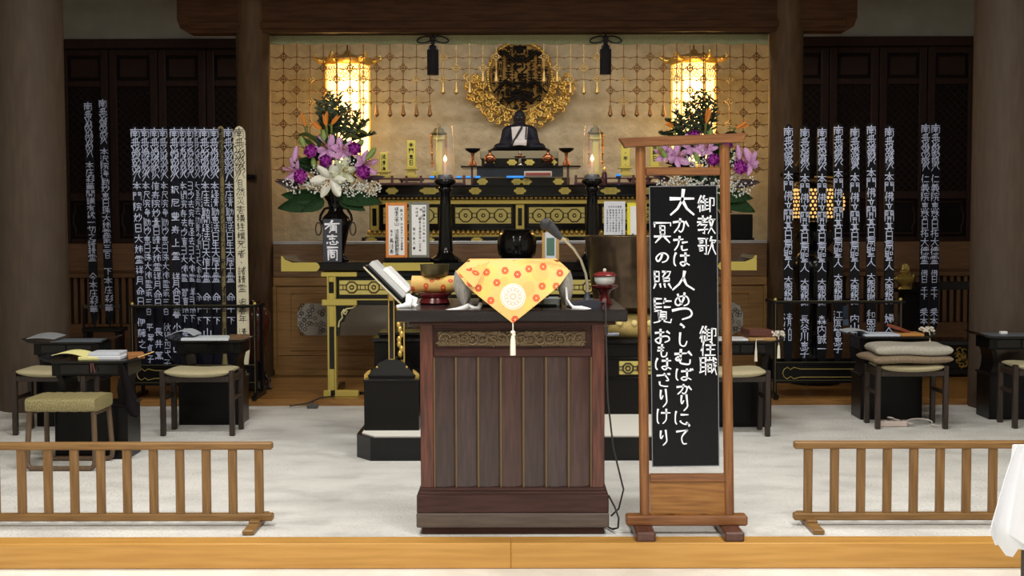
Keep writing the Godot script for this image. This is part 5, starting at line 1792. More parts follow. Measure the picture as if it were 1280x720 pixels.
func platform() -> void:
	# octagonal black plinth
	var D := 7.73
	var t := thing("plinth", "low black eight-sided plinth on the carpet behind the lectern", "plinth", Vector3(0, 0, -8.3))
	var h := Y(547, D)
	var a := X(440, D)
	var b := X(860, D)
	var z1 := 8.95
	var pl := PackedVector2Array([Vector2(a + 0.10, D), Vector2(b - 0.10, D), Vector2(b, D + 0.14), Vector2(b, z1), Vector2(a, z1), Vector2(a, D + 0.14)])
	var g := G.new()
	g.x = Transform3D(Basis(Vector3.RIGHT, -PI / 2), Vector3.ZERO)
	g.prism(pl, 0.0, h)
	obj("body", g, black, t)
	g = G.new()
	g.x = Transform3D(Basis(Vector3.RIGHT, -PI / 2), Vector3.ZERO)
	var ins := PackedVector2Array([Vector2(a + 0.12, D + 0.03), Vector2(b - 0.12, D + 0.03), Vector2(b - 0.03, D + 0.16), Vector2(b - 0.03, z1 - 0.03), Vector2(a + 0.03, z1 - 0.03), Vector2(a + 0.03, D + 0.16)])
	g.prism(ins, h, h + 0.006)
	obj("top_mat", g, flat(C(214, 212, 204), 0.8), t)
	# dark box in front on the left, carrying the book rest
	D = 7.97
	var bx := thing("dark_box", "plain dark box on the black plinth left of the lectern", "box", Vector3(X(489, D), h, -D - 0.17))
	one("body", 455, 523.5, 475, 541.5, D, 0.34, soft_black, bx, 0.006)
	one("lid", 454, 524.5, 474.3, 478, D - 0.006, 0.352, soft_black, bx, 0.003)
	# low black table
	D = 8.55
	var lt := thing("low_table", "low black table behind the dark box and the lectern", "table", Vector3(X(560, D), h, -D - 0.18))
	one("top", 464, 640, 422.5, 427, D, 0.38, black, lt)
	one("raised_edge", 472, 632, 415.5, 419, D + 0.06, 0.3, black, lt)
	one("riser", 474, 630, 419, 423, D + 0.08, 0.26, soft_black, lt)
	one("body", 468, 636, 427, 521, D + 0.03, 0.32, soft_black, lt)
	kendai()
	# stand with gilt octagon plate, cushion and large bronze bell on the right
	D = 8.62
	var bs := thing("bell_stand", "black stand with a gilt octagon plate under the large bell", "stand", Vector3(X(803, D), h, -D - 0.25))
	one("top", 737, 866, 424, 430, D, 0.36, black, bs)
	one("body", 742, 862, 430, 520.5, D + 0.02, 0.32, soft_black, bs)
	one("rail", 742, 862, 446, 449, D + 0.012, 0.02, black, bs)
	one("lower_rail", 742, 862, 471, 474, D + 0.012, 0.02, black, bs)
	octagon_panel(bs, 774, 832, 452, 468.5, D + 0.008, 3)
	# brocade ring cushion
	var c := Vector3(X(803, D), Y(424.5, D), -D - 0.18)
	var k := D / F
	var cm := grain([C(150, 120, 60), C(190, 164, 96), C(206, 186, 124), C(120, 96, 52)], Vector3(5, 5, 5), 0.7, 91, 0.09)
	var cu := thing("ring_cushion", "gold brocade ring cushion under the large bronze bell", "cushion", c)
	g = G.new()
	var prof := []
	for i in 13:
		var f := -PI / 2 + PI * i / 12
		prof.append(Vector2(0.19 + 0.085 * cos(f), 0.085 + 0.085 * sin(f)))
	g.lathe([Vector2(0, 0.0)] + prof + [Vector2(0, 0.17)], 40, c, Vector2(1.06, 0.62))
	obj("padding", g, cm, cu)
	g = G.new()
	for i in 18:
		var f := TAU * i / 18
		g.ball(c + Vector3(cos(f) * 0.3, 0.11, sin(f) * 0.3 * 0.6 ), Vector3(0.022, 0.022, 0.012), 8, 5)
	obj("woven_emblem", g, flat(C(214, 196, 128), 0.6), cu)
	# bell: an open bronze bowl
	var bl := thing("bronze_bell", "large dark bronze bowl bell, half hidden behind the hanging board stand", "bell", c + Vector3(0, 0.165, 0))
	g = G.new()
	var o := c + Vector3(0, 0.14, 0)
	var R := L(70, D)
	g.lathe([Vector2(0, 0.03), Vector2(0.14, 0.03), Vector2(R * 0.80, 0.075), Vector2(R * 0.86, 0.15), Vector2(R * 0.92, 0.3), Vector2(R * 0.98, 0.44), Vector2(R * 1.0, Y(296, D) - o.y), Vector2(R * 0.95, Y(296, D) - o.y + 0.004), Vector2(R * 0.9, 0.4), Vector2(R * 0.8, 0.15), Vector2(0, 0.06)], 56, o, Vector2(1, 0.75))
	obj("bowl", g, grain([C(72, 60, 48), C(88, 74, 58), C(100, 84, 68)], Vector3(2, 2, 2), 0.22, 92, 0.02, 0.75), bl)
	g = G.new()
	var lip := []
	for i in 56: lip.append(o + Vector3(cos(TAU * i / 56) * R * 0.985, Y(296, D) - o.y, sin(TAU * i / 56) * R * 0.985 * 0.75))
	g.tube(lip, 0.008, 6, true)
	obj("lip", g, flat(C(92, 78, 58), 0.25, 0.8), bl)

func kendai() -> void:
	var D := 8.05
	var z := -D - 0.12
	var c := Vector3(X(488, D), Y(474, D), z)
	var t := thing("book_rest", "black lacquer book rest with gilt edges on the dark box", "book rest", c)
	# stepped foot with gilt corners
	var g := G.new()
	var w := L(34, D)
	g.x = Transform3D(Basis(), c)
	g.prism(PackedVector2Array([Vector2(-w, 0), Vector2(-w, 0.02), Vector2(-w * 0.72, 0.05), Vector2(-w * 0.5, 0.10), Vector2(-w * 0.2, 0.125), Vector2(w * 0.2, 0.125), Vector2(w * 0.5, 0.10), Vector2(w * 0.72, 0.05), Vector2(w, 0.02), Vector2(w, 0)]), -0.1, 0.1)
	obj("foot", g, black, t)
	for s in [-1.0, 1.0]:
		g = G.new()
		g.x = Transform3D(Basis(), c)
		g.prism(PackedVector2Array([Vector2(s * w * 1.02, -0.002), Vector2(s * w * 1.02, 0.03), Vector2(s * w * 0.9, 0.05), Vector2(s * w * 0.78, 0.062), Vector2(s * w * 0.8, 0.04), Vector2(s * w * 0.9, 0.022), Vector2(s * w * 0.82, -0.002)]), 0.095, 0.108)
		g.ball(Vector3(s * w * 0.55, 0.075, 0.1), Vector3(0.008, 0.008, 0.006), 6, 4)
		obj("gilt_corner", g, gold, t)
	# post with gilt sides
	var px0 := X(484, D)
	var px1 := X(491.5, D)
	var y0 := Y(455, D)
	var y1 := Y(368, D)
	g = G.new()
	g.bx(Vector3(px0, y0, z - 0.05), Vector3(px1, y1, z + 0.09), 0.004)
	obj("post", g, black, t)
	g = G.new()
	g.bx(Vector3(px0 - 0.004, y0 - 0.012, z - 0.055), Vector3(px1 + 0.004, y0 + 0.03, z + 0.096), 0.004)
	for q in [px0 - 0.001, px1 - 0.006]: g.bx(Vector3(q, y0, z + 0.086), Vector3(q + 0.007, y1, z + 0.094), 0.002)
	g.bx(Vector3(px0 - 0.003, y1 - 0.04, z - 0.052), Vector3(px1 + 0.003, y1 + 0.01, z + 0.094), 0.003)
	obj("gilt_trim", g, gold, t)
	g = G.new()
	for i in 10:
		var yy := lerpf(y0 + 0.06, y1 - 0.1, i / 9.0)
		g.ball(Vector3(X(498, D) + 0.01 * sin(i * 1.9), yy, z + 0.07), Vector3(0.016, 0.024, 0.012), 7, 5)
	g.bx(Vector3(X(502.5, D), y0, z + 0.06), Vector3(X(504, D), y1 - 0.05, z + 0.08), 0.002)
	g.bx(Vector3(X(493, D), y0, z + 0.04), Vector3(X(503, D), y0 + 0.02, z + 0.06), 0.002)
	obj("carved_side", g, gold, t)
	# slanting rest, seen from its end
	var p0 := W(456, 332, D)
	var p1 := W(505.5, 381, D)
	var along := Vector3(p1.x - p0.x, p1.y - p0.y, 0)
	var ln := along.length()
	var ang := atan2(along.y, along.x)
	var B := Basis(Vector3(0, 0, 1), ang)
	var o := Vector3(p0.x, p0.y, z)
	g = G.new()
	g.x = Transform3D(B, o)
	g.bx(Vector3(0, -0.012, -0.2), Vector3(ln, 0.006, 0.13), 0.003)
	g.bx(Vector3(ln - 0.02, 0, -0.2), Vector3(ln, 0.1, 0.13), 0.003)
	obj("rest", g, black, t)
	g = G.new()
	g.x = Transform3D(B, o)
	g.bx(Vector3(0, -0.016, 0.128), Vector3(ln, -0.006, 0.134), 0.002)
	obj("gilt_line", g, flat(C(214, 206, 180), 0.35, 0.6), t)
	# the open book lying on it
	var bk := thing("open_book", "thick white book lying on the slanting black book rest", "book", o + B * Vector3(ln * 0.5, 0.02, 0))
	g = G.new()
	g.x = Transform3D(B, o)
	g.bx(Vector3(0.01, 0.008, -0.18), Vector3(ln - 0.03, 0.02, 0.12), 0.003)
	obj("cover", g, flat(C(40, 40, 42), 0.6), bk)
	g = G.new()
	g.x = Transform3D(B, o)
	g.bx(Vector3(0.012, 0.022, -0.175), Vector3(ln - 0.035, 0.055, 0.115), 0.004)
	obj("pages", g, flat(C(196, 198, 198), 0.8), bk)
	g = G.new()
	g.x = Transform3D(B, o)
	g.bx(Vector3(0.10, 0.056, -0.175), Vector3(ln - 0.04, 0.088, 0.113), 0.006)
	obj("open_leaves", g, paper, bk)

func lectern() -> void:
	var D := 5.88
	var x0 := X(523, D)
	var x1 := X(757, D)
	var zb := -D - 0.72
	var t := thing("lectern", "dark reddish brown wooden lectern with a carved frieze and ribbed front", "lectern", Vector3((x0 + x1) * 0.5, 0, -D - 0.36))
	var body := flat(C(58, 36, 30), 0.4)
	var post := grain([C(62, 32, 24), C(84, 44, 34), C(98, 54, 40)], Vector3(10, 0.7, 10), 0.28, 101)
	var yt := Y(402, D - 0.03)
	# plinth, from the floor up
	var g := G.new()
	g.bx(Vector3(X(525, D), 0, zb), Vector3(X(755, D), Y(658, D), -D), 0.004)
	obj("foot", g, walnut, t)
	g = G.new()
	g.bx(Vector3(X(518.5, D), Y(658.5, D), zb - 0.02), Vector3(X(761.5, D), Y(640.5, D), -D + 0.02), 0.005)
	obj("lower_plinth", g, grain([C(76, 64, 58), C(84, 72, 66), C(90, 79, 72)], Vector3(0.7, 9, 9), 0.4, 102), t)
	g = G.new()
	g.bx(Vector3(X(519, D), Y(640.5, D), zb - 0.018), Vector3(X(761, D), Y(617.5, D), -D + 0.018), 0.005)
	obj("upper_plinth", g, walnut, t)
	g = G.new()
	g.x = Transform3D(Basis(Vector3.UP, -PI / 2), Vector3.ZERO)
	g.x = Transform3D()
	g.bx(Vector3(X(521, D), Y(618, D), zb - 0.01), Vector3(X(759, D), Y(613.5, D), -D + 0.012), 0.004)
	g.bx(Vector3(X(523, D), Y(614, D), zb), Vector3(X(757, D), Y(609.5, D), -D + 0.005), 0.004)
	obj("base_moulding", g, walnut, t)
	# carcass
	g = G.new()
	g.bx(Vector3(x0 + 0.01, Y(611, D), zb + 0.01), Vector3(x1 - 0.01, yt, -D - 0.02))
	obj("carcass", g, body, t)
	for q in [[524, 540.5], [740, 756]]:
		g = G.new()
		g.bx(Vector3(X(q[0], D), Y(610, D), -D - 0.05), Vector3(X(q[1], D), Y(404, D), -D), 0.004)
		obj("corner_post", g, post, t)
		g = G.new()
		g.bx(Vector3(X(q[0], D), Y(610, D), zb), Vector3(X(q[1], D), Y(404, D), zb + 0.05), 0.004)
		obj("corner_post", g, post, t)
	for s in [x0, x1 - 0.02]:
		g = G.new()
		g.bx(Vector3(s + 0.004, Y(609, D), zb + 0.05), Vector3(s + 0.016, Y(404, D), -D - 0.05), 0.003)
		obj("side_panel", g, walnut, t)
	# frieze
	g = G.new()
	g.bx(Vector3(X(540.5, D), Y(411, D), -D - 0.04), Vector3(X(740, D), Y(403.5, D), -D - 0.004), 0.004)
	obj("upper_rail", g, walnut, t)
	g = G.new()
	g.bx(Vector3(X(540.5, D), Y(446.5, D), -D - 0.04), Vector3(X(740, D), Y(435.5, D), -D - 0.002), 0.005)
	obj("lower_rail", g, walnut, t)
	g = G.new()
	g.bx(Vector3(X(540.5, D), Y(436, D), -D - 0.03), Vector3(X(740, D), Y(410, D), -D - 0.016))
	var ground := obj("frieze_panel", g, walnut, t)
	# carved scrolls of the frieze
	g = G.new()
	var rg := RandomNumberGenerator.new()
	rg.seed = 12
	var fx0 := X(546, D)
	var fx1 := X(732, D)
	var fy := Y(423.5, D)
	g.bx(Vector3(fx0, Y(433, D), -D - 0.017), Vector3(fx1, Y(414, D), -D - 0.010), 0.004)
	for i in 15:
		var cx := lerpf(fx0 + 0.03, fx1 - 0.03, i / 14.0)
		var up := 1.0 if i % 2 == 0 else -1.0
		var sp := []
		var rr := []
		for j in 15:
			var f := j * 0.62
			var r := 0.030 * (1.0 - j / 17.0)
			sp.append(Vector3(cx + cos(f * up + PI * 0.3 * i) * r * 1.05, fy + sin(f * up + PI * 0.3 * i) * r * up, -D - 0.008 + 0.006 * sin(j * 0.7)))
			rr.append(0.0035 + 0.0035 * sin(PI * j / 14.0))
		g.tube(sp, rr, 6)
		g.ball(Vector3(cx, fy, -D - 0.006), Vector3(0.009, 0.009, 0.009), 7, 5)
		for j in 5:
			var p := Vector3(cx + rnd(rg, -0.032, 0.032), fy + rnd(rg, -0.03, 0.03), -D - 0.008)
			g.x = Transform3D(Basis(Vector3(0, 0, 1), rnd(rg, 0, TAU)), p)
			g.ball(Vector3.ZERO, Vector3(0.014, 0.006, 0.008), 7, 5)
			g.x = Transform3D()
	obj("carving", g, flat(C(112, 94, 70), 0.34, 0.4), ground)
	# ribbed front: seven planks between eight thin gilt ribs
	var ribs := [541.5, 569, 597, 625.5, 654, 682.5, 711, 739.5]
	var plank := []
	for i in 3: plank.append(grain([[C(46, 31, 30), C(54, 36, 35), C(60, 41, 39)], [C(50, 35, 34), C(58, 41, 40), C(66, 48, 47)], [C(54, 31, 28), C(64, 38, 33), C(70, 45, 40)]][i], Vector3(8, 0.7, 8), 0.2, 103 + i, 0.02))
	for i in 7:
		var a := X(ribs[i], D)
		var b := X(ribs[i + 1], D)
		g = G.new()
		g.x = Transform3D(Basis(Vector3.RIGHT, -PI / 2), Vector3.ZERO)
		g.prism(PackedVector2Array([Vector2(a + 0.002, D + 0.03), Vector2(b - 0.002, D + 0.03), Vector2(b - 0.002, D + 0.022), Vector2(lerpf(a, b, 0.52), D + 0.008), Vector2(a + 0.002, D + 0.012)]), Y(610, D), Y(446, D))
		obj("plank", g, plank[[0, 1, 0, 2, 0, 1, 2][i]], t)
	for i in 8:
		var a := X(ribs[i], D)
		g = G.new()
		g.bx(Vector3(a - 0.0045, Y(610, D), -D - 0.02), Vector3(a + 0.0045, Y(446.5, D), -D - 0.006), 0.002)
		obj("rib", g, flat(C(104, 84, 56), 0.4, 0.25), t)
	# top slab
	g = G.new()
	var zf := -5.80
	g.bx(Vector3(X(494, 5.8), Y(402.5, 5.8), -6.67), Vector3(X(785, 5.8), Y(387.5, 5.8), zf), 0.006)
	obj("top", g, grain([C(26, 21, 23), C(31, 26, 28), C(36, 30, 33)], Vector3(0.7, 7, 7), 0.22, 107), t)
	g = G.new()
	g.bx(Vector3(X(510, 5.86), Y(406.5, 5.86), -6.62), Vector3(X(770, 5.86), Y(402.3, 5.86), -5.86), 0.004)
	obj("cavetto", g, walnut, t)

func tassel_cord(g: G, pts: Array, r: float) -> void:
	g.tube(pts, r, 6)

func on_the_lectern() -> void:
	var top := Y(387.5, 5.8)
	# a small reading frame that carries the patterned cloth
	var D := 6.02
	var rs := thing("reading_stand", "small black reading stand on the lectern under the patterned cloth", "stand", Vector3(X(640, D), top, -D - 0.12))
	var g := G.new()
	g.bx(Vector3(X(588, D), top, -D - 0.26), Vector3(X(696, D), top + 0.012, -D), 0.004)
	obj("foot", g, soft_black, rs)
	for s in [600, 684]:
		g = G.new()
		g.bx(Vector3(X(s - 2, D), top + 0.012, -D - 0.14), Vector3(X(s + 2, D), Y(331, D), -D - 0.05), 0.003)
		obj("post", g, soft_black, rs)
	g = G.new()
	g.bx(Vector3(X(596, D), Y(332, D), -D - 0.2), Vector3(X(688, D), Y(329, D), -D - 0.01), 0.003)
	obj("shelf", g, soft_black, rs)
	# the cloth: a square laid cornerwise, its front corner hanging down
	var yt := Y(327, D)
	var t := thing("patterned_cloth", "yellow orange cloth with red flowers and a white crest hanging over the lectern's front", "cloth", Vector3(X(640, D), yt, -D))
	var pat := cloth_texture()
	g = G.new()
	var fr := -5.762
	var hw := X(712, 5.9) - X(640, 5.9)
	var cx := X(641, 5.9)
	# from the back edge of the shelf over its front and down
	g.sheet(36, 26, func(u, v):
		var s: float = u * 2.0 - 1.0
		var z: float
		var y: float
		var w: float
		if v < 0.25:
			var f: float = v / 0.25
			z = lerpf(-D - 0.22, -D + 0.015, f)
			y = yt + 0.006
			w = hw * 0.80
		else:
			var f: float = (v - 0.25) / 0.75
			y = lerpf(yt + 0.004, Y(404, 5.765), f)
			z = lerpf(-D + 0.02, fr, pow(f, 0.42)) + 0.008 * sin(s * 5.0 + f * 3.0) * f * (1.0 - f)
			var yy := lerpf(327, 404, f)
			w = hw * (lerpf(0.80, 1.0, (yy - 327) / 13.0) if yy < 340 else (lerpf(1.0, 0.80, (yy - 340) / 18.0) if yy < 358 else lerpf(0.80, 0.004, (yy - 358) / 46.0)))
			z -= 0.10 * pow(absf(s), 3.0) * clampf(1.0 - (yy - 327) / 40.0, 0, 1)
		return Vector3(cx + s * w, y, z), 0.004)
	# map the pattern by place on the cloth rather than by grid
	for i in g.v.size():
		var p := g.v[i]
		g.u[i] = Vector2((p.x - cx) / 0.6 + 0.5, (yt - p.y + maxf(0.0, -p.z - D) ) / 0.6 + 0.1)
	obj("front", g, pat, t)
	# the left corner folded over the front
	g = G.new()
	var f0 := Vector3(X(573, 5.84), Y(339, 5.84), -5.81)
	var f1 := Vector3(X(611, 5.9), Y(327.5, 5.9), -5.93)
	var f2 := Vector3(X(593, 5.8), Y(360, 5.8), -5.788)
	g.sheet(8, 8, func(u, v): return f0.lerp(f1, u).lerp(f2, v) + Vector3(0, 0, 0.012 + 0.012 * sin(PI * u) * (1.0 - v)), 0.003)
	for i in g.v.size():
		var p := g.v[i]
		g.u[i] = Vector2((p.y - p.x * 0.4) / 0.6 + 0.13, (yt - p.y - p.x) / 0.6 + 0.62)
	obj("folded_corner", g, pat, t)
	# side corners turned back so that the silver-grey lining shows
	var lining := grain([C(156, 153, 146), C(176, 173, 166), C(194, 190, 182)], Vector3(9, 3, 9), 0.45, 111, 0.03, 0.2)
	for s in [-1.0, 1.0]:
		g = G.new()
		var dd := 5.98
		var q := func(dx: float, py: float, z: float) -> Vector3: return Vector3(cx + s * dx * dd / F, Y(py, dd), -dd + z)
		var wi := 19.0 if s < 0 else 15.0
		g.sheet(8, 12, func(u, v):
			var w := wi * pow(sin(PI * (0.22 + 0.70 * v)), 0.9)
			var mx := lerpf(64, 61, v) if s < 0 else lerpf(65, 67, v)
			var f: float = (u - 0.5) * PI * 0.9
			return q.call(mx + sin(f) * w * 0.62, 338 + 44 * v, -0.04 + cos(f) * 0.04), 0.004)
		obj("lining", g, lining, t)
		g = G.new()
		if s < 0:
			g.tube([q.call(57, 381, 0.0), q.call(59, 384.5, 0.07), q.call(68, 386, 0.12), q.call(84, 387, 0.15), q.call(96, 387.5, 0.15)], [0.008, 0.022, 0.02, 0.014, 0.006], 8, false, 0.6)
			g.tube([q.call(57, 381, 0.0), q.call(48, 385, 0.04), q.call(42, 384, 0.06), q.call(40, 379, 0.04)], [0.008, 0.01, 0.012, 0.01], 7)
		else:
			g.tube([q.call(66, 360, 0.0), q.call(67, 374, 0.03), q.call(72, 381, 0.06), q.call(76, 383, 0.08)], 0.006, 7)
			g.tube([q.call(74, 383, 0.08), q.call(84, 384, 0.1), q.call(96, 386, 0.1)], [0.012, 0.02, 0.012], 8, false, 0.6)
		obj("corner_tassel", g, paper, t)
	g = G.new()
	var tip := Vector3(cx, Y(404, 5.765), -5.762)
	g.tube([tip, tip + Vector3(0, -0.035, 0.004)], 0.003, 5)
	g.ball(tip + Vector3(0, -0.04, 0.004), Vector3(0.012, 0.008, 0.01), 8, 5)
	g.ball(tip + Vector3(0.004, -0.052, 0.004), Vector3(0.009, 0.008, 0.009), 8, 5)
	var kk := 5.78 / F
	g.lathe([Vector2(0, -40 * kk), Vector2(3.6 * kk, -40 * kk), Vector2(3.3 * kk, -22 * kk), Vector2(2.2 * kk, -15.5 * kk), Vector2(0, -15 * kk)], 14, tip + Vector3(0, 0, 0.006))
	obj("front_tassel", g, flat(C(238, 234, 218), 0.8), t)
	# bell on a cushion on a red stand
	D = 6.25
	var rst := thing("red_stand", "round dark red lacquer stand under the patterned bell cushion", "stand", Vector3(X(543, D), top, -D))
	g = G.new()
	g.lathe([Vector2(0, 0), Vector2(0.07, 0), Vector2(0.078, 0.008), Vector2(0.066, 0.03), Vector2(0.082, 0.048), Vector2(0.08, 0.056), Vector2(0, 0.056)], 28, rst.position)
	obj("body", g, flat(C(82, 18, 21), 0.2), rst)
	var bc := thing("bell_cushion", "yellow and red flowered cushion carrying a small bell on the lectern", "cushion", Vector3(X(543, D), top + 0.056, -D))
	g = G.new()
	var cp: Vector3 = bc.position
	g.tube([cp + Vector3(-0.118, 0.045, 0), cp + Vector3(-0.112, 0.043, 0), cp + Vector3(0, 0.041, 0), cp + Vector3(0.108, 0.043, 0), cp + Vector3(0.112, 0.045, 0)], [0.012, 0.04, 0.042, 0.04, 0.012], 16)
	for i in g.v.size():
		var p := g.v[i] - cp
		g.u[i] = Vector2(p.x / 0.45 + 0.2, (p.y - p.z) / 0.45 + 0.2)
	obj("padding", g, pat, bc)
	var sb := thing("small_bell", "small brown bronze bowl bell resting on the flowered cushion", "bell", cp + Vector3(0, 0.083, 0))
	g = G.new()
	g.lathe([Vector2(0, 0), Vector2(0.06, 0.0), Vector2(0.068, 0.012), Vector2(0.071, 0.05), Vector2(0.073, 0.058), Vector2(0.066, 0.058), Vector2(0.062, 0.02), Vector2(0, 0.012)], 30, cp + Vector3(0, 0.081, -0.005))
	obj("bowl", g, flat(C(92, 82, 54), 0.35, 0.6), sb)
	# white bundle on the left edge
	g = G.new()
	var wb := Vector3(X(509, 5.98), top, -5.98)
	g.tube([wb + Vector3(0.0, 0.06, -0.02), wb + Vector3(0.012, 0.035, 0.0), wb + Vector3(0.004, 0.012, 0.01), wb + Vector3(-0.02, 0.008, 0.02), wb + Vector3(-0.05, 0.006, 0.02)], [0.012, 0.024, 0.02, 0.012, 0.008], 8, false, 0.8)
	g.tube([wb + Vector3(0.01, 0.05, 0), wb + Vector3(0.035, 0.04, 0.01), wb + Vector3(0.03, 0.015, 0.015), wb + Vector3(0.045, 0.007, 0.02)], [0.01, 0.014, 0.012, 0.012], 8)
	tag(obj("tassel_bundle", g, paper), "small white bundle of tassels at the left edge of the lectern top", "tassel")
	# gooseneck microphone
	D = 6.0
	var mc := thing("microphone", "black gooseneck microphone with a silver neck on the lectern", "microphone", Vector3(X(733, D), top, -D))
	g = G.new()
	g.x = Transform3D(Basis(Vector3.UP, 0.15), Vector3(X(733, D), top, -D))
	g.prism(PackedVector2Array([Vector2(-0.085, 0), Vector2(-0.08, 0.018), Vector2(-0.02, 0.034), Vector2(0.02, 0.038), Vector2(0.055, 0.03), Vector2(0.06, 0)]), -0.05, 0.06)
	g.x = Transform3D()
	g.lathe([Vector2(0.02, 0.034), Vector2(0.014, 0.05), Vector2(0.011, 0.07), Vector2(0, 0.072)], 14, Vector3(X(734, D), top, -D))
	obj("base", g, flat(C(52, 54, 66), 0.4), mc)
	g = G.new()
	g.tube([W(734, 372, D), W(734.3, 357, D), W(732, 342, D), W(726, 325, D), W(717, 311, D), W(707, 301, D), W(699, 295, D)], [0.009, 0.0075, 0.0065, 0.0065, 0.0065, 0.007, 0.009], 9)
	obj("neck", g, flat(C(176, 168, 148), 0.3, 0.6), mc)
	g = G.new()
	g.tube([W(702, 298, D), W(698, 294.5, D), W(688, 284, D), W(685.5, 281.5, D)], [0.012, 0.017, 0.026, 0.03], 12)
	g.ball(W(682.5, 280.5, D), Vector3(0.03, 0.029, 0.03), 14, 9)
	obj("head", g, flat(C(32, 33, 39), 0.6), mc)
	g = G.new()
	g.tube([W(745, 375, D), W(752, 378, D) + Vector3(0, 0, 0.05), W(756.5, 378, 5.8) + Vector3(0, 0, 0.0), Vector3(X(757.5, 5.77), Y(386, 5.77), -5.77), Vector3(X(757.5, 5.76), Y(400, 5.76), -5.76), Vector3(X(758, 5.76), Y(430, 5.76), -5.76), Vector3(X(760, 5.8), Y(500, 5.8), -5.8), Vector3(X(767, 5.9), Y(560, 5.9), -5.9), Vector3(X(780, 5.95), Y(612, 5.95), -5.95), Vector3(X(774, 5.95), Y(636, 5.95), -5.95), Vector3(X(764.5, 6.0), Y(645, 6.0), -6.0)], 0.0045, 6)
	tag(obj("microphone_cable", g, flat(C(40, 36, 36), 0.6)), "long thin black microphone cable hanging down the lectern's right side", "cable")
	g = G.new()
	g.tube([Vector3(X(757.8, 5.755), Y(408, 5.755), -5.755), Vector3(X(757.8, 5.755), Y(418, 5.755), -5.755)], 0.008, 8)
	obj("cable_joint", g, flat(C(40, 36, 36), 0.6), get_child(get_child_count() - 1))
	g = G.new()
	g.tube([Vector3(X(761.5, 6.02), Y(620, 6.02), -6.02), Vector3(X(769, 5.9), Y(634, 5.9), -5.9), Vector3(X(774, 5.88), Y(648, 5.88), -5.88), Vector3(X(773, 5.88), 0.03, -5.88), Vector3(X(766, 5.93), 0.012, -5.93), Vector3(X(757, 5.98), 0.008, -6.02)], 0.0045, 6)
	tag(obj("cable", g, flat(C(36, 34, 34), 0.6)), "thin black cable curling on the carpet beside the lectern's foot", "cable")
	g = G.new()
	g.tube([Vector3(X(759, 8.6), Y(418.5, 8.6), -8.61), Vector3(X(774, 8.6), Y(418, 8.6), -8.61)], 0.014, 8)
	tag(obj("pen", g, flat(C(120, 122, 134), 0.3, 0.5)), "short grey stick lying on the left end of the bell stand", "stick")
	# covered tea cup on a red stand
	D = 6.2
	var cs := thing("cup_stand", "dark red lacquer stand under the white tea cup on the lectern", "cup stand", Vector3(X(756, D), top, -D))
	g = G.new()
	g.lathe([Vector2(0, 0), Vector2(0.036, 0), Vector2(0.038, 0.006), Vector2(0.03, 0.02), Vector2(0.024, 0.045), Vector2(0.03, 0.068), Vector2(0.06, 0.08), Vector2(0.068, 0.086), Vector2(0.068, 0.092), Vector2(0, 0.088)], 28, cs.position)
	obj("body", g, flat(C(92, 20, 25), 0.22), cs)
	var cup := thing("tea_cup", "white porcelain tea cup with a dark red lid on the lectern", "cup", cs.position + Vector3(0, 0.09, 0))
	g = G.new()
	g.lathe([Vector2(0, 0), Vector2(0.03, 0), Vector2(0.045, 0.012), Vector2(0.05, 0.03), Vector2(0.05, 0.046), Vector2(0, 0.046)], 28, cup.position)
	obj("bowl", g, flat(C(222, 228, 226), 0.25), cup)
	g = G.new()
	g.lathe([Vector2(0, 0.046), Vector2(0.056, 0.046), Vector2(0.058, 0.051), Vector2(0.045, 0.062), Vector2(0.02, 0.068), Vector2(0, 0.069)], 28, cup.position)
	obj("lid", g, flat(C(108, 24, 28), 0.25), cup)
	g = G.new()
	g.lathe([Vector2(0, 0.068), Vector2(0.006, 0.069), Vector2(0.009, 0.076), Vector2(0.006, 0.083), Vector2(0, 0.084)], 12, cup.position)
	obj("knob", g, flat(C(226, 220, 208), 0.3), cup)
	# small silvery case
	D = 6.1
	var sc := thing("small_case", "small silver grey case lying on the lectern right of the cloth", "case", Vector3(X(689, D), top, -D))
	g = G.new()
	g.box(sc.position + Vector3(0, 0.02, 0), Vector3(0.075, 0.04, 0.11), 0.004)
	obj("body", g, flat(C(178, 188, 190), 0.35, 0.2), sc)
	for s in [-0.045, 0.045]:
		g = G.new()
		g.box(sc.position + Vector3(s, 0.02, 0), Vector3(0.012, 0.036, 0.1), 0.004)
		obj("end_cap", g, flat(C(110, 100, 70), 0.4), sc)

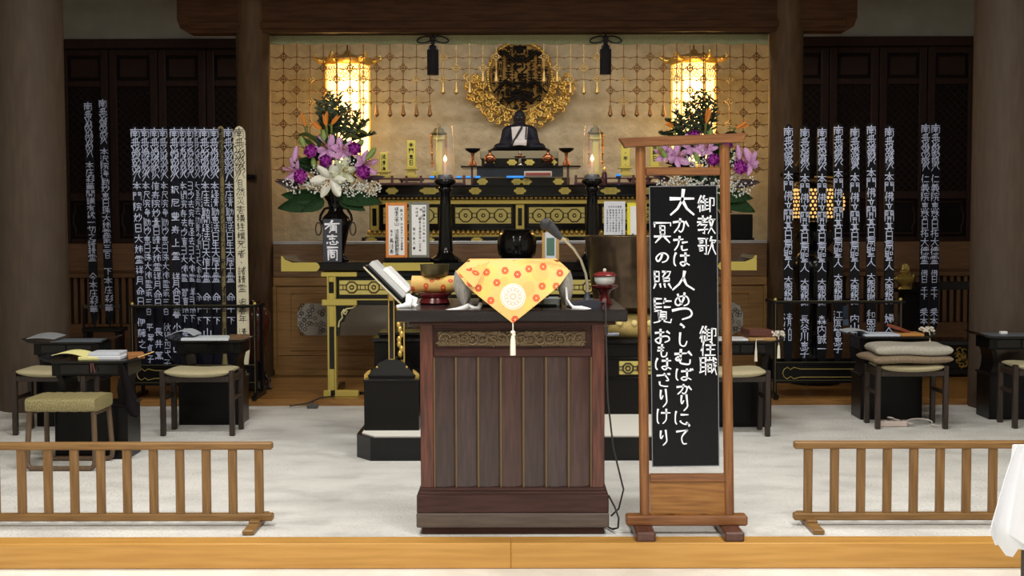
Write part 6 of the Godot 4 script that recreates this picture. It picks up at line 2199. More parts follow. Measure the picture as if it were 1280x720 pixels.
# the cloth's print: a warm ground with ring flowers and a round crest
func cloth_texture() -> StandardMaterial3D:
	var n := 512
	var im := Image.create(n, n, false, Image.FORMAT_RGB8)
	im.fill(C(216, 178, 106))
	var rg := RandomNumberGenerator.new()
	rg.seed = 31
	var disc := func(cx: float, cy: float, r0: float, r1: float, c: Color, a: float) -> void:
		for y in range(int(cy - r1 - 1), int(cy + r1 + 2)):
			for x in range(int(cx - r1 - 1), int(cx + r1 + 2)):
				var d := Vector2(x - cx, y - cy).length()
				if d <= r1 and d >= r0:
					var px := posmod(x, n)
					var py := posmod(y, n)
					im.set_pixel(px, py, im.get_pixel(px, py).lerp(c, a * clampf((r1 - d) / 1.5, 0, 1)))
	for i in 30: disc.call(rg.randf() * n, rg.randf() * n, 0.0, rnd(rg, 18, 36), C(226, 190, 84), 0.4)
	for i in 30: disc.call(rg.randf() * n, rg.randf() * n, 0.0, rnd(rg, 18, 34), C(222, 158, 86), 0.45)
	for i in 9:
		for j in 9:
			var x := 20 + i * 57 + (28 if j % 2 else 0) + rnd(rg, -16, 16)
			var y := 26 + j * 57 + rnd(rg, -15, 15)
			if Vector2(x - 256, y - 181).length() < 74: continue
			var c := C(196, 62, 30) if (i + 2 * j) % 3 else C(180, 40, 26)
			if rg.randf() < 0.18: continue
			disc.call(x, y, 0.0, 15.0, Color(0.88, 0.42, 0.22), 0.7)
			for p in 6: disc.call(x + 9 * cos(p * TAU / 6), y + 9 * sin(p * TAU / 6), 2.0, 6.0, c, 0.85)
			disc.call(x, y, 0.0, 4.0, C(244, 200, 120), 0.9)
	for i in 90: disc.call(rg.randf() * n, rg.randf() * n, 0.0, rnd(rg, 1.5, 4), C(188, 118, 60), 0.7)
	# crest
	disc.call(256, 181, 0.0, 50.0, C(228, 220, 212), 1.0)
	disc.call(256, 181, 42.0, 47.0, C(206, 178, 150), 0.7)
	for p in 12: disc.call(256 + 28 * cos(p * TAU / 12), 181 + 28 * sin(p * TAU / 12), 5.0, 9.0, C(196, 156, 124), 0.6)
	disc.call(256, 181, 6.0, 15.0, C(200, 164, 130), 0.6)
	var m := StandardMaterial3D.new()
	m.albedo_texture = ImageTexture.create_from_image(im)
	m.roughness = 0.75
	return m

func sign_stand() -> void:
	var across := grain([C(108, 66, 36), C(124, 79, 44), C(136, 91, 53)], Vector3(0.6, 8, 8), 0.35, 124)
	var D := 5.9
	var k := D / F
	var t := thing("board_stand", "gate-shaped brown wooden stand holding the hanging black board", "stand", Vector3(X(859, D), 0, -D))
	for q in [[800.5, 184, 806, 648], [905.5, 181, 911.5, 646]]:
		var g := G.new()
		var a := W(q[2], q[3], D)
		var b := W(q[0], q[1], D)
		g.tube([a, a.lerp(b, 0.5), b], 0.0235, 12)
		obj("post", g, stand_wood, t)
	# crosspiece on top: flat-faced, its ends cut at a slant
	var g := G.new()
	var ca := W(852, 176, D)
	g.x = Transform3D(Basis(Vector3(0, 0, 1), 0.028), ca)
	g.prism(PackedVector2Array([Vector2(-78 * k, 5 * k), Vector2(-71 * k, -6 * k), Vector2(74 * k, -4 * k), Vector2(79 * k, 6.5 * k)]), -0.045, 0.045)
	obj("top_crosspiece", g, across, t)
	g = G.new()
	g.bx(W(807, 219.5, D) + Vector3(0, 0, -0.016), W(900, 209, D) + Vector3(0, 0, 0.016), 0.004)
	obj("crossbar", g, across, t)
	g = G.new()
	g.bx(W(812, 602, D) + Vector3(0, 0, -0.016), W(906, 592, D) + Vector3(0, 0, 0.016), 0.004)
	obj("lower_bar", g, across, t)
	# skirt board with two shallow arches below
	g = G.new()
	g.x = Transform3D(Basis(), Vector3(0, 0, -D))
	var pl := PackedVector2Array()
	var v := func(px: float, py: float) -> Vector2: return Vector2(W(px, py, D).x, W(px, py, D).y)
	pl.append(v.call(812, 602)); pl.append(v.call(907, 601)); pl.append(v.call(909, 646))
	for i in 9: pl.append(v.call(893 - 28.0 * i / 8, 646 - 4.5 * sin(PI * i / 8)))
	for i in 9: pl.append(v.call(852 - 28.0 * i / 8, 646 - 4.5 * sin(PI * i / 8)))
	pl.append(v.call(813, 646))
	g.prism(pl, -0.007, 0.007)
	obj("skirt_board", g, grain([C(126, 82, 34), C(146, 98, 44), C(158, 112, 54)], Vector3(0.6, 8, 8), 0.4, 121), t)
	g = G.new()
	g.bx(W(783, 658, 5.86) + Vector3(0, 0, 0.0), W(935, 645, 5.86) + Vector3(0, 0, -0.075), 0.007)
	obj("base_beam", g, grain([C(104, 62, 32), C(124, 78, 40), C(138, 92, 52)], Vector3(0.6, 8, 8), 0.32, 122), t)
	for px in [808, 920]:
		g = G.new()
		g.bx(Vector3(X(px - 12.5, 5.74), 0.0, -6.1), Vector3(X(px + 12.5, 5.74), Y(657, 5.86), -5.72), 0.008)
		obj("foot", g, grain([C(74, 44, 36), C(94, 58, 48)], Vector3(8, 8, 0.7), 0.35, 123), t)
	# the hanging board
	var bd := thing("hanging_board", "tall black board with white brush-written columns hanging in the wooden stand", "board", W(855, 410, D))
	var tilt := -0.0135
	g = G.new()
	var c := W(855.3, 408.5, D)
	g.x = Transform3D(Basis(Vector3(0, 0, 1), -tilt), c)
	g.box(Vector3.ZERO, Vector3(84 * k, 352 * k, 0.012), 0.003)
	obj("board", g, flat(C(13, 14, 18), 0.25, 0.0, 0.3), bd)
	for s in [-1.0, 1.0]:
		g = G.new()
		g.x = Transform3D(Basis(Vector3(0, 0, 1), -tilt), c)
		g.bx(Vector3(s * 41.3 * k, -176 * k, 0.004), Vector3(s * 42.4 * k, 176 * k, 0.009), 0.001)
		obj("clear_edge", g, flat(C(120, 122, 128), 0.25), bd)
		g = G.new()
		g.x = Transform3D(Basis(Vector3(0, 0, 1), -tilt), c)
		g.bx(Vector3(-42 * k, s * 175.2 * k, 0.004), Vector3(42 * k, s * 176.3 * k, 0.009), 0.001)
		obj("clear_edge", g, flat(C(120, 122, 128), 0.25), bd)
	for s in [-30, 30]:
		g = G.new()
		g.tube([c + Vector3(s * k, 176 * k, 0), c + Vector3(s * k, 190 * k, 0)], 0.003, 5)
		obj("cord", g, soft_black, bd)
	# writing: each sign placed by its middle in the photograph's frame
	for q in [["御", 882, 255, 20, 20], ["教", 882.5, 281, 22, 22], ["歌", 883.5, 307, 22, 22], ["御", 884.5, 418, 20, 20], ["住", 885, 436, 18, 18], ["職", 885, 458, 21, 22], ["大", 852.5, 253, 29, 31, 3.6], ["か", 851, 282, 19, 17, 2.3], ["た", 851, 304, 18, 17, 2.3], ["は", 851.5, 324, 20, 16, 2.3], ["人", 854, 350, 27, 24, 3.2], ["め", 852, 374, 17, 16, 2.3], ["つ", 852.5, 391, 24, 16, 2.8], ["ゝ", 853, 407, 10, 8, 2.4], ["し", 853, 424, 12, 16, 2.2], ["む", 854, 446, 21, 18, 2.6], ["ば", 855, 468.5, 22, 14, 2.1], ["か", 855, 487, 18, 12, 2.2], ["り", 855, 504, 11, 20, 2.2], ["に", 852, 523, 18, 16, 2.1], ["ゝ", 860, 531, 9, 8, 2.2], ["て", 852.5, 546, 14, 19, 2.1], ["冥", 828, 290, 20, 26, 2.2], ["の", 827.5, 321, 15, 13, 2.4], ["照", 828, 349, 22, 22, 2.2], ["覧", 828, 388, 22, 30, 2.3], ["お", 828, 420, 18, 17, 2.3], ["も", 828, 438, 12, 15, 2.1], ["は", 828.5, 455, 20, 14, 2.2], ["ざ", 829, 475, 16, 16, 2.0], ["り", 829, 498, 11, 22, 2.1], ["け", 829, 521, 17, 18, 2.0], ["り", 829, 548, 11, 19, 2.1]]:
		var w: float = q[3]
		var h: float = q[4]
		g = G.new()
		g.x = Transform3D(Basis(Vector3(0, 0, 1), 0.004), Vector3(c.x, c.y, -D + 0.008))
		glyph(g, q[0], Vector2((q[1] - w * 0.5 - 855.3) * k, -(q[2] - h * 0.5 - 408.5) * k), Vector2(w, h) * k, (q[5] if q.size() > 5 else 1.9) * k)
		obj("brush_character", g, white_ink, bd)

func railings() -> void:
	for sd in [-1, 1]:
		var D := 6.06
		var t := thing("railing", "low wooden railing with upright bars along the stage front, %s part" % ("left" if sd < 0 else "right"), "railing", Vector3(sd * 1.9, 0, -D), "low railings along the stage front")
		var e0 := X(337.5, D) if sd < 0 else X(994.5, D)
		var e1: float = e0 + sd * 1.92
		var ya := Y(641, D)
		var yb := Y(650, D)
		var yc := Y(552, D)
		var yd := Y(561, D)
		var g := G.new()
		g.bx(Vector3(minf(e0, e1), yd, -D - 0.022), Vector3(maxf(e0, e1), yc, -D + 0.022), 0.006)
		obj("top_rail", g, oak, t)
		g = G.new()
		g.bx(Vector3(minf(e0, e1), yb, -D - 0.022), Vector3(maxf(e0, e1), ya, -D + 0.022), 0.006)
		obj("bottom_rail", g, oak, t)
		g = G.new()
		g.box(Vector3.ZERO, Vector3(L(10.6, D), yd - ya + 0.008, 0.026), 0.004)
		var m := g.mesh()
		var px := 320.0 if sd < 0 else 1012.8
		for i in 15:
			var xx := X(px, D)
			if absf(xx - e0) > 1.88: break
			piece("upright_bar", m, oak_up, t, Vector3(xx, (yd + ya) * 0.5, -D) - t.position)
			px += 33.3 * sd
		for xx in [X(316, D) if sd < 0 else X(1015, D), e1 - sd * 0.08]:
			g = G.new()
			g.bx(Vector3(xx - 0.027, 0, -D - 0.2), Vector3(xx + 0.027, yb, -D + 0.2), 0.006)
			g.bx(Vector3(xx - 0.024, yb - 0.004, -D - 0.07), Vector3(xx + 0.024, yb + 0.012, -D + 0.07), 0.004)
			obj("foot", g, oak, t)

func desk(label: String, at: Vector3) -> Node3D:
	var t := thing("reading_desk", label, "desk", at, "low black reading desks")
	var g := G.new()
	g.bx(at + Vector3(-0.225, 0, -0.135), at + Vector3(0.225, 0.33, 0.135), 0.005)
	obj("base_box", g, soft_black, t)
	g = G.new()
	g.bx(at + Vector3(-0.235, 0.325, -0.145), at + Vector3(0.235, 0.34, 0.145), 0.004)
	obj("base_lid", g, soft_black, t)
	for s in [-1.0, 1.0]:
		g = G.new()
		g.x = Transform3D(Basis(), at)
		var pl := PackedVector2Array()
		var cv := [[0.215, 0.335], [0.20, 0.38], [0.195, 0.43], [0.205, 0.49], [0.222, 0.53], [0.19, 0.53], [0.168, 0.49], [0.158, 0.43], [0.165, 0.38], [0.18, 0.335]]
		for q in cv: pl.append(Vector2(q[0] * s, q[1]))
		g.prism(pl, -0.12, 0.12, true)
		obj("curved_leg", g, soft_black, t)
	g = G.new()
	g.bx(at + Vector3(-0.235, 0.515, -0.14), at + Vector3(0.235, 0.598, 0.14), 0.005)
	obj("drawer_case", g, soft_black, t)
	for s in [-0.092, 0.092]:
		g = G.new()
		g.bx(at + Vector3(s - 0.088, 0.528, 0.138), at + Vector3(s + 0.088, 0.588, 0.144), 0.003)
		obj("drawer", g, black, t)
	g = G.new()
	g.x = Transform3D(Basis(), at)
	g.prism(PackedVector2Array([Vector2(-0.31, 0.632), Vector2(-0.305, 0.637), Vector2(-0.25, 0.618), Vector2(-0.2, 0.612), Vector2(0.2, 0.612), Vector2(0.25, 0.618), Vector2(0.305, 0.637), Vector2(0.31, 0.632), Vector2(0.26, 0.605), Vector2(0.2, 0.597), Vector2(-0.2, 0.597), Vector2(-0.26, 0.605)]), -0.17, 0.17)
	obj("top", g, black, t)
	return t

func stool(label: String, at: Vector3) -> Node3D:
	var t := thing("stool", label, "stool", at, "dark wooden stools with cream seats")
	var brown := grain([C(40, 30, 24), C(52, 40, 33)], Vector3(8, 0.8, 8), 0.45, 131)
	var g := G.new()
	for q in [[-1, 1], [1, 1], [-1, -1], [1, -1]]:
		g = G.new()
		g.bx(at + Vector3(q[0] * 0.236 - 0.017, 0, q[1] * 0.14 - 0.02), at + Vector3(q[0] * 0.236 + 0.017, 0.448 if q[1] > 0 else 0.43, q[1] * 0.14 + 0.02), 0.005)
		obj("leg", g, brown, t)
	for s in [0.14, -0.14]:
		g = G.new()
		g.bx(at + Vector3(-0.24, 0.37, s - 0.012), at + Vector3(0.24, 0.41, s + 0.012), 0.004)
		obj("apron", g, brown, t)
	for s in [-0.236, 0.236]:
		g = G.new()
		g.bx(at + Vector3(s - 0.011, 0.37, -0.13), at + Vector3(s + 0.011, 0.41, 0.13), 0.004)
		obj("side_rail", g, brown, t)
		g = G.new()
		g.bx(at + Vector3(s - 0.011, 0.24, -0.13), at + Vector3(s + 0.011, 0.265, 0.13), 0.004)
		obj("stretcher", g, brown, t)
	# a thick upholstered seat, dished from side to side
	g = G.new()
	g.sheet(20, 24, func(u, v):
		var x := lerpf(-0.226, 0.226, u)
		var f: float = v * TAU
		var h := 0.028 * (1.0 - pow(absf(u * 2 - 1), 6.0) * 0.75)
		var e := 1.0 - pow(absf(u * 2 - 1), 8.0) * 0.12
		return at + Vector3(x, 0.438 - 0.016 * (1.0 - pow(u * 2 - 1, 2.0)) + sign(sin(f)) * pow(absf(sin(f)), 0.6) * h, sign(cos(f)) * pow(absf(cos(f)), 0.5) * 0.175 * e))
	for s in [-1.0, 1.0]:
		g.cap(at + Vector3(s * 0.226, 0.438, 0), 24, func(v):
			var f: float = v * TAU
			return at + Vector3(s * 0.226, 0.438 + sign(sin(f)) * pow(absf(sin(f)), 0.6) * 0.007, sign(cos(f)) * pow(absf(cos(f)), 0.5) * 0.175 * 0.88), Vector3(s, 0, 0))
	obj("seat", g, cream, t)
	return t

func soft_slab(g: G, c: Vector3, s: Vector3, turn := 0.0) -> void:
	# a padded cushion
	g.x = Transform3D(Basis(Vector3.UP, turn), c)
	for up in [1.0, -1.0]:
		g.sheet(22, 22, func(u, v):
			var a: float = sin((u - 0.5) * PI)
			var b: float = sin((v - 0.5) * PI)
			var k := (1.0 - pow(absf(a), 12.0)) * (1.0 - pow(absf(b), 12.0))
			return Vector3(a * s.x * 0.5, up * s.y * 0.5 * pow(k, 0.42) + 0.003 * sin(a * 5 + b * 3), b * s.z * 0.5))
	g.x = Transform3D()

func desks_and_stools() -> void:
	var spots := [[80, 9.08, "black reading desk at the left edge, behind the desk with yellow papers"], [109, 7.8, "black reading desk holding yellow papers and books, nearest to the left railing"], [259, 9.14, "black reading desk in front of the left rack of prayer boards"], [926, 9.0, "black reading desk partly behind the hanging board stand"], [1117, 9.33, "black reading desk behind the stool with stacked cushions"], [1279, 9.33, "black reading desk at the right edge of the picture"]]
	var d0: Node3D = null
	for q in spots:
		var at := Vector3(X(q[0], q[1]), 0, -q[1] - 0.135)
		if d0 == null: d0 = desk(q[2], at)
		else: dup(d0, at, q[2])
	var s0: Node3D = null
	for q in [[56.5, 8.70, "dark wooden stool with a cream seat at the left edge, behind the brocade-covered stool"], [243, 8.66, "dark wooden stool with a cream seat in front of the left rack of prayer boards"], [917.5, 8.60, "dark wooden stool with a cream seat behind the right post of the hanging board stand"], [1143, 8.9, "dark wooden stool carrying a stack of two cushions"], [1316, 8.92, "dark wooden stool with a cream seat at the right edge of the picture"]]:
		var at := Vector3(X(q[0], q[1]), 0, -q[1] - 0.15)
		if s0 == null: s0 = stool(q[2], at)
		else: dup(s0, at, q[2])
	var at := Vector3(X(1143, 8.9), 0, -8.9 - 0.15)
	var g := G.new()
	soft_slab(g, at + Vector3(-0.015, 0.49, 0.0), Vector3(0.56, 0.055, 0.40), 0.06)
	tag(obj("seat_cushion", g, grain([C(120, 104, 84), C(138, 120, 98)], Vector3(8, 8, 8), 0.85, 141)), "flat brown cushion under the grey one on the stool at right", "cushion")
	g = G.new()
	soft_slab(g, at + Vector3(0.012, 0.553, 0.0), Vector3(0.53, 0.07, 0.38), -0.05)
	tag(obj("seat_cushion", g, grain([C(160, 156, 144), C(178, 174, 162)], Vector3(8, 8, 8), 0.85, 142)), "thick pale grey cushion on top of the stack on the stool at right", "cushion")
	# the covered stool with looped legs
	var c := Vector3(X(83, 7.6), 0, -7.595)
	var bs := thing("covered_stool", "low stool with a tan brocade seat cover and looped flat legs, at left", "stool", c)
	g = G.new()
	g.sheet(20, 28, func(u, v):
		var f: float = v * TAU
		var a: float = u * 2 - 1
		var e := 1.0 - 0.04 * pow(absf(a), 10.0)
		return c + Vector3(a * 0.205, 0.385 + sign(sin(f)) * pow(absf(sin(f)), 0.35) * 0.042 * e + 0.002 * sin(a * 20.0 + f * 3.0), sign(cos(f)) * pow(absf(cos(f)), 0.35) * 0.175 * e))
	for s in [-1.0, 1.0]:
		g.cap(c + Vector3(s * 0.207, 0.385, 0), 28, func(v):
			var f: float = v * TAU
			return c + Vector3(s * 0.205, 0.385 + sign(sin(f)) * pow(absf(sin(f)), 0.35) * 0.0403, sign(cos(f)) * pow(absf(cos(f)), 0.35) * 0.168), Vector3(s, 0, 0))
	obj("seat_cover", g, bumpy(grain([C(120, 110, 72), C(140, 130, 88), C(160, 150, 108)], Vector3(5, 5, 5), 0.6, 143, 0.06), 0.08, 144, 0.6), bs)
	var leg := grain([C(84, 66, 48), C(100, 80, 60)], Vector3(6, 1, 6), 0.4, 145)
	for s in [1.0, -1.0]:
		g = G.new()
		var zt: float = s * 0.13
		var zb: float = s * 0.165
		var p := []
		for q in [[-0.185, 0.40, 0.0], [-0.195, 0.2, 0.5], [-0.2, 0.06, 0.9], [-0.195, 0.03, 0.95], [-0.175, 0.014, 1.0], [0.0, 0.013, 1.0], [0.175, 0.014, 1.0], [0.195, 0.03, 0.95], [0.2, 0.06, 0.9], [0.195, 0.2, 0.5], [0.185, 0.40, 0.0]]:
			p.append(c + Vector3(q[0], q[1], lerpf(zt, zb, q[2])))
		g.tube(p, 0.0165, 8)
		obj("looped_leg", g, leg, bs)
	for s in [-0.19, 0.19]:
		g = G.new()
		g.tube([c + Vector3(s, 0.33, -0.14), c + Vector3(s, 0.335, 0.14)], 0.012, 8)
		obj("side_bar", g, leg, bs)
	desk_items()

func sheet_of_paper(called: String, c: Vector3, s: Vector3, turn: float, m: Material, label: String, cat: String) -> void:
	var g := G.new()
	g.x = Transform3D(Basis(Vector3.UP, turn), c + Vector3(0, s.y * 0.5, 0))
	g.box(Vector3.ZERO, s, minf(0.003, s.y * 0.3))
	tag(obj(called, g, m), label, cat)

func beads(c: Vector3, label: String) -> void:
	# a bundle of white prayer beads with two tassels hanging over the desk's front
	var t := thing("prayer_beads", label, "prayer beads", c)
	var g := G.new()
	var rg := RandomNumberGenerator.new()
	rg.seed = 9
	for i in 70:
		g.ball(c + Vector3(rnd(rg, -0.045, 0.05), 0.012 + rnd(rg, 0, 0.03), rnd(rg, -0.035, 0.035)), Vector3.ONE * 0.0085, 7, 5)
	obj("bead_bundle", g, flat(C(206, 200, 186), 0.4), t)
	for s in [-0.002]:
		g = G.new()
		g.tube([c + Vector3(s, 0.012, 0.02), c + Vector3(s, 0.012, 0.075), c + Vector3(s, -0.012, 0.085), c + Vector3(s, -0.05, 0.087)], 0.003, 5)
		g.lathe([Vector2(0, -0.14), Vector2(0.012, -0.14), Vector2(0.009, -0.07), Vector2(0.006, -0.05), Vector2(0, -0.045)], 10, c + Vector3(s, 0, 0.088))
		obj("tassel", g, flat(C(220, 214, 196), 0.8), t)

func desk_items() -> void:
	var yt := 0.612
	var grey := flat(C(150, 154, 160), 0.7)
	var c := Vector3(X(80, 9.02), yt, -9.155)
	sheet_of_paper("paper_sheet", c + Vector3(0.06, 0, 0.0), Vector3(0.36, 0.004, 0.26), 0.02, flat(C(104, 112, 122), 0.5), "dull grey sheet covering the desk at the left edge", "paper")
	var g := G.new()
	g.sheet(8, 4, func(u, v): return c + Vector3(-0.29 + 0.2 * u, 0.012 + 0.035 * sin(PI * (0.25 + 0.6 * u)) * (1.0 - 0.5 * v), -0.12 + 0.24 * v), 0.004)
	tag(obj("folded_paper", g, grey), "folded grey paper standing up at the left end of the leftmost desk", "paper")
	c = Vector3(X(109, 7.8), yt, -7.935)
	var yel := flat(C(226, 220, 150), 0.75)
	g = G.new()
	g.sheet(8, 4, func(u, v): return c + Vector3(-0.24 + 0.2 * u, 0.008 + 0.035 * sin(PI * (0.2 + 0.7 * u)), -0.1 + 0.22 * v), 0.004)
	tag(obj("yellow_paper", g, yel), "open pale yellow booklet on the left half of the front desk", "booklet")
	sheet_of_paper("yellow_paper", c + Vector3(-0.02, 0, 0.03), Vector3(0.13, 0.02, 0.18), 0.1, yel, "closed pale yellow booklet at the middle of the front desk", "booklet")
	sheet_of_paper("book", c + Vector3(0.085, 0, 0.01), Vector3(0.2, 0.022, 0.21), -0.03, flat(C(206, 210, 218), 0.7), "white book at the bottom of the pile on the front left desk", "book")
	sheet_of_paper("book", c + Vector3(0.07, 0.022, 0.0), Vector3(0.19, 0.02, 0.19), 0.05, flat(C(186, 192, 200), 0.7), "pale grey book on top of the pile on the front left desk", "book")
	sheet_of_paper("sutra_book", c + Vector3(0.235, 0, -0.02), Vector3(0.10, 0.03, 0.16), 0.35, flat(C(150, 98, 50), 0.7), "small orange brown folded book at the right end of the front left desk", "book")
	# a dark cord tassel on the front desk
	g = G.new()
	for s in [0.0, 0.012]:
		g.tube([c + Vector3(0.02 + s, 0.0, 0.14), c + Vector3(0.02 + s, -0.02, 0.178), c + Vector3(0.022 + s * 2, -0.07, 0.18)], 0.003, 5)
	tag(obj("cord", g, flat(C(110, 60, 50), 0.8)), "thin reddish cord hanging over the edge of the front left desk", "cord")
	# a dark cloth bundle hanging at its right
	g = G.new()
	var b := Vector3(X(150, 7.72), 0.44, -7.78)
	g.tube([b + Vector3(-0.02, 0.15, 0), b + Vector3(0.0, 0.06, 0.01), b + Vector3(0.02, -0.02, 0.0), b + Vector3(0.03, -0.1, 0.01), b + Vector3(0.06, -0.15, 0.02), b + Vector3(0.075, -0.17, 0.02)], [0.014, 0.026, 0.036, 0.042, 0.034, 0.012], 10, false, 0.7)
	tag(obj("dark_bag", g, flat(C(22, 18, 21), 0.9, 0.0, 0.2)), "dark cloth bag hanging at the right side of the front left desk", "bag")
	c = Vector3(X(259, 9.14), yt, -9.235)
	sheet_of_paper("book", c + Vector3(-0.02, 0, 0.02), Vector3(0.34, 0.02, 0.24), 0.0, flat(C(198, 206, 214), 0.7), "flat white papers on the desk before the left rack", "papers")
	g = G.new()
	g.sheet(8, 4, func(u, v): return c + Vector3(-0.27 + 0.17 * u, 0.02 + 0.05 * sin(PI * (0.15 + 0.75 * u)), -0.1 + 0.22 * v), 0.004)
	tag(obj("folded_paper", g, flat(C(176, 184, 194), 0.7)), "folded pale paper at the left end of the desk before the left rack", "paper")
	sheet_of_paper("sutra_book", c + Vector3(0.2, 0, 0.0), Vector3(0.14, 0.028, 0.2), 0.25, flat(C(104, 76, 50), 0.7), "brown folded book at the right end of the desk before the left rack", "book")
	c = Vector3(X(926, 9.0), yt, -9.135)
	sheet_of_paper("book", c + Vector3(-0.06, 0, 0.03), Vector3(0.24, 0.014, 0.22), 0.0, flat(C(216, 220, 224), 0.7), "white open book on the desk behind the hanging board stand", "book")
	sheet_of_paper("sutra_book", c + Vector3(0.16, 0, 0.03), Vector3(0.19, 0.022, 0.2), 0.0, flat(C(176, 140, 86), 0.7), "tan folded book under the dark red one on the desk beside the board stand", "book")
	g = G.new()
	g.x = Transform3D(Basis(Vector3(0, 0, 1), -0.06) * Basis(Vector3.UP, 0.15), c + Vector3(0.15, 0.05, 0.0))
	g.box(Vector3.ZERO, Vector3(0.19, 0.05, 0.2), 0.006)
	tag(obj("sutra_book", g, flat(C(92, 50, 42), 0.5)), "thick dark red brown folded book on the desk beside the board stand", "book")
	beads(c + Vector3(0.27, 0.02, 0.07), "bundle of white prayer beads with a tassel on the desk beside the board stand")
	g = G.new()
	g.lathe([Vector2(0, -0.14), Vector2(0.012, -0.14), Vector2(0.009, -0.07), Vector2(0.005, -0.04), Vector2(0.003, 0.0), Vector2(0, 0.0)], 10, c + Vector3(0.105, 0.0, 0.175))
	g.tube([c + Vector3(0.105, 0.0, 0.175), c + Vector3(0.11, 0.012, 0.155), c + Vector3(0.16, 0.012, 0.145)], 0.003, 5)
	tag(obj("tassel", g, flat(C(220, 214, 196), 0.8)), "single cream tassel hanging over the front of the desk beside the board stand", "tassel")
	c = Vector3(X(1117, 9.33), yt, -9.465)
	sheet_of_paper("book", c + Vector3(-0.07, 0, 0.03), Vector3(0.26, 0.016, 0.22), 0.0, flat(C(196, 206, 220), 0.7), "pale open book on the desk behind the cushioned stool", "book")
	g = G.new()
	g.sheet(6, 4, func(u, v): return c + Vector3(-0.33 + 0.17 * u, 0.03 + 0.014 * sin(PI * u), -0.1 + 0.22 * v), 0.004)
	tag(obj("folded_paper", g, flat(C(170, 176, 186), 0.7)), "pale paper lying over the left end of the desk behind the cushioned stool", "paper")
	sheet_of_paper("sutra_book", c + Vector3(0.15, 0, 0.03), Vector3(0.17, 0.02, 0.2), 0.02, flat(C(186, 132, 66), 0.7), "orange tan folded book on the desk behind the cushioned stool", "book")
	g = G.new()
	g.x = Transform3D(Basis(Vector3(0, 0, 1), -0.35) * Basis(Vector3.UP, 0.3), c + Vector3(0.09, 0.045, -0.02))
	g.box(Vector3.ZERO, Vector3(0.11, 0.024, 0.16), 0.004)
	tag(obj("sutra_book", g, flat(C(128, 66, 44), 0.6)), "small tilted red brown book on the desk behind the cushioned stool", "book")
	beads(c + Vector3(0.27, 0.02, 0.07), "bundle of white prayer beads with a tassel on the desk behind the cushioned stool")
	c = Vector3(X(1277, 9.33), yt, -9.465)
	sheet_of_paper("paper_sheet", c + Vector3(-0.02, 0, 0.0), Vector3(0.36, 0.004, 0.26), 0.0, flat(C(96, 102, 110), 0.5), "dull grey sheet covering the desk at the right edge", "paper")
	sheet_of_paper("white_box", c + Vector3(-0.06, 0.004, -0.02), Vector3(0.05, 0.02, 0.04), 0.0, paper, "tiny white box on the desk at the right edge", "box")
	# power strip under the desk
	var ps := thing("power_strip", "white power strip with a tangled cord on the carpet under the cushioned stool", "power strip", Vector3(X(1122, 8.95), 0, -9.02))
	g = G.new()
	g.box(ps.position + Vector3(0, 0.022, 0), Vector3(0.2, 0.04, 0.06), 0.006)
	obj("body", g, flat(C(196, 182, 174), 0.5), ps)
	for i in 4:
		g = G.new()
		g.box(ps.position + Vector3(-0.07 + 0.045 * i, 0.043, 0), Vector3(0.022, 0.006, 0.03), 0.002)
		obj("socket", g, flat(C(120, 112, 108), 0.5), ps)
	g = G.new()
	var cp := []
	for i in 26:
		var f := i * 0.55
		cp.append(ps.position + Vector3(-0.05 + 0.012 * i + 0.05 * cos(f), 0.055 + 0.02 * sin(f * 0.7) - 0.0012 * i, 0.03 * sin(f)))
	cp.append(ps.position + Vector3(0.31, 0.01, 0.05))
	g.tube(cp, 0.005, 5)
	obj("cord", g, flat(C(186, 176, 168), 0.5), ps)

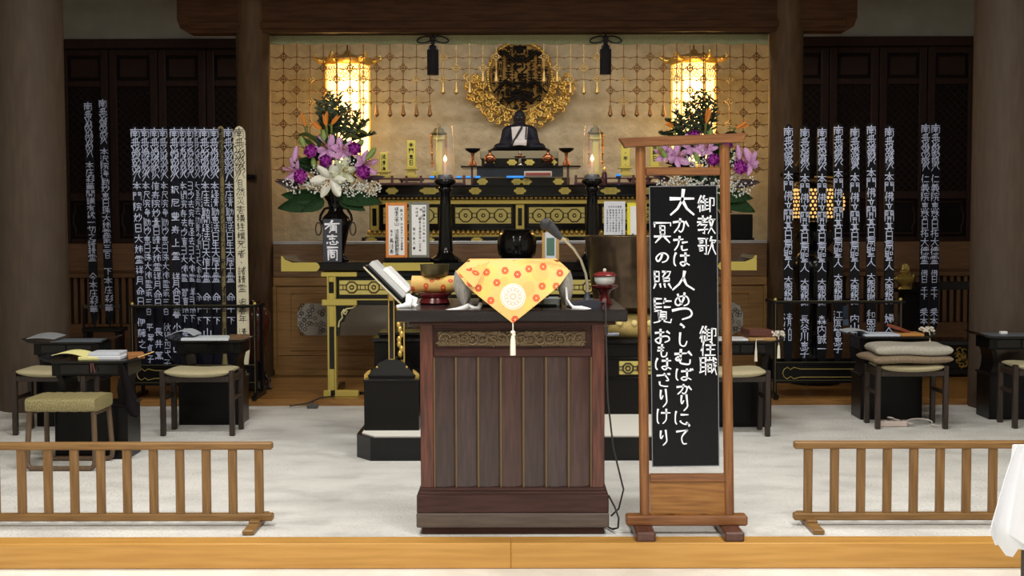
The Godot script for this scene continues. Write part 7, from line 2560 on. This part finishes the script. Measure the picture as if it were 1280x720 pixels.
# ------------------------------------------------------------------ prayer boards and their racks
func prayer_board(label: String, group: String, top: Vector3, bottom: Vector3, w: float, mb: Material, mi: Material, parts: Array, kk: float) -> void:
	var ln := (top - bottom).length()
	var up := (top - bottom).normalized()
	var zz := Vector3(1, 0, 0).cross(up).normalized()
	var B := Basis(up.cross(zz), up, zz)
	var t := thing("prayer_board", label, "prayer board", bottom, group)
	var g := G.new()
	g.x = Transform3D(B, bottom)
	var h := w * 0.5
	var pl := PackedVector2Array([Vector2(0, 0), Vector2(h * 0.72, h * 2.2), Vector2(h, h * 4.5)])
	for q in [[1.0, 1.30], [0.82, 1.28], [0.82, 1.24], [1.0, 1.22], [1.0, 0.92], [0.8, 0.90], [0.8, 0.86], [1.0, 0.84], [0.98, 0.5], [0.8, 0.25], [0.45, 0.08], [0, 0]]:
		pl.append(Vector2(h * q[0], ln - q[1] * w * 1.2))
	for q in [[0.45, 0.08], [0.8, 0.25], [0.98, 0.5], [1.0, 0.84], [0.8, 0.86], [0.8, 0.90], [1.0, 0.92], [1.0, 1.22], [0.82, 1.24], [0.82, 1.28], [1.0, 1.30]]:
		pl.append(Vector2(-h * q[0], ln - q[1] * w * 1.2))
	pl.append(Vector2(-h, h * 4.5))
	pl.append(Vector2(-h * 0.72, h * 2.2))
	g.prism(pl, -0.006, 0.006)
	obj("board", g, mb, t)
	for p in parts:
		# text, start and end as parts of the length from the top, width, height, weight
		g = G.new()
		g.x = Transform3D(B, bottom + zz * 0.0075)
		var text: String = p[0]
		if text == "南":
			# the sacred title: its first sign, then long running strokes
			var sgn: float = minf(h * 1.8, p[3] * kk)
			glyph(g, "南", Vector2(-sgn * 0.5, ln * (1.0 - p[1])), Vector2(sgn, sgn * 1.02), 1.1 * kk)
			var y0: float = ln * (1.0 - p[1]) - sgn * 1.12
			var y1: float = ln * (1.0 - p[2])
			var rg := RandomNumberGenerator.new()
			rg.seed = int(absf(bottom.x) * 1000.0)
			glyph(g, "①", Vector2(-sgn * 0.5, y0), Vector2(sgn, sgn * 1.0), 0.9 * kk)
			y0 -= sgn * 0.85
			for s in 3:
				var q := PackedVector2Array()
				for i in 8:
					var f := float(i) / 7.0
					q.append(Vector2(h * ((s - 1) * 0.6 + rnd(rg, 0.1, 0.3) * (1.0 if (i + s) % 2 else -1.0)), lerpf(y0 - 0.015 * s, y1 + 0.02 * (2 - s), f)))
				g.stroke(q, 0.9 * kk, true)
			for i in 8:
				var yy := lerpf(y0, y1 + h * 1.6, i / 7.0)
				var a := rnd(rg, 0.6, 0.9)
				g.stroke(PackedVector2Array([Vector2(h * a, yy), Vector2(h * rnd(rg, -0.2, 0.3), yy - h * rnd(rg, 0.5, 1.0)), Vector2(-h * rnd(rg, 0.55, 0.85), yy - h * rnd(rg, 1.6, 2.4))]), 0.85 * kk, true)
				if i % 2 == 0: g.stroke(PackedVector2Array([Vector2(-h * 0.8, yy), Vector2(h * 0.7, yy + h * 0.25)]), 0.9 * kk, true)
		else:
			var step: float = (p[2] - p[1]) * ln / text.length()
			column_of(g, text, Vector2(0, ln - p[1] * ln), Vector2(p[3] * kk, minf(step * 0.92, p[4] * kk)), step, p[5] * 0.88 * kk)
		obj("inscription", g, mi, t)

func rack(label: String, px0: float, px1: float, yr: float, y1: float, y2: float, D: float) -> void:
	var t := thing("board_rack", label, "rack", Vector3(X((px0 + px1) * 0.5, D), 0.05, -D - 0.1), "black racks for prayer boards")
	var g := G.new()
	var a := X(px0, D)
	var b := X(px1, D)
	for zz in [-D, -D - 0.26]:
		for x in [a, b]:
			g = G.new()
			g.bx(Vector3(x - 0.014, 0.07, zz - 0.014), Vector3(x + 0.014, Y(yr - 2, D), zz + 0.014), 0.003)
			obj("post", g, soft_black, t)
			if zz == -D:
				g = G.new()
				g.bx(Vector3(x - 0.0025, 0.1, zz + 0.012), Vector3(x + 0.0025, Y(yr, D), zz + 0.0155), 0.001)
				obj("gilt_line", g, flat(C(112, 104, 74), 0.45, 0.5), t)
		g = G.new()
		g.bx(Vector3(a - 0.03, Y(yr + 2, D), zz - 0.016), Vector3(b + 0.03, Y(yr - 2, D), zz + 0.016), 0.004)
		obj("top_rail", g, soft_black, t)
		g = G.new()
		for y in [y1, y2]: g.bx(Vector3(a, Y(y + 2, D), zz - 0.012), Vector3(b, Y(y - 2, D), zz + 0.012), 0.003)
		g.bx(Vector3(a, Y(y2, D), zz - 0.008), Vector3(b, Y(y1, D), zz + 0.004), 0.002)
		obj("lower_panel", g, soft_black, t)
	for x in [a, b]:
		g = G.new()
		g.ball(Vector3(x, Y(yr - 3, D), -D), Vector3(0.014, 0.016, 0.014), 8, 5)
		obj("finial", g, brass, t)
		g = G.new()
		g.bx(Vector3(x - 0.02, 0.05, -D - 0.34), Vector3(x + 0.02, 0.085, -D + 0.07), 0.006)
		obj("foot", g, soft_black, t)
		g = G.new()
		g.bx(Vector3(x - 0.012, Y(yr + 1, D), -D - 0.26), Vector3(x + 0.012, Y(yr - 2, D), -D), 0.003)
		obj("side_rail", g, soft_black, t)
	g = G.new()
	g.bx(Vector3(a, Y(y2 + 2, D), -D - 0.26), Vector3(b, Y(y2 - 1, D), -D), 0.003)
	obj("shelf", g, soft_black, t)
	for y in [yr - 1.6, y1 - 1.8, y2 - 1.8]:
		g = G.new()
		g.bx(Vector3(a, Y(y + 0.4, D), -D + 0.011), Vector3(b, Y(y - 0.4, D), -D + 0.0185), 0.001)
		obj("gilt_line", g, flat(C(92, 86, 60), 0.45, 0.5), t)
	# cusped gilt outline on the panel
	g = G.new()
	var ym := (y1 + y2) * 0.5
	var hh := (y2 - y1) * 0.32
	var p := []
	for s in [-1.0, 1.0]:
		var q := []
		for w in [[0.10, -1.0], [0.10, 1.0]]:
			pass
		var c := px0 if s < 0 else px1
		var dirx := 1.0 if s < 0 else -1.0
		for w in [[30.0, -0.7], [22, -1.0], [18, -0.6], [14, -1.0], [10, -0.7], [8, 0.0], [10, 0.7], [14, 1.0], [18, 0.6], [22, 1.0], [30, 0.7]]:
			q.append(W(c + dirx * w[0], ym + hh * w[1], D) + Vector3(0, 0, 0.008))
		if s > 0: q.reverse()
		p += q
	g.tube(p, 0.0038, 5, true)
	obj("gilt_outline", g, flat(C(168, 150, 84), 0.4, 0.6), t)

func racks() -> void:
	var navy := flat(C(11, 13, 26), 0.4, 0.0, 0.3)
	var title := "南"
	var blue_ink := flat(C(210, 220, 250), 0.7)
	rack("black rack with fine gilt lines holding the crowd of prayer boards on the left", 163.5, 317, 382, 457, 479, 10.15)
	rack("black rack with fine gilt lines holding seven prayer boards on the right", 970, 1127, 378.5, 455, 477.5, 10.15)
	var ords := ["first", "second", "third", "fourth", "fifth", "sixth", "seventh", "eighth", "ninth", "tenth", "eleventh", "twelfth", "thirteenth"]
	var L1 := [
		[169, 178, [["本門院妙日大姉霊祥月命日", 0.22, 0.72], ["伊藤之", 0.76, 0.89]]], [180.5, 187, [["本沢院浄勧妙恵日珠大姉霊第三百", 0.22, 0.75], ["平澤貞子", 0.78, 0.95]]],
		[193, 198.5, [["信寿院妙量日晴大姉霊祥月命日", 0.22, 0.72], ["長井薫", 0.80, 0.94]]], [203.6, 208, [["本沢院浄勧妙恵日珠大姉霊第三百", 0.22, 0.75], ["秋間四代子", 0.78, 0.96]]],
		[218, 221, [["釈尼豊寿上霊", 0.235, 0.55], ["祥月命日追善", 0.58, 0.76], ["小山", 0.78, 0.95]]], [227, 231, [["本間院寿法妙信日大姉霊", 0.22, 0.62], ["智信命下", 0.64, 0.78], ["金平", 0.80, 0.92]]],
		[236, 240, [["日妙法院寿経法日大姉霊", 0.22, 0.62], ["祥月命下", 0.64, 0.78], ["山平", 0.80, 0.92]]], [244, 248, [["大経院法勧清妙開日大姉霊", 0.22, 0.62], ["命千下", 0.66, 0.80], ["清水".replace("水", "川"), 0.82, 0.92]]],
		[255.5, 259, [["本庄法勧開経法日大信士霊", 0.22, 0.62], ["命千下", 0.66, 0.80], ["山江", 0.80, 0.92]]], [267.5, 271, [["本経清勧恵法日生大居士霊", 0.22, 0.62], ["命千下", 0.66, 0.80]]],
		[275.8, 280, [["新コロナウイルス性死者・諸精霊", 0.2, 0.74], ["清泊", 0.8, 0.9]]], [285.5, 289, [["本庄清勧恵法日生大居士霊", 0.22, 0.62], ["命千下", 0.66, 0.80]]],
		[299, 304, [["自然災害犠牲横死者・諸精霊", 0.21, 0.66], ["追善年", 0.68, 0.78], ["清斎", 0.8, 0.95]]]]
	for i in 13:
		var q: Array = L1[i]
		var D: float = 10.20 + 0.035 * (i % 4) + (0.05 if i == 10 else 0.0)
		var w := 12.5 if i != 12 else 15.0
		if i == 10: w = 8.5
		var kk := D / F
		var parts := [[title, 0.008, 0.205, 11.5 if i != 10 else 7.5, 10.5, 1.15]]
		for p in q[2]: parts.append([p[0], p[1], p[2], (9.6 if i != 4 else 9.5) if i != 10 else 6.5, 9.6, 1.0 if i != 12 else 0.95])
		var mb: Material = navy
		var mi: Material = blue_ink
		var look := "navy prayer board with white brush writing, %s from the left in the left rack" % ords[i]
		if i == 10:
			mb = flat(C(142, 128, 82), 0.6)
			mi = black_ink
			look = "narrow dull yellow prayer board with black writing in the left rack"
		if i == 12:
			mb = flat(C(212, 206, 180), 0.6)
			mi = black_ink
			look = "cream prayer board with black brush writing at the right end of the left rack"
		prayer_board(look, "prayer boards in the left rack", W(q[0], 157.5, D), W(q[1] + 1.5, 473, D), w * kk, mb, mi, parts, kk)
	var names := ["清泊", "長谷川恵子", "森内誠一", "江原智恵子", "内山ミミ".replace("ミミ", "三三"), "和恩平", "婦人会"]
	var xs := [985.5, 1006, 1027.5, 1047.8, 1068.5, 1089, 1111.5]
	var dy := [0, 3, 3, -3, 2, -4, 1]
	for i in 7:
		var D := 10.24 + 0.03 * (i % 2)
		var kk := D / F
		var y0: float = 155.0 + dy[i] * 0.5
		var y1 := 462.0
		var ln := y1 - y0
		var f := func(y: float) -> float: return (y + dy[i] - y0) / ln
		var parts := [[title, 0.012, f.call(209), 11.5, 10.0, 1.15], ["本門佛立開導日扇聖人", f.call(214), f.call(337), 10.5, 11.5, 1.15], ["大恩報謝", f.call(345), f.call(379), 9.5, 8.6, 1.0], [names[i], f.call(391), f.call(391 + [36, 54, 48, 54, 40, 34, 36][i]), 10.5, [16, 11, 12, 11, 12, 12, 12][i], 1.05]]
		prayer_board("black prayer board with white brush writing, %s from the left in the right rack" % ords[i], "prayer boards in the right rack", W(xs[i], y0, D), W(xs[i] - 0.5, y1, D), 12.0 * kk, flat(C(12, 13, 19), 0.4, 0.0, 0.3), blue_ink, parts, kk)
	# two pairs standing apart
	var st := thing("low_stand", "low dark stand carrying the two tall prayer boards by the left screen", "stand", Vector3(X(128, 12.1), 0.05, -12.1))
	one("top", 102, 152, 409, 414, 11.98, 0.2, soft_black, st)
	one("side", 104, 110, 414, 472, 12.0, 0.16, soft_black, st)
	one("side", 144, 150, 414, 472, 12.0, 0.16, soft_black, st)
	one("rail", 104, 150, 380, 384.5, 12.0 + 0.09, 0.02, flat(C(62, 60, 44), 0.5), st)
	one("rail_post", 103, 105, 380, 412, 12.0 + 0.09, 0.02, soft_black, st, 0.002)
	one("rail_post", 150, 152, 380, 412, 12.0 + 0.09, 0.02, soft_black, st, 0.002)
	var kp := 12.03 / F
	prayer_board("tall dark prayer board at far left, left one of the pair by the screen", "pair of prayer boards by the left screen", W(110, 125, 12.05), W(118.5, 409, 12.05), 11 * kp, navy, blue_ink, [[title, 0.01, 0.25, 9.5, 11, 1.2], ["本庄彩華開講有縁一切之諸精霊", 0.27, 0.71], ["今本庄彩華", 0.76, 0.94]].map(func(p): return p if p.size() > 3 else [p[0], p[1], p[2], 9.5, 9, 1.0]), kp)
	prayer_board("tall dark prayer board at far left, right one of the pair by the screen", "pair of prayer boards by the left screen", W(128.5, 121.5, 12.05), W(137.5, 409, 12.05), 11 * kp, navy, blue_ink, [[title, 0.01, 0.2, 9.5, 10, 1.2], ["本沢院浄勧妙恵日珠大姉霊第三百", 0.22, 0.70], ["下本庄彩華", 0.74, 0.94]].map(func(p): return p if p.size() > 3 else [p[0], p[1], p[2], 9.5, 9, 1.0]), kp)
	var D2 := 11.2
	var k2 := D2 / F
	for q in [[1157, "dark prayer board beside the golden burner, left one of the right pair"], [1169.5, "dark prayer board beside the golden burner, right one of the right pair"]]:
		prayer_board(q[1], "pair of prayer boards beside the golden burner", W(q[0], 152.5, D2), W(q[0] - 2.5, 420, D2), 11.6 * k2, flat(C(11, 13, 24), 0.4, 0.0, 0.3), blue_ink, [[title, 0.01, 0.22, 10.5, 10, 1.2], ["仁義院恵啓日拓大徳霊", 0.245, 0.665, 9.5, 10.5, 1.0], ["佛日", 0.69, 0.75, 8, 8, 0.8], ["千下", 0.77, 0.83, 8, 9, 0.8], ["乗本", 0.87, 0.95, 9, 11, 0.9]], k2)

func corners() -> void:
	var pg := G.new()
	pg.tube([W(309, 221, 11.6) + Vector3(0, 0, -0.05), W(309, 221, 11.55), W(320, 221.5, 11.52)], [0.022, 0.024, 0.02], 8)
	tag(obj("wall_hook", pg, soft_black), "short dark peg on the slim column left of the altar, beside the cream prayer board", "peg")
	# tall jar on a carved foot at the left
	var D := 10.75
	var k := D / F
	var c := Vector3(X(315, D), 0.05, -D)
	var st := thing("carved_stand", "dark carved wooden stand under the red brown jar", "stand", c)
	var g := G.new()
	g.lathe([Vector2(0, 0), Vector2(0.13, 0), Vector2(0.14, 0.02), Vector2(0.11, 0.05), Vector2(0.085, 0.1), Vector2(0.1, 0.13), Vector2(0.11, 0.15), Vector2(0, 0.15)], 8, c)
	obj("body", g, flat(C(34, 24, 22), 0.4), st)
	for i in 6:
		g = G.new()
		var f := TAU * i / 6
		var d := Vector3(cos(f), 0, sin(f))
		g.tube([c + d * 0.1 + Vector3(0, 0.12, 0), c + d * 0.13 + Vector3(0, 0.07, 0), c + d * 0.12 + Vector3(0, 0.03, 0), c + d * 0.155 + Vector3(0, 0.008, 0)], [0.018, 0.02, 0.014, 0.01], 7)
		obj("leg", g, flat(C(34, 24, 22), 0.4), st)
	var jr := thing("jar", "large red brown shouldered jar beside the slim column at left", "jar", c + Vector3(0, 0.15, 0))
	g = G.new()
	g.lathe([Vector2(0, 0), Vector2(0.07, 0), Vector2(0.075, 0.03), Vector2(0.10, 0.2), Vector2(0.128, 0.33), Vector2(0.143, 0.42), Vector2(0.14, 0.49), Vector2(0.11, 0.535), Vector2(0.07, 0.55), Vector2(0.06, 0.575), Vector2(0.075, 0.6), Vector2(0.065, 0.6), Vector2(0.05, 0.56), Vector2(0, 0.5)], 36, jr.position)
	obj("body", g, grain([C(58, 26, 20), C(78, 36, 26)], Vector3(3, 3, 3), 0.22, 151), jr)
	# adapter and wire on the carpet edge
	g = G.new()
	g.tube([W(362, 509.5, 9.98) + Vector3(0, 0.012, 0), W(372, 507.5, 10.0) + Vector3(0, 0.01, 0), W(384, 506, 10.05) + Vector3(0, 0.012, 0), Vector3(X(396, 10.06), 0.06, -10.14), Vector3(X(410, 10.1), 0.058, -10.25), Vector3(X(426, 10.2), 0.058, -10.5)], 0.006, 5)
	tag(obj("wire", g, flat(C(50, 44, 40), 0.7)), "thin dark wire running along the carpet edge under the altar table", "wire")
	g = G.new()
	g.box(Vector3(X(388, 9.95), 0.02, -9.97), Vector3(0.085, 0.034, 0.05), 0.006)
	tag(obj("adapter", g, flat(C(76, 74, 74), 0.5)), "small grey power adapter on the carpet below the altar table's left leg", "adapter")
	# lamp stand behind the right rack
	D = 11.12
	k = D / F
	c = Vector3(X(1019, D), 0.05, -D)
	var ls := thing("lamp_stand", "tall black lamp stand with a glowing beaded drum behind the right prayer boards", "lamp", c)
	g = G.new()
	var yb := func(py: float) -> float: return Y(py, D) - 0.05
	g.lathe([Vector2(0, 0), Vector2(0.22, 0), Vector2(0.23, 0.04), Vector2(0.15, 0.1), Vector2(0.10, 0.18), Vector2(0.09, yb.call(402)), Vector2(0.12, yb.call(398)), Vector2(0.16, yb.call(370)), Vector2(0.2, yb.call(340)), Vector2(0.205, yb.call(328)), Vector2(0.15, yb.call(318)), Vector2(0.1, yb.call(312)), Vector2(0.17, yb.call(300)), Vector2(0.17, yb.call(290)), Vector2(0.08, yb.call(284)), Vector2(0.16, yb.call(278)), Vector2(0, yb.call(277))], 32, c)
	obj("body", g, black, ls)
	g = G.new()
	g.lathe([Vector2(0.16, yb.call(236)), Vector2(0.3, yb.call(222)), Vector2(0.31, yb.call(218)), Vector2(0.18, yb.call(208)), Vector2(0.1, yb.call(190)), Vector2(0.05, yb.call(182)), Vector2(0, yb.call(176))], 8, c)
	obj("roof", g, black, ls)
	g = G.new()
	g.lathe([Vector2(0.2, yb.call(277)), Vector2(0.235, yb.call(262)), Vector2(0.24, yb.call(254)), Vector2(0.23, yb.call(246)), Vector2(0.18, yb.call(236))], 32, c)
	obj("drum", g, flat(C(30, 22, 16), 0.4), ls)
	var gm := StandardMaterial3D.new()
	gm.albedo_color = C(240, 210, 150)
	gm.emission_enabled = true
	gm.emission = Color(1.0, 0.78, 0.45)
	gm.emission_energy_multiplier = 0.9
	g = G.new()
	for j in 8:
		for i in 40:
			var f := TAU * (i + 0.5 * (j % 2)) / 40
			var py := 272.0 - 4.7 * j
			var rr := lerpf(0.2, 0.24, sin(PI * clampf((275.0 - py) / 40.0, 0, 1)))
			g.ball(c + Vector3(cos(f) * rr, yb.call(py), sin(f) * rr), Vector3.ONE * 0.0125, 6, 4)
	var bd := obj("glowing_beads", g, gm, ls)
	bd.set_meta("kind", "stuff")
	g = G.new()
	g.tube([W(1008, 222.5, D) + Vector3(0, 0, 0.3), W(1020, 222.5, D) + Vector3(0, 0, 0.31), W(1031, 223, D) + Vector3(0, 0, 0.3)], 0.008, 5)
	obj("gilt_edge", g, gold, ls)
	var l := OmniLight3D.new()
	l.name = "lamp_or_glow_light"
	l.light_color = Color(1.0, 0.76, 0.42)
	l.light_energy = 0.01
	l.light_size = 0.06
	l.omni_range = 4.0
	l.omni_attenuation = 2.0
	l.shadow_enabled = true
	ls.add_child(l)
	l.position = Vector3(0, yb.call(255), 0.34)
	# side altar at the right: black posts and shelf, gilt burner, carved front
	D = 11.5
	var sa := thing("side_altar", "low black side altar with a carved gilt front beside the right big column", "side altar", Vector3(X(1180, D), 0.05, -D - 0.2))
	one("top", 1128, 1222, 427, 433, D, 0.4, black, sa)
	one("body", 1134, 1220, 433, 466, D + 0.03, 0.34, soft_black, sa)
	one("plinth", 1130, 1222, 462, 470, D, 0.4, soft_black, sa)
	g = G.new()
	var rg := RandomNumberGenerator.new()
	rg.seed = 44
	for i in 60:
		var p := W(rnd(rg, 1138, 1218), rnd(rg, 438, 460), D + 0.02)
		var r := rnd(rg, 0.02, 0.035)
		var a0 := rnd(rg, 0, TAU)
		var cl := []
		for w in 6: cl.append(p + Vector3(cos(a0 + w * 0.9), sin(a0 + w * 0.9), 0.2) * r * (1.0 - w * 0.13))
		g.tube(cl, [0.006, 0.01, 0.011, 0.009, 0.007, 0.004], 5)
	obj("carved_front", g, flat(C(134, 108, 52), 0.4, 0.7), sa)
	D = 11.3
	var pd := thing("pedestal", "dark square pedestal under the golden burner at right", "pedestal", Vector3(X(1136, D), 0.05, -D))
	one("shaft", 1130, 1148, 366, 470, D, 0.16, soft_black, pd)
	one("capital", 1124, 1153, 362, 367, D - 0.03, 0.22, soft_black, pd)
	one("foot", 1124, 1153, 466, 476, D - 0.03, 0.22, soft_black, pd)
	var bu := thing("golden_burner", "small golden incense burner with leafy ornament beside the right pair of prayer boards", "burner", Vector3(X(1134, D - 0.1), Y(362, D), -D + 0.05))
	g = G.new()
	g.lathe([Vector2(0, 0), Vector2(0.06, 0), Vector2(0.05, 0.015), Vector2(0.03, 0.03), Vector2(0.075, 0.06), Vector2(0.085, 0.09), Vector2(0.06, 0.12), Vector2(0.03, 0.13), Vector2(0.045, 0.15), Vector2(0.03, 0.17), Vector2(0, 0.175)], 20, bu.position)
	obj("bowl", g, flat(C(150, 130, 66), 0.38, 0.5), bu)
	g = G.new()
	for i in 14:
		var f := TAU * i / 14
		g.x = Transform3D(aim(Vector3(cos(f), 0.5, sin(f)), 0.4), bu.position + Vector3(0, 0.06, 0))
		petal(g, 0.12, 0.05, 0.9, 0.4, 3, 5)
	for s in [-0.03, 0.0, 0.03]:
		g.x = Transform3D(Basis(Vector3(0, 0, 1), s * 8), bu.position + Vector3(s, 0.16, 0))
		petal(g, 0.07, 0.03, 0.3, 0.3, 3, 5)
	obj("leaf_ornament", g, flat(C(150, 130, 66), 0.38, 0.5), bu)
	D = 11.42
	var bar := thing("black_shelf", "long narrow black shelf board running behind the right pair of prayer boards", "shelf", Vector3(X(1184, D), Y(364, D), -D - 0.15))
	one("board", 1149, 1224, 354, 363.5, D, 0.16, soft_black, bar)
	one("support", 1214, 1222, 363, 428, D + 0.03, 0.1, soft_black, bar)
	one("support", 1150, 1155, 363, 428, D + 0.08, 0.05, soft_black, bar)
	# small pale box and clear things behind the right rack
	var bx := thing("small_clear_box", "small clear pale plastic box in the right rack behind the fourth prayer board", "box", Vector3(X(1057, 10.38), Y(416, 10.38), -10.38))
	one("lower", 1052, 1061, 400, 408, 10.4, 0.05, flat(C(96, 108, 128), 0.2), bx)
	one("upper", 1052.5, 1060, 383, 399, 10.4, 0.04, flat(C(66, 76, 94), 0.2), bx)
	# the white-clothed table at the right corner, on the hall floor
	var wt := thing("side_table", "dark table under a white cloth at the lower right corner", "table", Vector3(2.4, -0.113, -4.6))
	g = G.new()
	g.bx(Vector3(1.93, 0.545, -4.95), Vector3(2.9, 0.57, -4.3), 0.004)
	obj("top", g, soft_black, wt)
	for q in [[1.975, -4.93], [2.85, -4.93], [1.975, -4.35], [2.85, -4.35]]:
		g = G.new()
		g.bx(Vector3(q[0] - 0.02, -0.113, q[1] - 0.02), Vector3(q[0] + 0.02, 0.55, q[1] + 0.02), 0.004)
		obj("leg", g, flat(C(30, 29, 32), 0.5), wt)
	var cm := flat(C(232, 234, 240), 0.85)
	g = G.new()
	g.bx(Vector3(1.925, 0.571, -4.965), Vector3(2.91, 0.577, -4.28), 0.002)
	# the cloth falls from the table's corner in a long fold
	g.sheet(20, 18, func(u, v):
		var hem: float = [668.0, 690.0, 703.0, 690.0, 676.0, 668.0, 664.0, 662.0, 662.0, 662.0, 662.0][int(u * 10)]
		var py := lerpf(555.5 + 4.0 * u, hem, v)
		var f := clampf((py - 555.0) / 113.0, 0.0, 1.3)
		var left := 1272.0 - 28.0 * pow(minf(f, 1.0), 0.8) + 30.0 * maxf(f - 1.0, 0.0) * 1.3
		var px := lerpf(left, 1420.0, pow(u, 1.5))
		return W(px, py, 4.86) + Vector3(0, 0, -0.11 * exp(-pow((u - 0.12) / 0.14, 2.0)) * f + 0.02 * sin(u * 16.0) * f), 0.003)
	g.sheet(10, 8, func(u, v):
		return Vector3(1.925 - 0.03 * v, 0.575 - v * 0.34, lerpf(-4.97, -4.28, u) + 0.01 * sin(u * 20.0)), 0.003)
	g.sheet(10, 8, func(u, v):
		return Vector3(lerpf(2.9, 1.925, u), 0.575 - v * 0.34, -4.28 + 0.02 * sin(u * 20.0) * v), 0.003)
	tag(obj("white_cloth", g, cm), "plain white cloth draped over the table at the lower right corner", "tablecloth")
